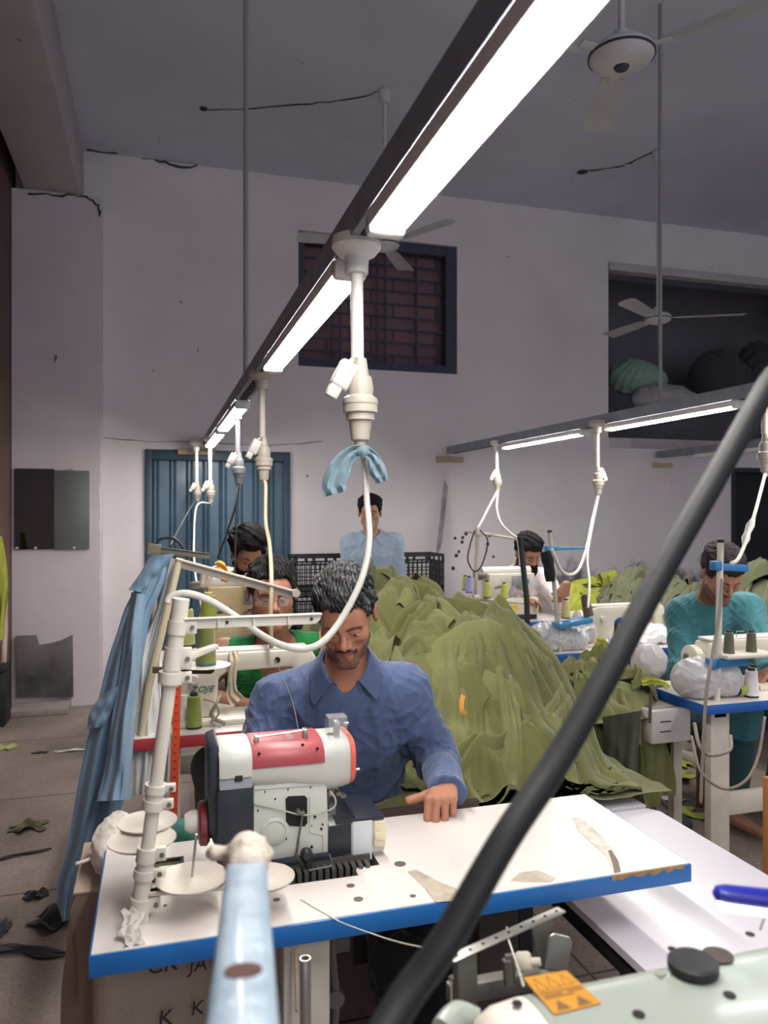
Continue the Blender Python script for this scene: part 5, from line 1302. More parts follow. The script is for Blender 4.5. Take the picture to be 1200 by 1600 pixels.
    # collar and placket
    if s.get('collar'):
        cc = s['collar']; G = []; n = 41; rr = rgt / np.linalg.norm(rgt); cen = ncen + upv * cc.get('lift', .0)
        tipl = cc.get('tip', .038); a0 = cc.get('open', 28)
        for i in range(n):
            u = i / (n - 1); a = R(a0) + u * (2 * PI - 2 * R(a0))                  # measured from the front, round the back
            edge = min(u, 1 - u); fr = math.exp(-(edge / .10) ** 2)                 # 1 at the front ends
            dr = fwd * math.cos(a) + rr * math.sin(a); rad = .064 + .004 * fr
            sink = upv * (-.030 * fr ** 1.0); back = upv * .014 * (1 - math.cos(a)) * .5
            st_ = cen + dr * rad + sink + back
            row = [st_ - upv * .012, st_ + upv * .010 - dr * .002, st_ + upv * .024 - dr * .001, st_ + upv * .029 + dr * .005]
            L_ = .034 + tipl * fr
            for k in range(1, 5):
                t = k / 4; row.append(st_ + upv * (.029 - L_ * t) + dr * (.008 + .020 * t + .006 * fr * t) + (rr * math.copysign(.030, math.sin(a)) * fr * t))
            out_ = []
            for p in row:                                   # lay the collar on the shirt
                p = np.array(p, dtype=np.float32)
                for _ in range(4):
                    e_ = .002; S_ = np.array([p, p + [e_, 0, 0], p + [0, e_, 0], p + [0, 0, e_]], dtype=np.float32); v4 = shirt(S_)
                    if v4[0] > .0055: break
                    gr_ = (v4[1:] - v4[0]) / e_; gr_ /= max(np.linalg.norm(gr_), 1e-6); p = p + gr_ * (.006 - v4[0])
                out_.append(tuple(p))
            G.append(out_)
        MB().sheet(G, .0018).build('collar', s.get('cmat', msh), sh_o, 50)
    if s.get('placket'):
        pk_ = s['placket']; rr = rgt / np.linalg.norm(rgt); G = []
        for i in range(22):
            t = pk_[0] + (pk_[1] - pk_[0]) * i / 21; row = []
            for v in (-1, -.3, .3, 1):
                row.append(tuple(snap(pel + (neckb - pel) * t + rr * (.014 * v + s.get('pdx', 0)), fwd, .28, .0015)))
            G.append(row)
        MB().sheet(G, .0016).build('placket', s.get('cmat', msh), sh_o, 50)
        for k in range(pk_[2]):
            t = pk_[0] + (pk_[1] - pk_[0]) * (k + .35) / pk_[2]; p = snap(pel + (neckb - pel) * t + rr * s.get('pdx', 0), fwd, .28, .0035)
            MB().add(*disc_pts(p, Vector(fwd), .0052, .002)).build('button', M('pearl button', 'd8d6cf', .3), sh_o)
    return pr, sh_o, snap
def disc_pts(p, n, r, th, seg=14):
    n = n.normalized(); a = n.orthogonal().normalized(); b = n.cross(a); vs = []; fs = []
    for k in range(seg):
        t = 2 * PI * k / seg; vs.append(p + (a * math.cos(t) + b * math.sin(t)) * r)
    for k in range(seg):
        t = 2 * PI * k / seg; vs.append(p + n * th + (a * math.cos(t) + b * math.sin(t)) * r * .9)
    for k in range(seg): fs.append([k, (k + 1) % seg, seg + (k + 1) % seg, seg + k])
    fs.append(list(range(seg))[::-1]); fs.append([seg + k for k in range(seg)])
    return vs, fs
def fab(name, col, var=.06, rough=.85, sheen=.2, bump=.08, col2=None): return M(name, col, rough, var=var, scale=14, sheen=sheen, bump=bump, bscale=350, col2=col2, c2at=.62, c2w=.15)
CAMR = Vector((CT, -ST, 0)); CAMF = Vector((ST, CT, 0)); UP = Vector((0, 0, 1))
# --- the seated man at the overlock machine
PLAN = {}
def V3(px, py, D): return tuple(WD(px, py, D))
HY = lambda C: math.atan2(-C[0], C[1]) * 1.0                 # yaw that turns a face to the viewpoint
C_ = V3(540, 962, 2.05)
main = dict(C=C_, yaw=HY(C_) - R(4), pitch=R(27), roll=R(-3), hs=.955, h=.003, skin='b27d62', flush='a45c46', lips='8f5650', jaw=.92, gaunt=True, gz=-.004,
    neck=V3(540, 1050, 2.13), pel=V3(545, 1330, 2.42), shL=V3(436, 1094, 2.18), shR=V3(628, 1078, 2.18),
    elL=V3(398, 1195, 2.10), wrL=V3(470, 1225, 1.98), elR=V3(684, 1188, 2.22), wrR=V3(699, 1232, 1.965),
    knL=V3(470, 1400, 2.02), knR=V3(640, 1385, 2.08), anL=(.30, 1.93, .08), anR=(.62, 2.0, .08),
    handR=dict(w=V3(697, 1226, 1.965), f=tuple(-CAMF * .97 - CAMR * .22 - UP * .06), b=(0, 0, 1), s=tuple(-CAMR), curl=(68, 86, 40), spread=.02, thumb=tuple(-CAMR * .95 - CAMF * .25 - UP * .12), sc=1.02),
    handL=dict(w=V3(474, 1228, 1.96), f=tuple(-CAMF * .3 + CAMR * .9 - UP * .1), b=(0, 0, 1), s=tuple(-CAMF), curl=(25, 35, 20)),
    beard=dict(col='241a17', den=.78, body=.89, mus=1.0),
    hair=dict(ly=[-.11, -.078, -.052, -.040, -.018, -.008, .024, .036, .11], lz=[.078, .070, .045, .000, -.006, .034, .034, -.030, -.06], th=.010, top=.012, sd=.007, sf=42, c0='131114', c1='8e8f90', gr=.6, rag=.005),
    shirt=dict(mat=fab('blue shirt cotton', '45567c', .05, .75, .25), ease=.018, sleeve=.016, fold=.013, ff=4.2, seed=4, st=(1, 1, .5), tail=.03, collar=dict(tip=.014, open=30, lift=.026), placket=(.42, .95, 3), lowz=.40, vee=.018, vw=.030, nr=.056, cuffx=.036),
    trousers=fab('navy trousers', '3b4a70'))
# --- glasses and green vest
C_ = V3(425, 929, 2.94)
vest = dict(C=C_, yaw=HY(C_) + R(6), pitch=R(9), hs=1.04, h=.0045, skin='b07c65', wide=1.08, jaw=1.1, bw=1.12,
    neck=V3(430, 1010, 3.02), pel=V3(420, 1180, 3.40), shL=V3(350, 1022, 3.06), shR=V3(508, 1012, 3.10),
    elL=V3(305, 1085, 2.96), wrL=V3(372, 1098, 2.84), elR=V3(520, 1090, 3.0), wrR=V3(455, 1100, 2.86),
    knL=(.20, 2.9, .56), knR=(.55, 2.9, .56), anL=(.22, 2.95, .08), anR=(.55, 2.95, .08),
    handL=dict(w=V3(374, 1098, 2.83), f=tuple(CAMR * .8 - CAMF * .5), b=(0, 0, 1), s=tuple(-CAMF), curl=(25, 40, 25)),
    handR=dict(w=V3(453, 1100, 2.85), f=tuple(-CAMR * .8 - CAMF * .5), b=(0, 0, 1), s=tuple(-CAMF), curl=(25, 40, 25)),
    beard=dict(col='3a2a24', den=.35, body=.5, mus=1.5),
    hair=dict(ly=[-.11, -.078, -.052, -.040, -.018, -.008, .024, .036, .11], lz=[.092, .078, .050, .000, -.006, .034, .034, -.030, -.06], th=.010, top=.010, sd=.006, c0='131113', gr=.35),
    shirt=dict(mat=fab('green vest jersey', '0f7a38', .06, .8, .2), vest=True, ease=.010, fold=.005, ff=5, seed=8, nd=.045, nr=.088, lowz=.6), trousers=fab('grey trousers', '55565e'))
# --- bearded man at the blue door
C_ = V3(387, 868, 4.22)
bearded = dict(C=C_, yaw=HY(C_) + R(12), pitch=R(22), hs=1.02, h=.006, skin='a07259', neck=V3(378, 905, 4.32), pel=V3(372, 1010, 4.6),
    shL=V3(342, 905, 4.36), shR=V3(428, 912, 4.40), elL=V3(330, 968, 4.2), elR=V3(440, 970, 4.25), wrL=V3(372, 948, 4.02), wrR=V3(404, 948, 4.02),
    knL=(.30, 4.1, .56), knR=(.6, 4.1, .56), anL=(.3, 4.15, .08), anR=(.6, 4.15, .08),
    handL=dict(w=V3(374, 947, 4.0), f=tuple(CAMR * .7 - CAMF * .5), b=(0, 0, 1), s=tuple(-CAMF), curl=(25, 40, 25)),
    handR=dict(w=V3(402, 947, 4.0), f=tuple(-CAMR * .7 - CAMF * .5), b=(0, 0, 1), s=tuple(-CAMF), curl=(25, 40, 25)),
    beard=dict(col='120e0c', den=1, body=1), bigbeard=dict(drop=.012, col='0f0d0d'),
    hair=dict(ly=[-.11, -.078, -.052, -.040, -.018, -.008, .024, .036, .11], lz=[.074, .062, .045, .000, -.006, .034, .034, -.030, -.07], th=.020, top=.024, sd=.010, lump=.008, sf=26, c0='100e10', gr=.06),
    shirt=dict(mat=fab('cream shirt', 'd8cfc0'), ease=.02, sleeve=.018, fold=.008, seed=12, lowz=.6), trousers=fab('cream trousers', 'c9c0b2'))
# --- man standing behind the heap
C_ = V3(578, 803, 5.8)
stander = dict(C=C_, yaw=HY(C_), pitch=R(2), hs=1.0, h=.007, skin='a87c63', neck=V3(580, 838, 5.86), pel=V3(582, 950, 5.90),
    shL=V3(549, 848, 5.88), shR=V3(614, 847, 5.88), elL=V3(543, 906, 5.9), elR=V3(622, 906, 5.9), wrL=V3(545, 955, 5.82), wrR=V3(621, 955, 5.82),
    knL=tuple(WD(571, 1030, 5.86)), knR=tuple(WD(596, 1030, 5.86)), anL=tuple(WD(571, 1095, 5.9)), anR=tuple(WD(597, 1095, 5.9)),
    handL=dict(w=V3(545, 956, 5.82), f=(0, -.1, -1), b=tuple(-CAMR), s=tuple(-CAMF), curl=(15, 25, 15)), handR=dict(w=V3(621, 956, 5.82), f=(0, -.1, -1), b=tuple(CAMR), s=tuple(-CAMF), curl=(15, 25, 15)),
    beard=dict(col='8a8078', den=.55, body=.7, mus=.0),
    hair=dict(ly=[-.11, -.078, -.052, -.040, -.018, -.008, .024, .036, .11], lz=[.070, .064, .052, .000, -.006, .034, .034, -.030, -.06], th=.018, top=.016, sd=.004, lump=.003, c0='0e0e12', gr=.05),
    shirt=dict(mat=fab('pale blue kameez', '8fa0b4', .06), ease=.022, sleeve=.022, fold=.012, ff=3.2, seed=17, st=(1.4, 1.4, .25), tail=.42, seated=False, collar=dict(tip=.03, open=30), placket=(.45, .92, 2), vee=.09, vw=.035, lowz=.35),
    trousers=fab('pale blue trousers', '8a9bb0'))
# --- man in white at the wall-side cover-stitch machine
C_ = V3(824, 866, 5.62)
white = dict(C=C_, yaw=HY(C_) + R(30), pitch=R(24), hs=1.02, h=.006, skin='a07259', neck=V3(812, 893, 5.74), pel=V3(812, 985, 6.0),
    shL=V3(783, 906, 5.78), shR=V3(848, 904, 5.72), elL=V3(778, 952, 5.6), elR=V3(874, 940, 5.6), wrL=V3(815, 938, 5.44), wrR=V3(880, 925, 5.40),
    knL=(2.58, 5.06, .56), knR=(2.84, 5.06, .56), anL=(2.58, 5.1, .08), anR=(2.84, 5.1, .08),
    handL=dict(w=V3(817, 937, 5.42), f=tuple(CAMR * .7 - CAMF * .5), b=(0, 0, 1), s=tuple(-CAMF), curl=(25, 40, 25)),
    handR=dict(w=V3(885, 912, 5.38), f=tuple(-UP * .8 - CAMR * .2), b=tuple(-CAMF * .9 + CAMR * .3), s=tuple(-CAMR), curl=(30, 45, 25), sc=1.05),
    beard=dict(col='17120f', den=1, body=1), bigbeard=dict(drop=.0, col='15110f'),
    hair=dict(ly=[-.11, -.078, -.052, -.040, -.018, -.008, .024, .036, .11], lz=[.072, .060, .045, .000, -.006, .034, .034, -.030, -.07], th=.018, top=.018, sd=.008, lump=.006, sf=30, c0='0f0e11', gr=.08),
    shirt=dict(mat=fab('white shirt', 'e2d8dc'), ease=.02, sleeve=.024, fold=.010, seed=23, lowz=.6, collar=dict(tip=.02, open=25)), trousers=fab('white trousers', 'cfc6ca'))
# --- man in teal
C_ = V3(1126, 898, 3.66)
teal = dict(C=C_, yaw=HY(C_) + R(30), pitch=R(34), roll=R(0), hs=1.02, h=.0045, skin='a0725c', neck=V3(1108, 938, 3.80), pel=V3(1112, 1110, 4.02), bw=1.05,
    shL=V3(1068, 958, 3.86), shR=V3(1166, 952, 3.74), elL=V3(1066, 1050, 3.70), elR=V3(1196, 1020, 3.6), wrL=V3(1118, 1062, 3.52), wrR=V3(1206, 1052, 3.42),
    knL=(2.62, 2.96, .56), knR=(2.88, 2.96, .56), anL=(2.62, 3.02, .08), anR=(2.88, 3.02, .08),
    handL=dict(w=V3(1120, 1062, 3.5), f=tuple(CAMR * .8 - CAMF * .4), b=(0, 0, 1), s=tuple(-CAMF), curl=(25, 40, 25)),
    handR=dict(w=V3(1208, 1048, 3.40), f=tuple(-CAMR * .7 - CAMF * .5 - UP * .1), b=(0, 0, 1), s=tuple(-CAMF), curl=(20, 35, 20), sc=1.05),
    beard=dict(col='2a201c', den=.7, body=.9, mus=1),
    hair=dict(ly=[-.11, -.078, -.052, -.040, -.018, -.008, .024, .036, .11], lz=[.066, .058, .045, .000, -.006, .034, .034, -.030, -.07], th=.014, top=.014, sd=.007, c0='2a2228', c1='6b6068', gr=.3),
    shirt=dict(mat=fab('teal shirt', '38747c', .06), ease=.024, sleeve=.024, fold=.012, ff=3.5, seed=29, st=(1.2, 1.2, .35), tail=.03, lowz=.45, nr=.060), trousers=fab('teal trousers', '24494f'))
CAST = [(main, 'person in a blue collared shirt seated at the red and white machine, fist on table'),
        (vest, 'person in a green sleeveless vest and glasses, looking down at the lettered cream machine'),
        (bearded, 'person with full black beard and cream shirt, bent over before the blue door'),
        (stander, 'person in a pale blue kameez standing against the wall behind the olive heap'),
        (white, 'person with a dark beard in a white shirt at the machine by the far wall'),
        (teal, 'person in a teal shirt with head bowed at the right edge')]
for o_, lb in CAST:
    pr_, sh_, sn_ = person(lb, o_); o_['obj'] = pr_; o_['snap'] = sn_; o_['shirt_obj'] = sh_
# glasses of the man in the vest
Cg = Vector(vest['C']); Rg = Matrix(rotm(vest['yaw'], vest['pitch']).tolist()); hp = lambda x, y, z: Cg + Rg @ (Vector((x, y, z)) * vest['hs'])
mb = MB()
for s in (-1, 1):
    ring = [hp(s * .033 + .021 * math.cos(a), -.103 + .012 * abs(s * .033 + .021 * math.cos(a)) / .05, -.002 + .0165 * math.sin(a)) for a in np.linspace(0, 2 * PI, 25)]
    mb.tube(ring, .0011, 6); mb.tube([hp(s * .054, -.094, .003), hp(s * .083, -.02, .006), hp(s * .083, .01, .0)], .0012, 6)
mb.tube([hp(-.012, -.104, .001), hp(0, -.108, .004), hp(.012, -.104, .001)], .0012, 6)
gl = mb.build('glasses', M('spectacle wire', '9a948a', .3, .7), vest['obj'])
mb = MB()
for s in (-1, 1): mb.add([hp(s * .033 + .020 * math.cos(a), -.103 + .012 * abs(s * .033 + .020 * math.cos(a)) / .05, -.002 + .0155 * math.sin(a)) for a in np.linspace(0, 2 * PI, 25)[:-1]], [list(range(24))])
mb.build('lenses', M('lens', 'f0f4f6', .05, alpha=.14, spec=.9), gl)
# stools
def stool(x, y, h, label):
    t = thing('wooden_stool', label, 'stool', (x, y, 0)); mw = M('stool wood', '5d4030', .7, var=.2, scale=12)
    MB().b2(x - .16, x + .16, y - .14, y + .14, h - .03, h, .006).build('seat', mw, t)
    for sx in (-1, 1):
        for sy in (-1, 1): MB().box((x + sx * .13, y + sy * .11, (h - .03) / 2), (.035, .035, h - .032), .003).build('leg', mw, t)
for o_, nm in ((main, 'man in the blue shirt'), (vest, 'man in the green vest'), (bearded, 'bearded man at the blue door'), (white, 'man in the white shirt'), (teal, 'man in the teal shirt')):
    stool(o_['pel'][0], o_['pel'][1] + .03, o_['pel'][2] - .12, 'dark wooden stool under the ' + nm)
# ------------------------------------------------------------------ heaps of garments: draped pieces laid over a mound
def lobes(L):
    def Hf(x, y):
        z = np.zeros_like(x)
        for cx, cy, rx, ry, h, rot in L:
            c, s = math.cos(rot), math.sin(rot); dx, dy = x - cx, y - cy
            r2 = ((dx * c + dy * s) / rx) ** 2 + ((-dx * s + dy * c) / ry) ** 2
            z = smin(-z, -h * np.clip(1 - r2, 0, 1) ** .62, .06) * -1
        return np.maximum(z, 0)
    return Hf
def heap(name, label, L, z0, box, pieces, mat, seed, cat='garment heap', plen=(.35, .75), pw=(.12, .26), downdir=None, rough=.030, amp=.013, mat2=None, lump=.035, xe=None, fan=None):
    H0 = lobes(L)
    def Hf(x, y):
        x = np.asarray(x, dtype=np.float32); y = np.asarray(y, dtype=np.float32); h = H0(x, y); P_ = np.stack([x.ravel(), y.ravel(), h.ravel()], 1).astype(np.float32)
        n = .030 * wav(P_, seed, 2.6, 5) + lump * (folds(P_, seed + 1, 3.0, (1, 1, 1), 1.0) - .4)
        return np.where(h > 0, np.maximum(h + np.clip(h / .12, 0, 1) * n.reshape(h.shape), .001), 0)
    g = np.random.default_rng(seed); mb = MB()
    x0, x1, y0, y1 = box; nx = int((x1 - x0) / .014); ny = int((y1 - y0) / .014)
    X, Y = np.meshgrid(np.linspace(x0, x1, nx), np.linspace(y0, y1, ny), indexing='ij')
    P = np.stack([X.ravel(), Y.ravel(), Hf(X, Y).ravel()], 1).astype(np.float32)
    h = Hf(X, Y); fo = folds(P, seed, 3.2, (1, 1, .6), 1.4).reshape(X.shape)
    Z = z0 + np.where(h > .004, h * .93 - rough * .6 * fo * np.clip(h / .12, 0, 1), -.01)
    keep = h > .004
    idx = -np.ones(X.shape, int); idx[keep] = np.arange(keep.sum())
    vs = list(zip(X[keep], Y[keep], np.maximum(Z[keep], z0 + .001))); fs = []
    for i in range(nx - 1):
        for j in range(ny - 1):
            q_ = [idx[i, j], idx[i + 1, j], idx[i + 1, j + 1], idx[i, j + 1]]
            if min(q_) >= 0: fs.append([int(k) for k in q_])
    mb.add(vs, fs)
    for k in range(pieces):
        # a garment or a leg of one: starts high, runs down the slope, creased along its length
        for _ in range(50):
            cx, cy = g.uniform(x0, x1), g.uniform(y0, y1)
            hh = float(Hf(np.array([cx]), np.array([cy]))[0])
            if hh > .05: break
        e = .02; gx = float(Hf(np.array([cx + e]), np.array([cy]))[0] - Hf(np.array([cx - e]), np.array([cy]))[0]); gy = float(Hf(np.array([cx]), np.array([cy + e]))[0] - Hf(np.array([cx]), np.array([cy - e]))[0])
        d = np.array([-gx, -gy]); nrm = np.linalg.norm(d); d = d / nrm if nrm > .004 else g.normal(size=2)
        if downdir is not None and g.random() < .7: d = d * .5 + np.array(downdir) / np.linalg.norm(downdir)
        a = math.atan2(d[1], d[0]) + g.normal() * (.8 if g.random() < .6 else .3)
        L_ = g.uniform(*plen); W = g.uniform(*pw) if k < pieces * .8 else g.uniform(.06, .12); nu, nv = 44, 34; off = .008 + .075 * g.random() ** 2 + .012 * (k >= pieces * .8)
        bend = g.normal() * .9; ph = g.uniform(0, 6.28, 6); fr = g.uniform(.8, 2.6, 6); taper = g.uniform(.55, 1.1); am = amp * g.uniform(.6, 1.5)
        c = np.array([cx, cy]) - np.array([math.cos(a), math.sin(a)]) * L_ * .3
        G = []; pos = c.copy(); hang = None
        lastz = None
        for i in range(nu):
            t = i / (nu - 1); aa = a + bend * (t - .3); dr = np.array([math.cos(aa), math.sin(aa)]); sd = np.array([-dr[1], dr[0]])
            wv = W * (.75 + .25 * math.sin(3.0 * t + ph[0])) * (1 + (taper - 1) * t); row = []
            vv = np.linspace(-1, 1, nv); pts = pos[None] + sd[None] * (vv * wv * .62)[:, None]
            pts[:, 0] = np.clip(pts[:, 0], x0 + .02, x1 - .02); pts[:, 1] = np.clip(pts[:, 1], y0 + .02, y1 - .02)
            hz = Hf(pts[:, 0], pts[:, 1])
            ridge = sum((2 * np.abs(np.sin(vv * fr[m] * 1.5 + ph[m] + t * (m - 2) * .9 + .5 * math.sin(t * 5 + m))) ** .8 - 1) * (1 / (1 + m * .5)) for m in range(5))
            edge = np.clip((1 - np.abs(vv)) / .25, 0, 1)
            lo_ = np.clip(hz / .07, .06, 1) * min(1, .02 + (t / .16) ** 1.5); lift = lo_ * off * (.35 + .65 * edge) + lo_ * (am * ridge * (.5 + .5 * edge) + .012 * math.sin(t * 7 + ph[5]))
            zz = z0 + np.maximum(hz, 0) + np.maximum(lift, -.004)
            for j in range(nv):
                zj = max(zz[j], z0 + .003)
                if xe is not None and pts[j, 0] > xe: zj -= (pts[j, 0] - xe) * 3.0
                row.append((pts[j, 0], pts[j, 1], zj))
            G.append(row)
            e = .015; q1 = Hf(np.array([pos[0] + dr[0] * e]), np.array([pos[1] + dr[1] * e]))[0]; q0 = Hf(np.array([pos[0]]), np.array([pos[1]]))[0]
            sl = abs(q1 - q0) / e; pos = pos + dr * (L_ / nu) / math.sqrt(1 + min(sl, 3) ** 2)
            if i > 6 and q0 < .012 and (i % 1 == 0) and (hang := (hang or 0) + 1) > 4: break
        mb.sheet(G, .003, mi=int(mat2 is not None and g.random() < .3))
    if fan:
        # long flat trouser legs and hems fanned out over the foot of the heap
        for k, (ax_, ay_, bx_, by_) in enumerate(fan):
            W = g.uniform(.030, .055); G = []; off = .078 + .035 * g.random(); ph = g.uniform(0, 6); dv = np.array([bx_ - ax_, by_ - ay_]); nn = np.array([-dv[1], dv[0]]) / np.linalg.norm(dv)
            for i in range(36):
                t = i / 35; p0 = np.array([ax_, ay_]) + dv * t + nn * .02 * math.sin(t * 4 + ph); wv = W * (.6 + .5 * t); vv = np.linspace(-1, 1, 11)
                pts = p0[None] + nn[None] * (vv * wv)[:, None]; hz = Hf(pts[:, 0], pts[:, 1]); lo_ = np.clip(hz / .09, .22, 1)
                hm = hz.mean() * .7 + hz * .3
                lift = lo_ * min(1, .05 + (t / .2) ** 1.5) * (off * (1 - .75 * vv ** 2) + .006 * np.sin(vv * 5 + ph + t * 3))
                G.append([(pts[j, 0], pts[j, 1], max(z0 + hm[j] + lift[j], z0 + .004) - (max(0, pts[j, 0] - xe) * 2.5 if xe else 0)) for j in range(11)])
            mb.sheet(G, .004, mi=int(k % 3 == 0))
    mats = [mat, mat2] if mat2 is not None else mat
    o = mb.build(name, mats, None, 60); return tag(o, label, cat, kind='stuff')
m_olive = fab('olive jersey', '666839', .10, .9, .2, .1, '56582f')
m_olive2 = fab('olive jersey light', '717345', .08, .9, .2, .1)
m_lime = fab('lime cloth', 'a8b038', .10, .75, .3, .1)
m_khaki = fab('grey olive jersey', '646748', .1, .8, .35, .1)
g = rnd(77)
FAN = [(1.10 + .10 * g.uniform(-1, 1), 2.66 + .12 * g.uniform(-1, 1), 1.44 - .02 * g.random(), 2.16 + .028 * k + g.uniform(-.02, .02)) for k in range(17)]
FAN += [(.98 + .18 * k / 13 + g.uniform(-.03, .03), 2.46 + .08 * g.uniform(-1, 1), .80 + .60 * k / 13, 2.035 + .03 * g.random() + .05 * (k > 10)) for k in range(14)]
heap('garment_heap', 'biggest heap of olive green garments, right of the man in the blue shirt',
     [(1.06, 2.56, .40, .44, .47, .1), (.98, 3.28, .42, .50, .53, 0), (1.08, 2.30, .34, .29, .19, 0), (.92, 2.9, .36, .40, .50, 0), (1.20, 2.62, .25, .44, .32, 0)],
     .625, (.52, 1.50, 1.985, 3.85), 120, m_olive, 11, plen=(.45, .95), pw=(.14, .36), amp=.016, downdir=(.55, -.8), mat2=m_olive2, xe=1.405, lump=.045, fan=FAN)
heap('garment_heap', 'olive heap behind the diagonal hose, left of the man in the teal shirt', [(3.52, 4.95, .30, .55, .36, .2), (3.6, 4.5, .28, .4, .30, 0)], .62, (3.2, 3.95, 4.0, 5.6), 45, m_khaki, 17, plen=(.25, .5), rough=.03)
heap('garment_heap', 'olive heap at the right edge behind the man in the teal shirt', [(3.62, 3.85, .32, .42, .50, 0)], .62, (3.25, 4.0, 3.35, 4.35), 34, m_khaki, 23, plen=(.25, .5))
heap('garment_heap', 'lime yellow heap of cloth behind the second lockstitch machine', [(3.40, 5.50, .34, .26, .30, -.3), (3.22, 5.45, .2, .2, .24, 0)], .62, (2.95, 3.8, 5.15, 5.85), 26, m_lime, 31, plen=(.2, .4), pw=(.08, .16), amp=.008, rough=.02)
bench(3.22, 3.95, 3.2, 5.85, .615, 'white board bench far right carrying the lime and grey olive heaps')
# orange band in the heap
ribbon([WD(724, 1086, 2.30), WD(721, 1098, 2.28), WD(722, 1110, 2.27), WD(727, 1116, 2.27)], [.006, .007, .006], 'orange_band', fab('orange band', 'd08a2e'), None, seed=2, amp=.001)
tag(bpy.data.objects['orange_band'], 'narrow orange band lying on the olive heap', 'band')

# garments draped between outlines seen against the room (each outline has its own real distance)
def drape(name, Lp, Rp, D0, D1, mat, parent, label=None, cat=None, nf=5, amp=.012, nu=40, nv=36, seed=1, th=.003, bulge=.03):
    g = rnd(seed); ph = [g.uniform(0, 6.28) for _ in range(6)]
    Lc = catmull([Vector((x, y, 0)) for x, y in Lp], 8); Rc = catmull([Vector((x, y, 0)) for x, y in Rp], 8); G = []
    for i in range(nu):
        t = i / (nu - 1); D = D0 + (D1 - D0) * t
        a = Lc[min(int(t * (len(Lc) - 1)), len(Lc) - 1)]; b = Rc[min(int(t * (len(Rc) - 1)), len(Rc) - 1)]
        fa, fb = t * (len(Lc) - 1), t * (len(Rc) - 1); ia, ib = min(int(fa), len(Lc) - 2), min(int(fb), len(Rc) - 2)
        a = Lc[ia].lerp(Lc[ia + 1], fa - ia); b = Rc[ib].lerp(Rc[ib + 1], fb - ib); row = []
        for j in range(nv):
            v = j / (nv - 1); px, py = a.x + (b.x - a.x) * v, a.y + (b.y - a.y) * v
            r_ = math.sin(v * nf * PI + ph[0] + math.sin(t * 3 + ph[1]) * 1.2) + .9 * math.sin(v * 3 - t * 10 + ph[5]) * math.sin(t * 6) + .6 * math.sin(v * nf * 2.1 * PI + ph[2] + t * 4) + .5 * math.sin(v * 4 + t * 11 + ph[3]) + .35 * math.sin(v * 13 - t * 17 + ph[4])
            r_ = math.copysign(abs(r_) ** .8, r_)
            d_ = D - amp * r_ * (.3 + .7 * t) - bulge * math.sin(v * PI)
            row.append(tuple(WD(px, py, d_)))
        G.append(row)
    o = MB().sheet(G, th).build(name, mat, parent, 60)
    if label: tag(o, label, cat)
    return o
m_kam = fab('light blue kameez cloth', '6f8ca3', .06, .8, .25, .1)
m_wht = fab('white grey cloth', 'd5d4d4', .05, .8, .2, .1)
KG = thing('hanging_kameez', 'light blue kameez hanging from the stand arm at the left, down to the floor', 'garment', WD(262, 868, 2.6))
drape('body_panel', [(232, 872), (212, 920), (196, 950), (183, 990), (168, 1035), (155, 1090), (136, 1160), (118, 1250), (104, 1330), (88, 1395), (98, 1440)], [(266, 866), (262, 895), (250, 925), (236, 960), (226, 1010), (216, 1070), (210, 1130), (205, 1200), (190, 1262), (158, 1340), (112, 1436)], 2.60, 2.32, m_kam, KG, nf=4, amp=.016, seed=5)
drape('collar_flap', [(236, 868), (218, 898), (201, 921)], [(272, 866), (250, 900), (232, 929)], 2.57, 2.54, m_kam, KG, nf=2, amp=.006, nu=12, nv=14, seed=6, bulge=.02)
drape('sleeve', [(206, 925), (196, 990), (188, 1050), (176, 1120), (166, 1190), (152, 1252)], [(228, 930), (222, 990), (218, 1050), (212, 1110), (206, 1190), (203, 1250)], 2.53, 2.27, m_kam, KG, nf=3, amp=.014, seed=9, bulge=.05)
drape('sleeve', [(160, 1085), (142, 1110), (136, 1140)], [(188, 1070), (180, 1100), (160, 1135)], 2.42, 2.40, m_kam, KG, nf=2, amp=.008, nu=14, nv=14, seed=10, bulge=.03)
drape('hanging_cloth', [(266, 872), (250, 935), (232, 985), (216, 1010), (208, 1070), (203, 1150), (200, 1243)], [(279, 874), (262, 945), (252, 1000), (250, 1060), (254, 1130), (256, 1190), (252, 1240)], 2.585, 2.44, m_wht, None, 'white cloth hanging on the stand behind the tall ivory pole', 'cloth', nf=4, amp=.014, seed=14)
m_orr = fab('orange rag', 'd9a341', .08)
ribbon([WD(337, 884, 2.58), WD(345, 888, 2.565), (WD(352, 900, 2.56)), WD(350, 909, 2.56)], [.018, .022, .014, .010], 'orange_rag', m_orr, None, seed=6, amp=.008, th=.003); tag(bpy.data.objects['orange_rag'], 'orange rag knotted over the long stand arm', 'rag')
m_ckl = fab('cream scrap', 'd8cdb8', .1)
for nm, pts, lb in (('cloth_scrap', [WD(326, 893, 3.66), WD(322, 903, 3.65), WD(314, 917, 3.64)], 'cream scrap hanging on the left of the tan machine'), ('cloth_scrap', [WD(384, 896, 3.62), WD(388, 904, 3.61), WD(392, 914, 3.6)], 'cream scrap hanging at the right end of the tan machine')):
    tag(ribbon(pts, [.02, .03, .012], nm, m_ckl, None, seed=3, amp=.006, th=.003), lb, 'cloth scrap')
o = ribbon([WD(364, 1018, 2.60), WD(366, 1030, 2.57), WD(363, 1050, 2.56), WD(362, 1070, 2.56), WD(364, 1085, 2.56), WD(372, 1097, 2.55)], [.016, .017, .014, .014, .022, .026], 'cloth_strip', fab('beige strip', 'bcae94', .12), None, seed=12, amp=.005, th=.002)
tag(o, 'beige cloth strip hanging over the arm of the lettered cream machine', 'cloth strip')
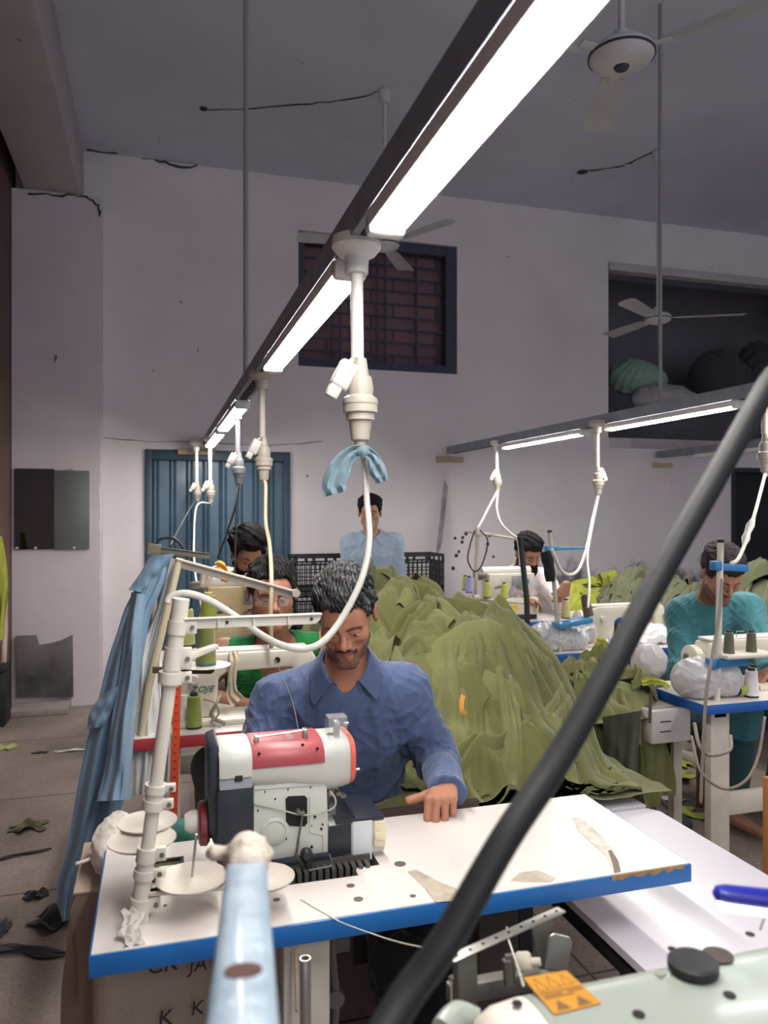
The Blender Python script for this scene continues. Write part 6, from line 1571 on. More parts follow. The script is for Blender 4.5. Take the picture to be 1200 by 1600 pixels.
# ------------------------------------------------------------------ plastic bags and loose white cloth
m_bag = M('thin white plastic bag', 'c6c3c6', .3, var=.05, scale=9, bump=.25, bscale=30, alpha=.88, spec=.7)
m_bagc = M('clear crumpled plastic bag', 'cfd0d3', .2, var=.12, scale=14, bump=.5, bscale=45, alpha=.82, spec=.9)
def blob(name, label, cat, ells, h, mat, fr=6, fa=.012, seed=3, st=(1, 1, 1), group=None, zmin=None):
    def f(P):
        d = None
        for c, r_ in ells:
            e = ell(P, c, r_); d = e if d is None else smin(d, e, .04)
        d = d - fa * (folds(P, seed, fr, st, 1.3) - .4) - fa * .5 * (folds(P, seed + 4, fr * 2.2, st, 1.3) - .4)
        if zmin is not None: d = smax(d, zmin - P[:, 2], .01)
        return d
    E = np.array([c for c, _ in ells]); Rr = np.array([r_ for _, r_ in ells])
    o = field_obj(name, f, (E - Rr).min(0) - .04, (E + Rr).max(0) + .04, h, mat)
    return tag(o, label, cat, group)
c = WY(1088, 1058, 2.625); c2 = WY(1130, 1064, 2.62)
blob('plastic_bag', 'stuffed white plastic bag sitting on the corner of the nearest right table', 'bag', [((c.x, c.y, .825), (.105, .09, .088)), ((c2.x, c2.y, .815), (.075, .08, .076))], .005, m_bag, 9, .006, 7, zmin=.751)
c = WY(862, 990, 3.76)
blob('plastic_bag', 'clear crumpled plastic bag on the second right table', 'bag', [((c.x, c.y, .82), (.15, .10, .085)), ((c.x + .12, c.y - .03, .80), (.08, .07, .06)), ((c.x + .20, c.y + .03, .84), (.08, .06, .08))], .006, m_bagc, 10, .012, 9, zmin=.751)
c = WZ(990, 1000, .77)
blob('white_cloth', 'loose white cloth under the needle of the second right machine', 'cloth', [((c.x - .05, c.y - .03, .775), (.14, .09, .035)), ((c.x + .12, c.y, .80), (.12, .10, .06)), ((c.x + .06, c.y + .06, .83), (.06, .06, .06))], .006, fab('bright white cloth', 'f0eef0', .04), 8, .016, 11, zmin=.751)
c = WD(1014, 1035, 3.5)
blob('plastic_bag', 'white bag hanging under the second right table, partly behind the hose', 'bag', [((c.x, c.y, c.z), (.085, .07, .09))], .006, m_bag, 9, .006, 13)
o = ribbon([WD(952, 996, 3.62), WD(958, 1004, 3.60), WD(963, 1015, 3.60), WD(966, 1035, 3.60)], [.022, .022, .020, .016], 'white_strip', fab('bright white cloth', 'f0eef0', .04), None, seed=4, amp=.003); tag(o, 'white cloth strip hanging over the edge of the second right table', 'cloth strip')
o = ribbon([WD(932, 1001, 3.66), WD(942, 1006, 3.63), WD(951, 1012, 3.60), WD(955, 1016, 3.60)], [.025, .03, .02, .008], 'lime_scrap', m_lime, None, seed=5, amp=.006); tag(o, 'lime scrap over the edge of the second right table', 'cloth scrap')
o = ribbon([WD(1003, 1066, 3.1), WD(1018, 1064, 3.1), WD(1036, 1068, 3.05), WD(1045, 1074, 3.0)], [.014, .016, .012, .01], 'lime_scrap', m_lime, None, seed=8, amp=.004); tag(o, 'lime scrap on the back corner of the nearest right table', 'cloth scrap')
o = ribbon([WZ(1040, 1071, .753), WD(1022, 1075, 3.02), WD(1017, 1090, 3.0), WD(1015, 1130, 3.0)], [.006, .006, .006, .006], 'brown_strap', fab('brown strap', '5b463c'), None, seed=8, amp=.001); tag(o, 'brown strap hanging over the left edge of the nearest right table', 'strap')

# ------------------------------------------------------------------ stool with garments between the heap and the right tables
sx, sy = 1.84, 2.88
t = thing('wooden_crate', 'reddish brown wooden crate under the olive garments, right of the heap', 'crate', (sx, sy, 0))
MB().b2(sx - .20, sx + .14, sy - .16, sy + .16, 0, .62, .006).build('body', M('red brown wood', '6e3f33', .7, var=.15), t)
def over(name, label, mat, cx, cy, ztop, dirs, seed, hx=.18, hy=.16):
    """cloth laid over a box top and hanging down its sides"""
    g = rnd(seed); mb = MB()
    for (ang, wd, drop, off) in dirs:
        T = Matrix.Translation((cx, cy, 0)) @ Matrix.Rotation(ang, 4, 'Z'); G = []; ph = g.uniform(0, 6)
        for i in range(26):
            s = -.10 + i / 25 * (.10 + hx + drop); row = []
            for j in range(22):
                v = -1 + 2 * j / 21; f_ = .012 * math.sin(v * 7 + ph + s * 3) + .008 * math.sin(v * 15 + s * 20 + ph)
                if s < hx: p = (s, v * wd * (1 - .1 * s), ztop + off + abs(f_) * .8)
                else: p = (hx + .02 + f_ * 1.2 + .03 * math.sin((s - hx) * 5), v * wd * (.95 + .12 * math.sin(s * 9 + ph)), ztop + off - (s - hx) + .02 * math.sin(v * 5 + ph))
                row.append(tuple(T @ Vector(p)))
            G.append(row)
        mb.sheet(G, .003)
    return tag(mb.build(name, mat, None, 60), label, 'garment heap', kind='stuff')
over('draped_garments', 'olive garments slung over the wooden crate right of the big heap', m_olive, sx, sy, .63, [(-PI / 2, .17, .30, .004), (-PI / 2 - .5, .12, .22, .03), (PI, .15, .18, .012), (0, .15, .2, .02), (-PI / 2 + .3, .13, .12, .05)], 5)
heap('draped_top', 'crumpled olive garments on top of the wooden crate', [(sx - .02, sy, .24, .22, .16, 0)], .66, (sx - .27, sx + .23, sy - .24, sy + .24), 16, m_olive2, 41, plen=(.18, .34), pw=(.08, .15))
o = drape('dark_cloth', [(942, 1120), (944, 1180), (950, 1240), (962, 1300)], [(1002, 1110), (998, 1160), (996, 1230), (1000, 1312)], 3.0, 3.05, fab('dark olive cloth', '3b3a2e', .1), None, 'dark olive cloth hanging from the crate nearly to the floor', 'cloth', nf=3, seed=21)
# ------------------------------------------------------------------ floor scraps
def scrap(px, py, wx, wy, mat, label, seed, h=.02, rz=0):
    p = WZ(px, py, .0); g = np.random.default_rng(seed); G = []
    for i in range(16):
        row = []
        for j in range(12):
            u, v = i / 15 - .5, j / 11 - .5
            x = u * wx * (1 + .25 * math.sin(v * 9 + seed)); y = v * wy * (1 + .4 * math.sin(u * 11 + seed * 2))
            z = .005 + h * (.5 + .5 * math.sin(u * 9 + v * 6 + seed)) * (.5 + .5 * math.cos(u * 5)) * .8
            c, s = math.cos(rz), math.sin(rz); row.append((p.x + x * c - y * s, p.y + x * s + y * c, z))
        G.append(row)
    o = MB().sheet(G, .003).build('cloth_scrap', mat, None, 60); return tag(o, label, 'cloth scrap')
m_drk = fab('dark scrap', '1e1f24', .1); m_pale = fab('pale scrap', 'd8d4cc', .06); m_yel = fab('yellow green scrap', 'bcc06a', .1)
scrap(1045, 1217, .30, .16, m_lime, 'crumpled lime scrap on the floor beside the pedal', 3, .05)
scrap(1052, 1274, .26, .13, m_lime, 'lime scrap on the floor left of the white table leg, nearer than the other', 5, .04)
scrap(1040, 1252, .18, .07, m_pale, 'white plastic scrap on the floor between two lime scraps', 6, .02)
scrap(1063, 1195, .12, .12, m_lime, 'small lime scrap on the floor behind the pedal', 8, .03)
scrap(10, 1169, .11, .09, m_yel, 'yellow scrap of cloth on the floor at the left edge', 9, .008)
scrap(44, 1294, .14, .10, fab('leafy scrap', '5b5a34', .2), 'crumpled green and brown scrap on the floor at left', 11, .03)
scrap(38, 1488, .26, .05, m_drk, 'long black scrap on the floor near the lower left corner', 12, .015, -.4)
scrap(4, 1452, .05, .10, m_drk, 'black scrap cut by the left edge of the picture', 13, .015)
scrap(92, 1440, .18, .12, m_drk, 'black cloth bundle on the floor under the hanging kameez', 14, .06)
scrap(56, 1402, .08, .05, m_drk, 'small black knotted scrap left of the kameez hem', 15, .03)
scrap(110, 1174, .16, .03, m_pale, 'row of white paper bits on the floor behind the kameez', 16, .008)
scrap(62, 1177, .08, .02, m_drk, 'thin dark thread scrap on the floor near the yellow one', 17, .006)
scrap(28, 1338, .22, .02, m_drk, 'thin dark cord lying on the floor at left', 18, .006, .25)
# ------------------------------------------------------------------ stacked black crates behind the standing man
m_crate = M('black crate', '1b1d23', .45, var=.1)
def crate(x, y, z, label):
    t = thing('plastic_crate', label, 'crate', (x, y, z), 'black lattice crates behind the standing person'); W, Dp, Hh = .47, .34, .285
    for nm, ax in (('front_side', 0), ('back_side', 1), ('left_side', 2), ('right_side', 3)):
        mb = MB(); L_ = W if ax < 2 else Dp
        def put(a0, a1, z0, z1):
            if ax == 0: mb.b2(x + a0, x + a1, y - Dp / 2, y - Dp / 2 + .012, z + z0, z + z1)
            elif ax == 1: mb.b2(x + a0, x + a1, y + Dp / 2 - .012, y + Dp / 2, z + z0, z + z1)
            elif ax == 2: mb.b2(x - W / 2, x - W / 2 + .012, y + a0, y + a1, z + z0, z + z1)
            else: mb.b2(x + W / 2 - .012, x + W / 2, y + a0, y + a1, z + z0, z + z1)
        put(-L_ / 2, L_ / 2, 0, .03); put(-L_ / 2, L_ / 2, Hh - .02, Hh); put(-L_ / 2, L_ / 2, Hh - .075, Hh - .06)
        for zz in (.09, .15): put(-L_ / 2, L_ / 2, zz, zz + .008)
        n = 12 if ax < 2 else 8
        for k in range(n + 1):
            a = -L_ / 2 + L_ * k / n; put(max(a - .004, -L_ / 2), min(a + .004, L_ / 2), .03, Hh - .06)
        for a in (-L_ / 2 + .01, -L_ * .18, L_ * .18, L_ / 2 - .01): put(a - .012, a + .012, Hh - .06, Hh - .02)
        mb.build(nm, m_crate, t)
    MB().b2(x - W / 2, x + W / 2, y - Dp / 2, y + Dp / 2, z, z + .01).build('base', m_crate, t)
    return t
pa = WY(503, 868, 6.05); pb = WY(646, 868, 6.05); names = ['lowest', 'second from the floor', 'third from the floor', 'topmost']
for nm, p in (('left', pa), ('right', pb)):
    for k in range(4): crate(p.x, 6.12, .002 + k * .289, 'black lattice crate, %s of the %s stack behind the standing person' % (names[k], nm))
# ------------------------------------------------------------------ sacks in the loft
m_sg = fab('pale green sack', '8fae9f', .1); m_sw = fab('pale sack', 'a9a6ac', .1); m_sd = fab('dark sack', '45434b', .15)
def sack(px, py, Y, r_, mat, label, seed):
    p = WY(px, py, Y); z = max(p.z, 2.23 + r_[2] * .8)
    blob('stuffed_sack', label, 'sack', [((p.x, Y, z), r_), ((p.x + r_[0] * .5, Y - .02, z - r_[2] * .15), (r_[0] * .7, r_[1] * .9, r_[2] * .85))], .016, mat, 3.5, .03, seed, zmin=2.23)
sack(990, 590, 7.15, (.30, .22, .20), m_sg, 'pale green sack in the loft opening, at its left end', 3)
sack(1035, 625, 6.95, (.36, .2, .17), m_sw, 'pale grey sack in front of the green one in the loft', 5)
sack(1120, 590, 7.5, (.35, .25, .32), m_sd, 'dark sack in the middle of the loft opening', 7)
sack(1185, 580, 7.6, (.30, .25, .36), m_sd, 'dark sack at the right end of the loft opening', 9)
# ------------------------------------------------------------------ mirror and boards on the column
pm = lambda px, py: WY(px, py, 6.378)
a, b, c, d = pm(23, 732), pm(85, 732), pm(140, 733), pm(140, 857)
t = thing('wall_mirror', 'square mirror fixed to the column, its right part covered by a grey sheet', 'mirror', (b.x, 6.37, d.z))
MB().b2(a.x, b.x, 6.362, 6.372, d.z, a.z).build('glass', M('mirror glass', '6f7378', .06, 1.0, var=.02), t)
MB().b2(b.x, c.x, 6.360, 6.372, d.z - .005, a.z - .01, .001).build('grey_sheet', M('grey sheet', '6f7370', .35, var=.12, scale=3), t)
for px, py in ((27, 856), (56, 856), (116, 856), (115, 733)): p = pm(px, py); MB().b2(p.x - .01, p.x + .01, 6.352, 6.372, p.z - .008, p.z + .008, .002).build('clip', m_white, t)
o = MB().prism([(pm(x, y).x, pm(x, y).z) for x, y in [(25, 993), (57, 992), (62, 1007), (77, 1005), (96, 1000), (114, 991), (115, 1088), (27, 1088)]], 6.345, 6.375, 'XZ', .001).build('broken_board', M('grey broken board', '6c6967', .5, var=.25, scale=4, col2='4a4747', c2at=.55), None)
tag(o, 'broken grey board leaning on the foot of the column', 'board')
# things at the left edge
o = drape('hanging_garment', [(-14, 836), (-12, 880), (-14, 930), (-14, 1000)], [(3, 838), (10, 880), (12, 925), (4, 1000)], 5.35, 5.3, m_lime, None, 'lime green garment hanging at the left edge of the picture', 'garment', nf=3, nu=20, nv=14, seed=4)
o = drape('hanging_cloth', [(-14, 925), (-12, 970), (-14, 1035)], [(11, 925), (12, 980), (10, 1035)], 5.45, 5.42, fab('pale pink cloth', 'c9b8ae'), None, 'pale pinkish cloth hanging below the lime garment at the left edge', 'cloth', nf=3, nu=20, nv=14, seed=6)
p = WD(-2, 1098, 5.45)
t = thing('storage_box', 'dark box on the floor at the left edge below the hanging cloth', 'box', (p.x, p.y, 0))
MB().b2(p.x - .06, p.x + .06, p.y - .12, p.y + .12, 0, .38, .01).build('body', M('dark box', '2c2a2b', .6, var=.2), t); MB().b2(p.x - .065, p.x + .065, p.y - .13, p.y + .13, .382, .42, .01).build('lid', M('dark box', '2c2a2b', .6), t)
# ------------------------------------------------------------------ left of the near table: draped box, white roll, cap, framed box, sacks below
m_tan = fab('tan cloth', '8d7566', .08, .85, .2); m_tant = fab('tan cloth top', 'b19d8a', .06)
BX, BY = -.04, 1.925
t = thing('draped_box', 'tall box with tan cloth over it, left of the foreground table', 'covered box', (BX, BY, 0))
MB().b2(BX - .125, BX + .12, BY - .11, BY + .13, 0, .655, .01).build('box_body', M('carton side', '6b5648', .8, var=.1), t)
G = []
for i in range(60):
    u = i / 60 * 2 * PI; row = []; ca = max(-1, min(1, math.cos(u) * 1.5)); sa = max(-1, min(1, math.sin(u) * 1.5))
    for j in range(28):
        v = j / 27; dz = max(0, v * .84 - .10); k = min(1, v * .84 / .10); f_ = (.010 * math.sin(u * 9) + .008 * math.sin(u * 17 + dz * 6)) * min(dz * 5, 1) + .03 * math.sin(u * 4 + dz * 5) * dz
        row.append((BX + (.136 + f_ + .03 * dz) * ca * k, BY + (.138 + f_ + .03 * dz) * sa * k, max(.664 - dz, .01)))
    G.append(row)
MB().sheet(G, .003, closed_u=True).build('cloth_cover', m_tan, t, 60)
MB().b2(BX - .134, BX + .13, BY - .134, BY + .134, .6665, .672, .002).build('box_top', m_tant, t)
blob('white_roll', 'rolled off-white garment with a drawstring lying on the tan box', 'garment', [((-.105, 1.895, .712), (.042, .085, .042)), ((-.09, 1.96, .722), (.045, .09, .045))], .004, fab('off white knit', 'cfc7be', .05), 14, .006, 5, (1, .4, 1), zmin=.673)
tag(MB().tube([WD(178, 1300, 1.88), WD(160, 1325, 1.82), WD(140, 1342, 1.75), WD(118, 1350, 1.72)], .004, 8, smooth=6).build('drawstring', fab('off white knit', 'cfc7be', .05)), 'drawstring hanging off the rolled garment, pointing left', 'cord')
c = WZ(288, 1307, .76)
t = blob('canvas_cap', 'teal canvas cap with a white rim, left of the machine handwheel', 'cap', [((c.x, 1.86, .735), (.040, .045, .045))], .003, fab('teal canvas', '3d7c72', .06), 12, .002, 3)
MB().tube([(c.x - .034, 1.86 + .028 * math.sin(a) - .004, .735 + .046 * math.cos(a)) for a in np.linspace(-1.8, 1.8, 15)], .004, 6).build('white_rim', m_white, t)
a = WZ(230, 1345, .7505); b = WZ(282, 1324, .7505)
t = thing('framed_box', 'small flat black-framed box between the spool discs', 'box', ((a.x + b.x) / 2, (a.y + b.y) / 2, .7505))
x0_, x1_, y0_, y1_ = a.x + .005, a.x + .075, 1.62, 1.70
MB().b2(x0_, x1_, y0_, y1_, .7505, .757).build('tray', M('olive tray', '4d4b2d', .5), t)
MB().b2(x0_, x1_, y0_, y0_ + .006, .757, .763).b2(x0_, x1_, y1_ - .006, y1_, .757, .763).b2(x0_, x0_ + .006, y0_, y1_, .757, .763).b2(x1_ - .006, x1_, y0_, y1_, .757, .763).build('rim', m_black, t)
MB().b2(x0_ + .02, x1_ - .02, y0_ + .03, y0_ + .05, .757, .760).build('sticker', m_white, t)
# woven sacks under the near table
m_sack = M('woven sack', 'a39587', .75, var=.1, scale=8, bump=.4, bscale=180, stretch=(1, 1, 1))
def wsack(x, y, w_, d_, h_, label, texts=(), seed=1):
    t = thing('woven_sack', label, 'sack', (x, y, 0)); cz = h_ / 2
    def f(P):
        q_ = np.abs(P - np.array([x, y, cz], dtype=np.float32)) - np.array([w_ / 2 - .04, d_ / 2 - .04, h_ / 2 - .04], dtype=np.float32)
        d = np.linalg.norm(np.maximum(q_, 0), axis=1) + np.minimum(q_.max(1), 0) - .04
        return d + .016 * (folds(P, seed, 3.2, (1, 1, .35), 1.0) - .3)
    field_obj('sack_body', f, (x - w_ / 2 - .04, y - d_ / 2 - .04, .0), (x + w_ / 2 + .04, y + d_ / 2 + .04, h_ + .05), .008, m_sack, t)
    for tx, px, py, sz in texts:
        p = WY(px, py, y - d_ / 2 - .012); lettering(tx, sz, frame(p, (1, 0, 0), (0, -1, 0)), M('sack print', '3a3230', .8), t, 'printed_letters', italic=.1)
    return t
wsack(.0, 1.72, .24, .20, .64, 'large woven sack with dark printed letters under the foreground table', (('CK', 254, 1508, .045), ('K', 258, 1592, .045)), 5)
wsack(.19, 1.70, .14, .18, .66, 'narrow woven sack beside the large one under the foreground table', (('JA', 309, 1508, .04), ('K', 308, 1576, .04)), 8)
m_bd = M('dark brown board', '4a3a33', .6, var=.12)
tag(MB().b2(.50, .86, 1.97, 1.99, .30, .70, .002).build('plywood_sheet', m_bd), 'dark brown plywood sheet under the foreground table behind the black hose', 'plywood')
blob('black_bag', 'big black cloth bag on the floor under the foreground table', 'bag', [((.66, 1.72, .24), (.17, .14, .25)), ((.60, 1.76, .42), (.12, .12, .12))], .008, fab('black bag cloth', '15161b', .1), 5, .02, 6, zmin=.002)
# leg mechanism and standing steel pipe in the foreground
p = WD(477, 1497, 1.02)
t = thing('steel_pipe', 'open-ended steel pipe standing upright near the bottom edge', 'pipe', (p.x, p.y, .60))
vs = MB().lathe([(.0075, 0), (.0075, p.z - .60), (.0058, p.z - .60), (.0058, 0)], 20, (p.x, p.y, .60), cap=False); vs.build('tube', m_steel, t)
# near machine table, out of frame but carrying the near machine
TN = table(-.75, 1.12, .30, .74, .75, m_edge, 'table at the viewer, below the bottom edge of the picture, carrying the near machine')
MB().lathe([(0, 0), (.02, 0), (.02, .006), (.009, .01), (0, .01)], 16, (p.x, p.y, .59)).build('pipe_foot', m_steeld, t)
t['label'] = 'open-ended steel pipe standing upright near the bottom edge of the picture'
MB().box((p.x, (p.y + .70) / 2, .60), (.02, p.y - .70 + .06, .02), .002).build('pipe_bracket', m_steeld, t)
# ------------------------------------------------------------------ near machine, lower right
m_nm = M('grey green enamel', '969e97', .32, var=.03, scale=6, coat=.2)
NM = thing('near_machine', 'pale grey-green machine head at the lower right corner with an orange warning label', 'sewing machine', (.60, .62, .75))
def ringn(x, s=1.0, y0=.535, y1=.705, z0=.86, z1=1.032):
    yc, zc = (y0 + y1) / 2, (z0 + z1) / 2; hy, hz = (y1 - y0) / 2 * s, (z1 - z0) / 2 * s; out = []
    for k in range(32):
        a = 2 * PI * k / 32; c, s_ = math.cos(a), math.sin(a)
        out.append(Vector((x, yc + hy * math.copysign(abs(c) ** .5, c), zc + hz * math.copysign(abs(s_) ** .42, s_))))
    return out
loft([ringn(.345), ringn(.35), ringn(.80), ringn(1.10), ringn(1.104, .97)], 'head', m_nm, NM, 40)
loft([ringn(.290, .78), ringn(.296, .90), ringn(.312, .97), ringn(.342, 1.0), ringn(.3445, .995)], 'end_cap', M('end cap cream', 'ddd5c8', .4), NM, 40)
MB().b2(.42, 1.08, .55, .69, .752, .875, .01).build('column', m_nm, NM)
MB().b2(.36, 1.10, .50, .72, .7505, .775, .004).build('bed', m_nm, NM)
lf = MB().tube([WD(690, 1612, .74), WD(715, 1592, .76), WD(745, 1600, .76)], [.012, .016, .014], 12, smooth=5); lf.build('lever', m_nm, NM)
zt = 1.0325
pts = [WZ(x, y, zt) for x, y in [(817, 1528), (885, 1517), (940, 1568), (866, 1586)]]
lb = MB().prism([(p.x, p.y) for p in pts], zt, zt + .0006, 'XY').build('warning_label', M('label orange', 'b9822c', .35), NM)
def lerp2(u, v): return pts[0].lerp(pts[1], u).lerp(pts[3].lerp(pts[2], u), v)
mb = MB(); ink = M('label ink', '6b4a20', .6)
for (u0, u1, v0, v1) in ((.08, .30, .08, .42), (.36, .60, .08, .40), (.66, .9, .1, .38), (.05, .95, .47, .50), (.08, .5, .54, .58), (.08, .7, .61, .64), (.6, .95, .54, .57)):
    a4 = [lerp2(u0, v0), lerp2(u1, v0), lerp2(u1, v1), lerp2(u0, v1)]
    if v1 - v0 > .2: # small pictogram: a triangle outline
        c0, c1, c2 = lerp2((u0 + u1) / 2, v0), lerp2(u1, v1), lerp2(u0, v1)
        for a, b in ((c0, c1), (c1, c2), (c2, c0)): mb.tube([a + UP * .0005, b + UP * .0005], .0005, 4)
    else: mb.prism([(p.x, p.y) for p in a4], zt + .0006, zt + .0009, 'XY')
for (u0, u1) in ((.12, .40), (.55, .85)):
    c0, c1, c2 = lerp2((u0 + u1) / 2, .70), lerp2(u1, .95), lerp2(u0, .95); mb.prism([(p.x, p.y) for p in (c0, c1, c2)], zt + .0006, zt + .0009, 'XY')
mb.build('label_print', ink, lb)
p = WZ(1083, 1507, zt + .006); MB().lathe([(0, 0), (.0225, 0), (.025, .003), (.025, .010), (.022, .0125), (0, .013)], 32, (p.x, p.y, zt - .001)).build('oil_cap', m_rub, NM)
p = WZ(1122, 1493, zt); MB().lathe([(0, 0), (.0155, 0), (.0155, .0012), (0, .0012)], 28, (p.x, p.y, zt)).build('hole_plug', M('plug brown', '3e342f', .5), NM)
for px, py, r_ in ((920, 1508, .0045), (1050, 1483, .0045), (808, 1568, .005), (998, 1585, .0058), (1140, 1555, .006), (1172, 1460, .005)):
    p = WZ(px, py, zt); MB().lathe([(0, 0), (r_, 0), (r_, .0007), (0, .0007)], 18, (p.x, p.y, zt)).build('screw_hole', m_hole, NM)
a4 = [WZ(x, y, zt) for x, y in [(1022, 1522), (1033, 1518), (1043, 1521), (1032, 1527)]]; MB().prism([(p.x, p.y) for p in a4], zt, zt + .0006, 'XY').build('rating_plate', M('plate olive grey', '8d8f7c', .4), NM)
# small LED work lamp over the near machine
a = WD(1126, 1396, .80); b = WD(1260, 1412, .80)
T_, L_ = along(a, b)
t = thing('work_lamp', 'small blue work lamp with lit underside at the right edge', 'lamp', a)
MB().tube([T_ @ Vector((x, 0, 0)) for x in (-.008, -.004, .004, .05, L_)], [.002, .0075, .0095, .0105, .0105], 18).build('lamp_housing', M('lamp blue', '22289c', .3, coat=.4), t)
me = bpy.data.materials.new('work lamp leds'); me.use_nodes = True; be = me.node_tree.nodes['Principled BSDF']; be.inputs['Emission Color'].default_value = (.95, .96, 1, 1); be.inputs['Emission Strength'].default_value = 5
MB().box((L_ / 2, 0, -.0125), (L_, .016, .007), .003, T_).build('led_strip', me, t)
MB().tube([T_ @ Vector((L_ * .62, 0, -.015)), WD(1196, 1432, .80), WZ(1188, 1452, zt)], .0015, 8).build('lamp_arm', m_white, t)
# perforated bar and brackets behind the near machine
t = thing('tension_bracket', 'perforated steel bar with brackets and a cream knob, behind the near machine', 'bracket', WD(780, 1470, 1.0))
a, b = WD(703, 1499, .93), WD(878, 1421, 1.03); T_, L_ = along(a, b)
MB().box((L_ / 2, 0, 0), (L_, .016, .002), .0009, T_).build('perforated_bar', m_steel, t)
mb = MB()
for k in range(9): mb.lathe([(0, 0), (.0022, 0), (.0022, .0006), (0, .0006)], 12, (.01 + k * (L_ - .02) / 8, 0, .001), T=T_)
mb.build('bar_holes', m_hole, t)
MB().prism([(WY(x, y, .99).x, WY(x, y, .99).z) for x, y in [(828, 1442), (862, 1428), (866, 1444), (852, 1460), (856, 1500), (846, 1540), (826, 1540), (838, 1500), (832, 1465)]], .985, .992, 'XZ', .001).build('bent_plate', m_steeld, t)
MB().prism([(WY(x, y, .96).x, WY(x, y, .96).z) for x, y in [(856, 1462), (864, 1456), (888, 1462), (892, 1470), (884, 1512), (850, 1512)]], .955, .960, 'XZ', .002).build('hole_plate', m_steel, t)
p = WD(818, 1503, 1.0); X_ = frame(p, (0, -1, 0), (CT * .9, -ST - .3, .2))
MB().lathe([(0, -.010), (.010, -.010), (.0125, -.006), (.0125, .006), (.010, .010), (0, .010)], 16, T=X_).lathe([(0, .010), (.005, .010), (.005, .022), (0, .022)], 12, T=X_).build('knob', m_cream, t)
MB().tube([WD(706, 1530, .95), WD(707, 1600, .95)], .0028, 10).lathe([(0, -.003), (.0042, 0), (0, .004)], 12, WD(706, 1527, .95)).build('rod', m_steel, t)
MB().tube([WD(792, 1500, .99), WD(794, 1540, .99)], .006, 10).box(WD(797, 1512, .995), (.014, .006, .035), .001).build('post', m_steeld, t)
MB().box((L_ * .12, 0, -.035), (.03, .012, .07), .002, T_).build('bar_foot', m_steeld, t)
MB().b2(WD(740, 1500, 1.0).x - .02, WD(860, 1500, 1.0).x + .02, .955, .975, .84, .865, .002).build('support_rail', m_steeld, t)
MB().tube([WD(727, 1570, .96), WD(727, 1700, .96)], .008, 8).build('support_post', m_steeld, t)
MB().tube([WD(850, 1520, .99), WD(850, 1700, .99)], .008, 8).build('support_post', m_steeld, t)
cable('white_thread', [WD(792, 1448, .985), WD(793, 1462, .98), WD(802, 1490, .93), WD(812, 1520, .83), WZ(818, 1540, zt + .001)], .0011, m_cabw, 'white thread running from the perforated bar down to the near machine', 'thread', seg=6)
cable('white_thread', [WZ(470, 1405, .752), WZ(520, 1434, .752), WZ(535, 1442, .752), WD(570, 1455, 1.33), WD(615, 1470, 1.25), WD(660, 1480, 1.15), WD(705, 1484, 1.0)], .0012, m_cabw, 'white thread trailing over the blue edge of the foreground table towards the hose', 'thread', seg=6)
cable('white_thread', [WD(430, 1030, 1.95) , WD(455, 1090, 1.85), WD(468, 1148, 1.70)], .0006, M('grey thread', '8f8f96', .6), 'thin grey thread running down in front of the blue shirt to the machine', 'thread', seg=5)
cable('mesh_cable', [WD(462, 1480, 1.42), WD(463, 1530, 1.42), WD(464, 1580, 1.42)], .003, m_caby, 'thin brown cable under the foreground table near the steel pipe', 'cable', seg=6)
# treadle motor bracket on the near table's leg
t = thing('machine_bracket', 'cream metal bracket under the foreground table beside the steel pipe', 'bracket', (.33, 1.50, .45))
MB().b2(.262, .30, 1.50, 1.52, .40, .71, .003).b2(.29, .325, 1.49, 1.50, .43, .60, .003).build('plate', m_cream, t)
MB().tube([(.335, 1.50, .70), (.338, 1.50, .60), (.345, 1.50, .52), (.335, 1.50, .42)], .008, 8, smooth=4).lathe([(0, -.01), (.018, -.01), (.018, .01), (0, .01)], 14, (.342, 1.5, .53), axis='Y').build('lever_link', m_steeld, t)
# ------------------------------------------------------------------ the pale blue arm close to the viewer, its end wrapped in tape
m_pb = M('pale blue tape wrap', '8a9dae', .38, var=.12, scale=18, bump=.3, bscale=40, coat=.15)
t = thing('wrapped_arm', 'pale blue tape-wrapped bar at the bottom, its far tip bundled in cloth tape', 'machine arm', WD(380, 1480, .60))
a, b = WD(377, 1660, .40), WD(385, 1352, .76); T_, L_ = along(a, b)
rings = []
for x, hw, hh in ((0, .021, .012), (L_ * .3, .0205, .012), (L_ * .7, .020, .0115), (L_ * .96, .0195, .011), (L_, .017, .008)):
    rings.append([T_ @ Vector((x, math.copysign(abs(math.cos(k * PI / 8)) ** .5, math.cos(k * PI / 8)) * hw, math.copysign(abs(math.sin(k * PI / 8)) ** .6, math.sin(k * PI / 8)) * hh)) for k in range(16)])
loft(rings, 'bar', m_pb, t, 60)
T2_ = T_
def wrapf(P):
    Q = (P - np.array(T2_.translation, dtype=np.float32)) @ np.array(T2_.to_3x3(), dtype=np.float32)
    d = rc(Q, (L_ - .02, 0, .002), (L_ + .035, .0, .006), .0205, .019)
    d = smin(d, ell(Q, (L_ + .036, .020, .004), (.013, .024, .007), np.array(Matrix.Rotation(-.5, 3, 'Z'))), .008); d = smin(d, ell(Q, (L_ + .036, -.010, .002), (.014, .018, .012)), .01)
    return d - .005 * (folds(P, 6, 13, (1, 1, 1), 1.4) - .4)
c_ = np.array(T_ @ Vector((L_, 0, 0))); field_obj('tip_wrap', wrapf, c_ - .09, c_ + .09, .0022, M('cloth tape', 'b5aba0', .6, var=.12, scale=30, bump=.3, bscale=120), t)
MB().lathe([(0, 0), (.012, 0), (.012, .0008), (0, .0008)], 20, T=Matrix.Translation(T_ @ Vector((.085, 0, .0115))) @ T_.to_3x3().to_4x4()).build('mount_hole', M('rust dark', '4a2a25', .8), t)
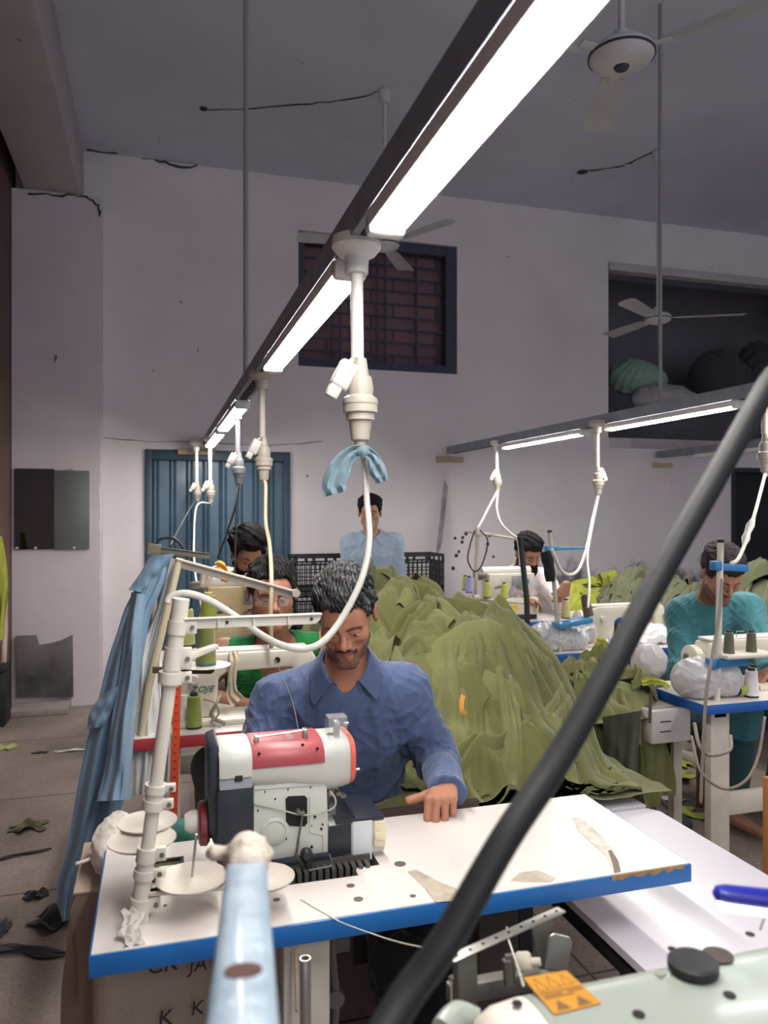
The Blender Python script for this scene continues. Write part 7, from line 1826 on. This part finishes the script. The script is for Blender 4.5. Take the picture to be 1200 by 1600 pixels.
MB().tube([T_ @ Vector((.02, 0, -.01)), WD(380, 1900, .45)], .014, 12).build('mount_post', m_steeld, t)
# ------------------------------------------------------------------ under the right tables: control boxes, pedal, carton, leg parts
def ctrl(x0, x1, y0, y1, z0, z1, label, mat):
    t = thing('motor_box', label, 'motor box', ((x0 + x1) / 2, (y0 + y1) / 2, z0)); MB().b2(x0, x1, y0, y1, z0, z1, .008).build('casing', mat, t)
    for k in range(2): MB().b2(x0 + .04 + .0, x0 + .09, y0 - .002, y0 + .001, z0 + (z1 - z0) * (.35 + .3 * k), z0 + (z1 - z0) * (.35 + .3 * k) + .004).build('slot', m_hole, t)
    MB().b2(x0 + .02, x1 - .02, y0 + .03, y1 - .03, z1, .711, .002).build('mount', m_steeld, t)
    return t
a = WY(1018, 1100, 2.62); b = WY(1080, 1158, 2.62)
ctrl(a.x, b.x, 2.62, 2.80, b.z, a.z - .03, 'white motor control box hanging under the nearest right table', M('box grey white', 'b9b5b2', .5, var=.08))
a = WY(878, 1055, 3.72); b = WY(908, 1092, 3.72)
ctrl(a.x, b.x, 3.72, 3.88, b.z, a.z, 'small cream motor box under the second right table', m_cream)
t = thing('foot_pedal', 'grey steel foot pedal on the floor under the nearest right table', 'pedal', WZ(1040, 1200, .05))
p, p2 = WD(1012, 1172, 3.75), WD(1062, 1200, 3.45); T_, L_ = along((p.x, p.y, .09), (p2.x, p2.y, .07))
MB().box((L_ / 2, 0, 0), (L_, .11, .012), .003, T_).box((L_ / 2, .05, .012), (L_, .012, .03), .003, T_).build('plate', m_steeld, t)
MB().box((L_ - .03, 0, .028), (.10, .11, .035), .008, T_).build('rubber_pad', M('pad blue grey', '343b46', .6), t)
MB().tube([(p2.x + .03, p2.y + .1, .004), (p2.x + .02, p2.y + .1, .7)], .007, 8).b2(p.x - .06, p2.x + .06, p2.y + .05, p2.y + .09, .0, .05, .003).build('pull_rod', m_steeld, t)
a = WZ(905, 1125, .0)
tag(MB().b2(1.98, 2.2, 3.80, 4.0, .0, .26, .004).build('brown_carton', M('carton', '9a6a52', .8, var=.1)), 'brown carton on the floor beyond the wooden crate', 'carton')
t = thing('orange_panel', 'orange wooden panel end standing at the right edge', 'panel', (2.05, 2.0, 0)) if False else None
a = WD(1196, 1215, 2.35)
tag(MB().b2(a.x, a.x + .35, a.y - .012, a.y + .012, 0, a.z, .002).build('plywood_board', M('orange wood', 'a8703c', .6, var=.15, scale=5, stretch=(8, 8, 1))), 'orange plywood board standing at the right edge, below the sewing table', 'plywood')
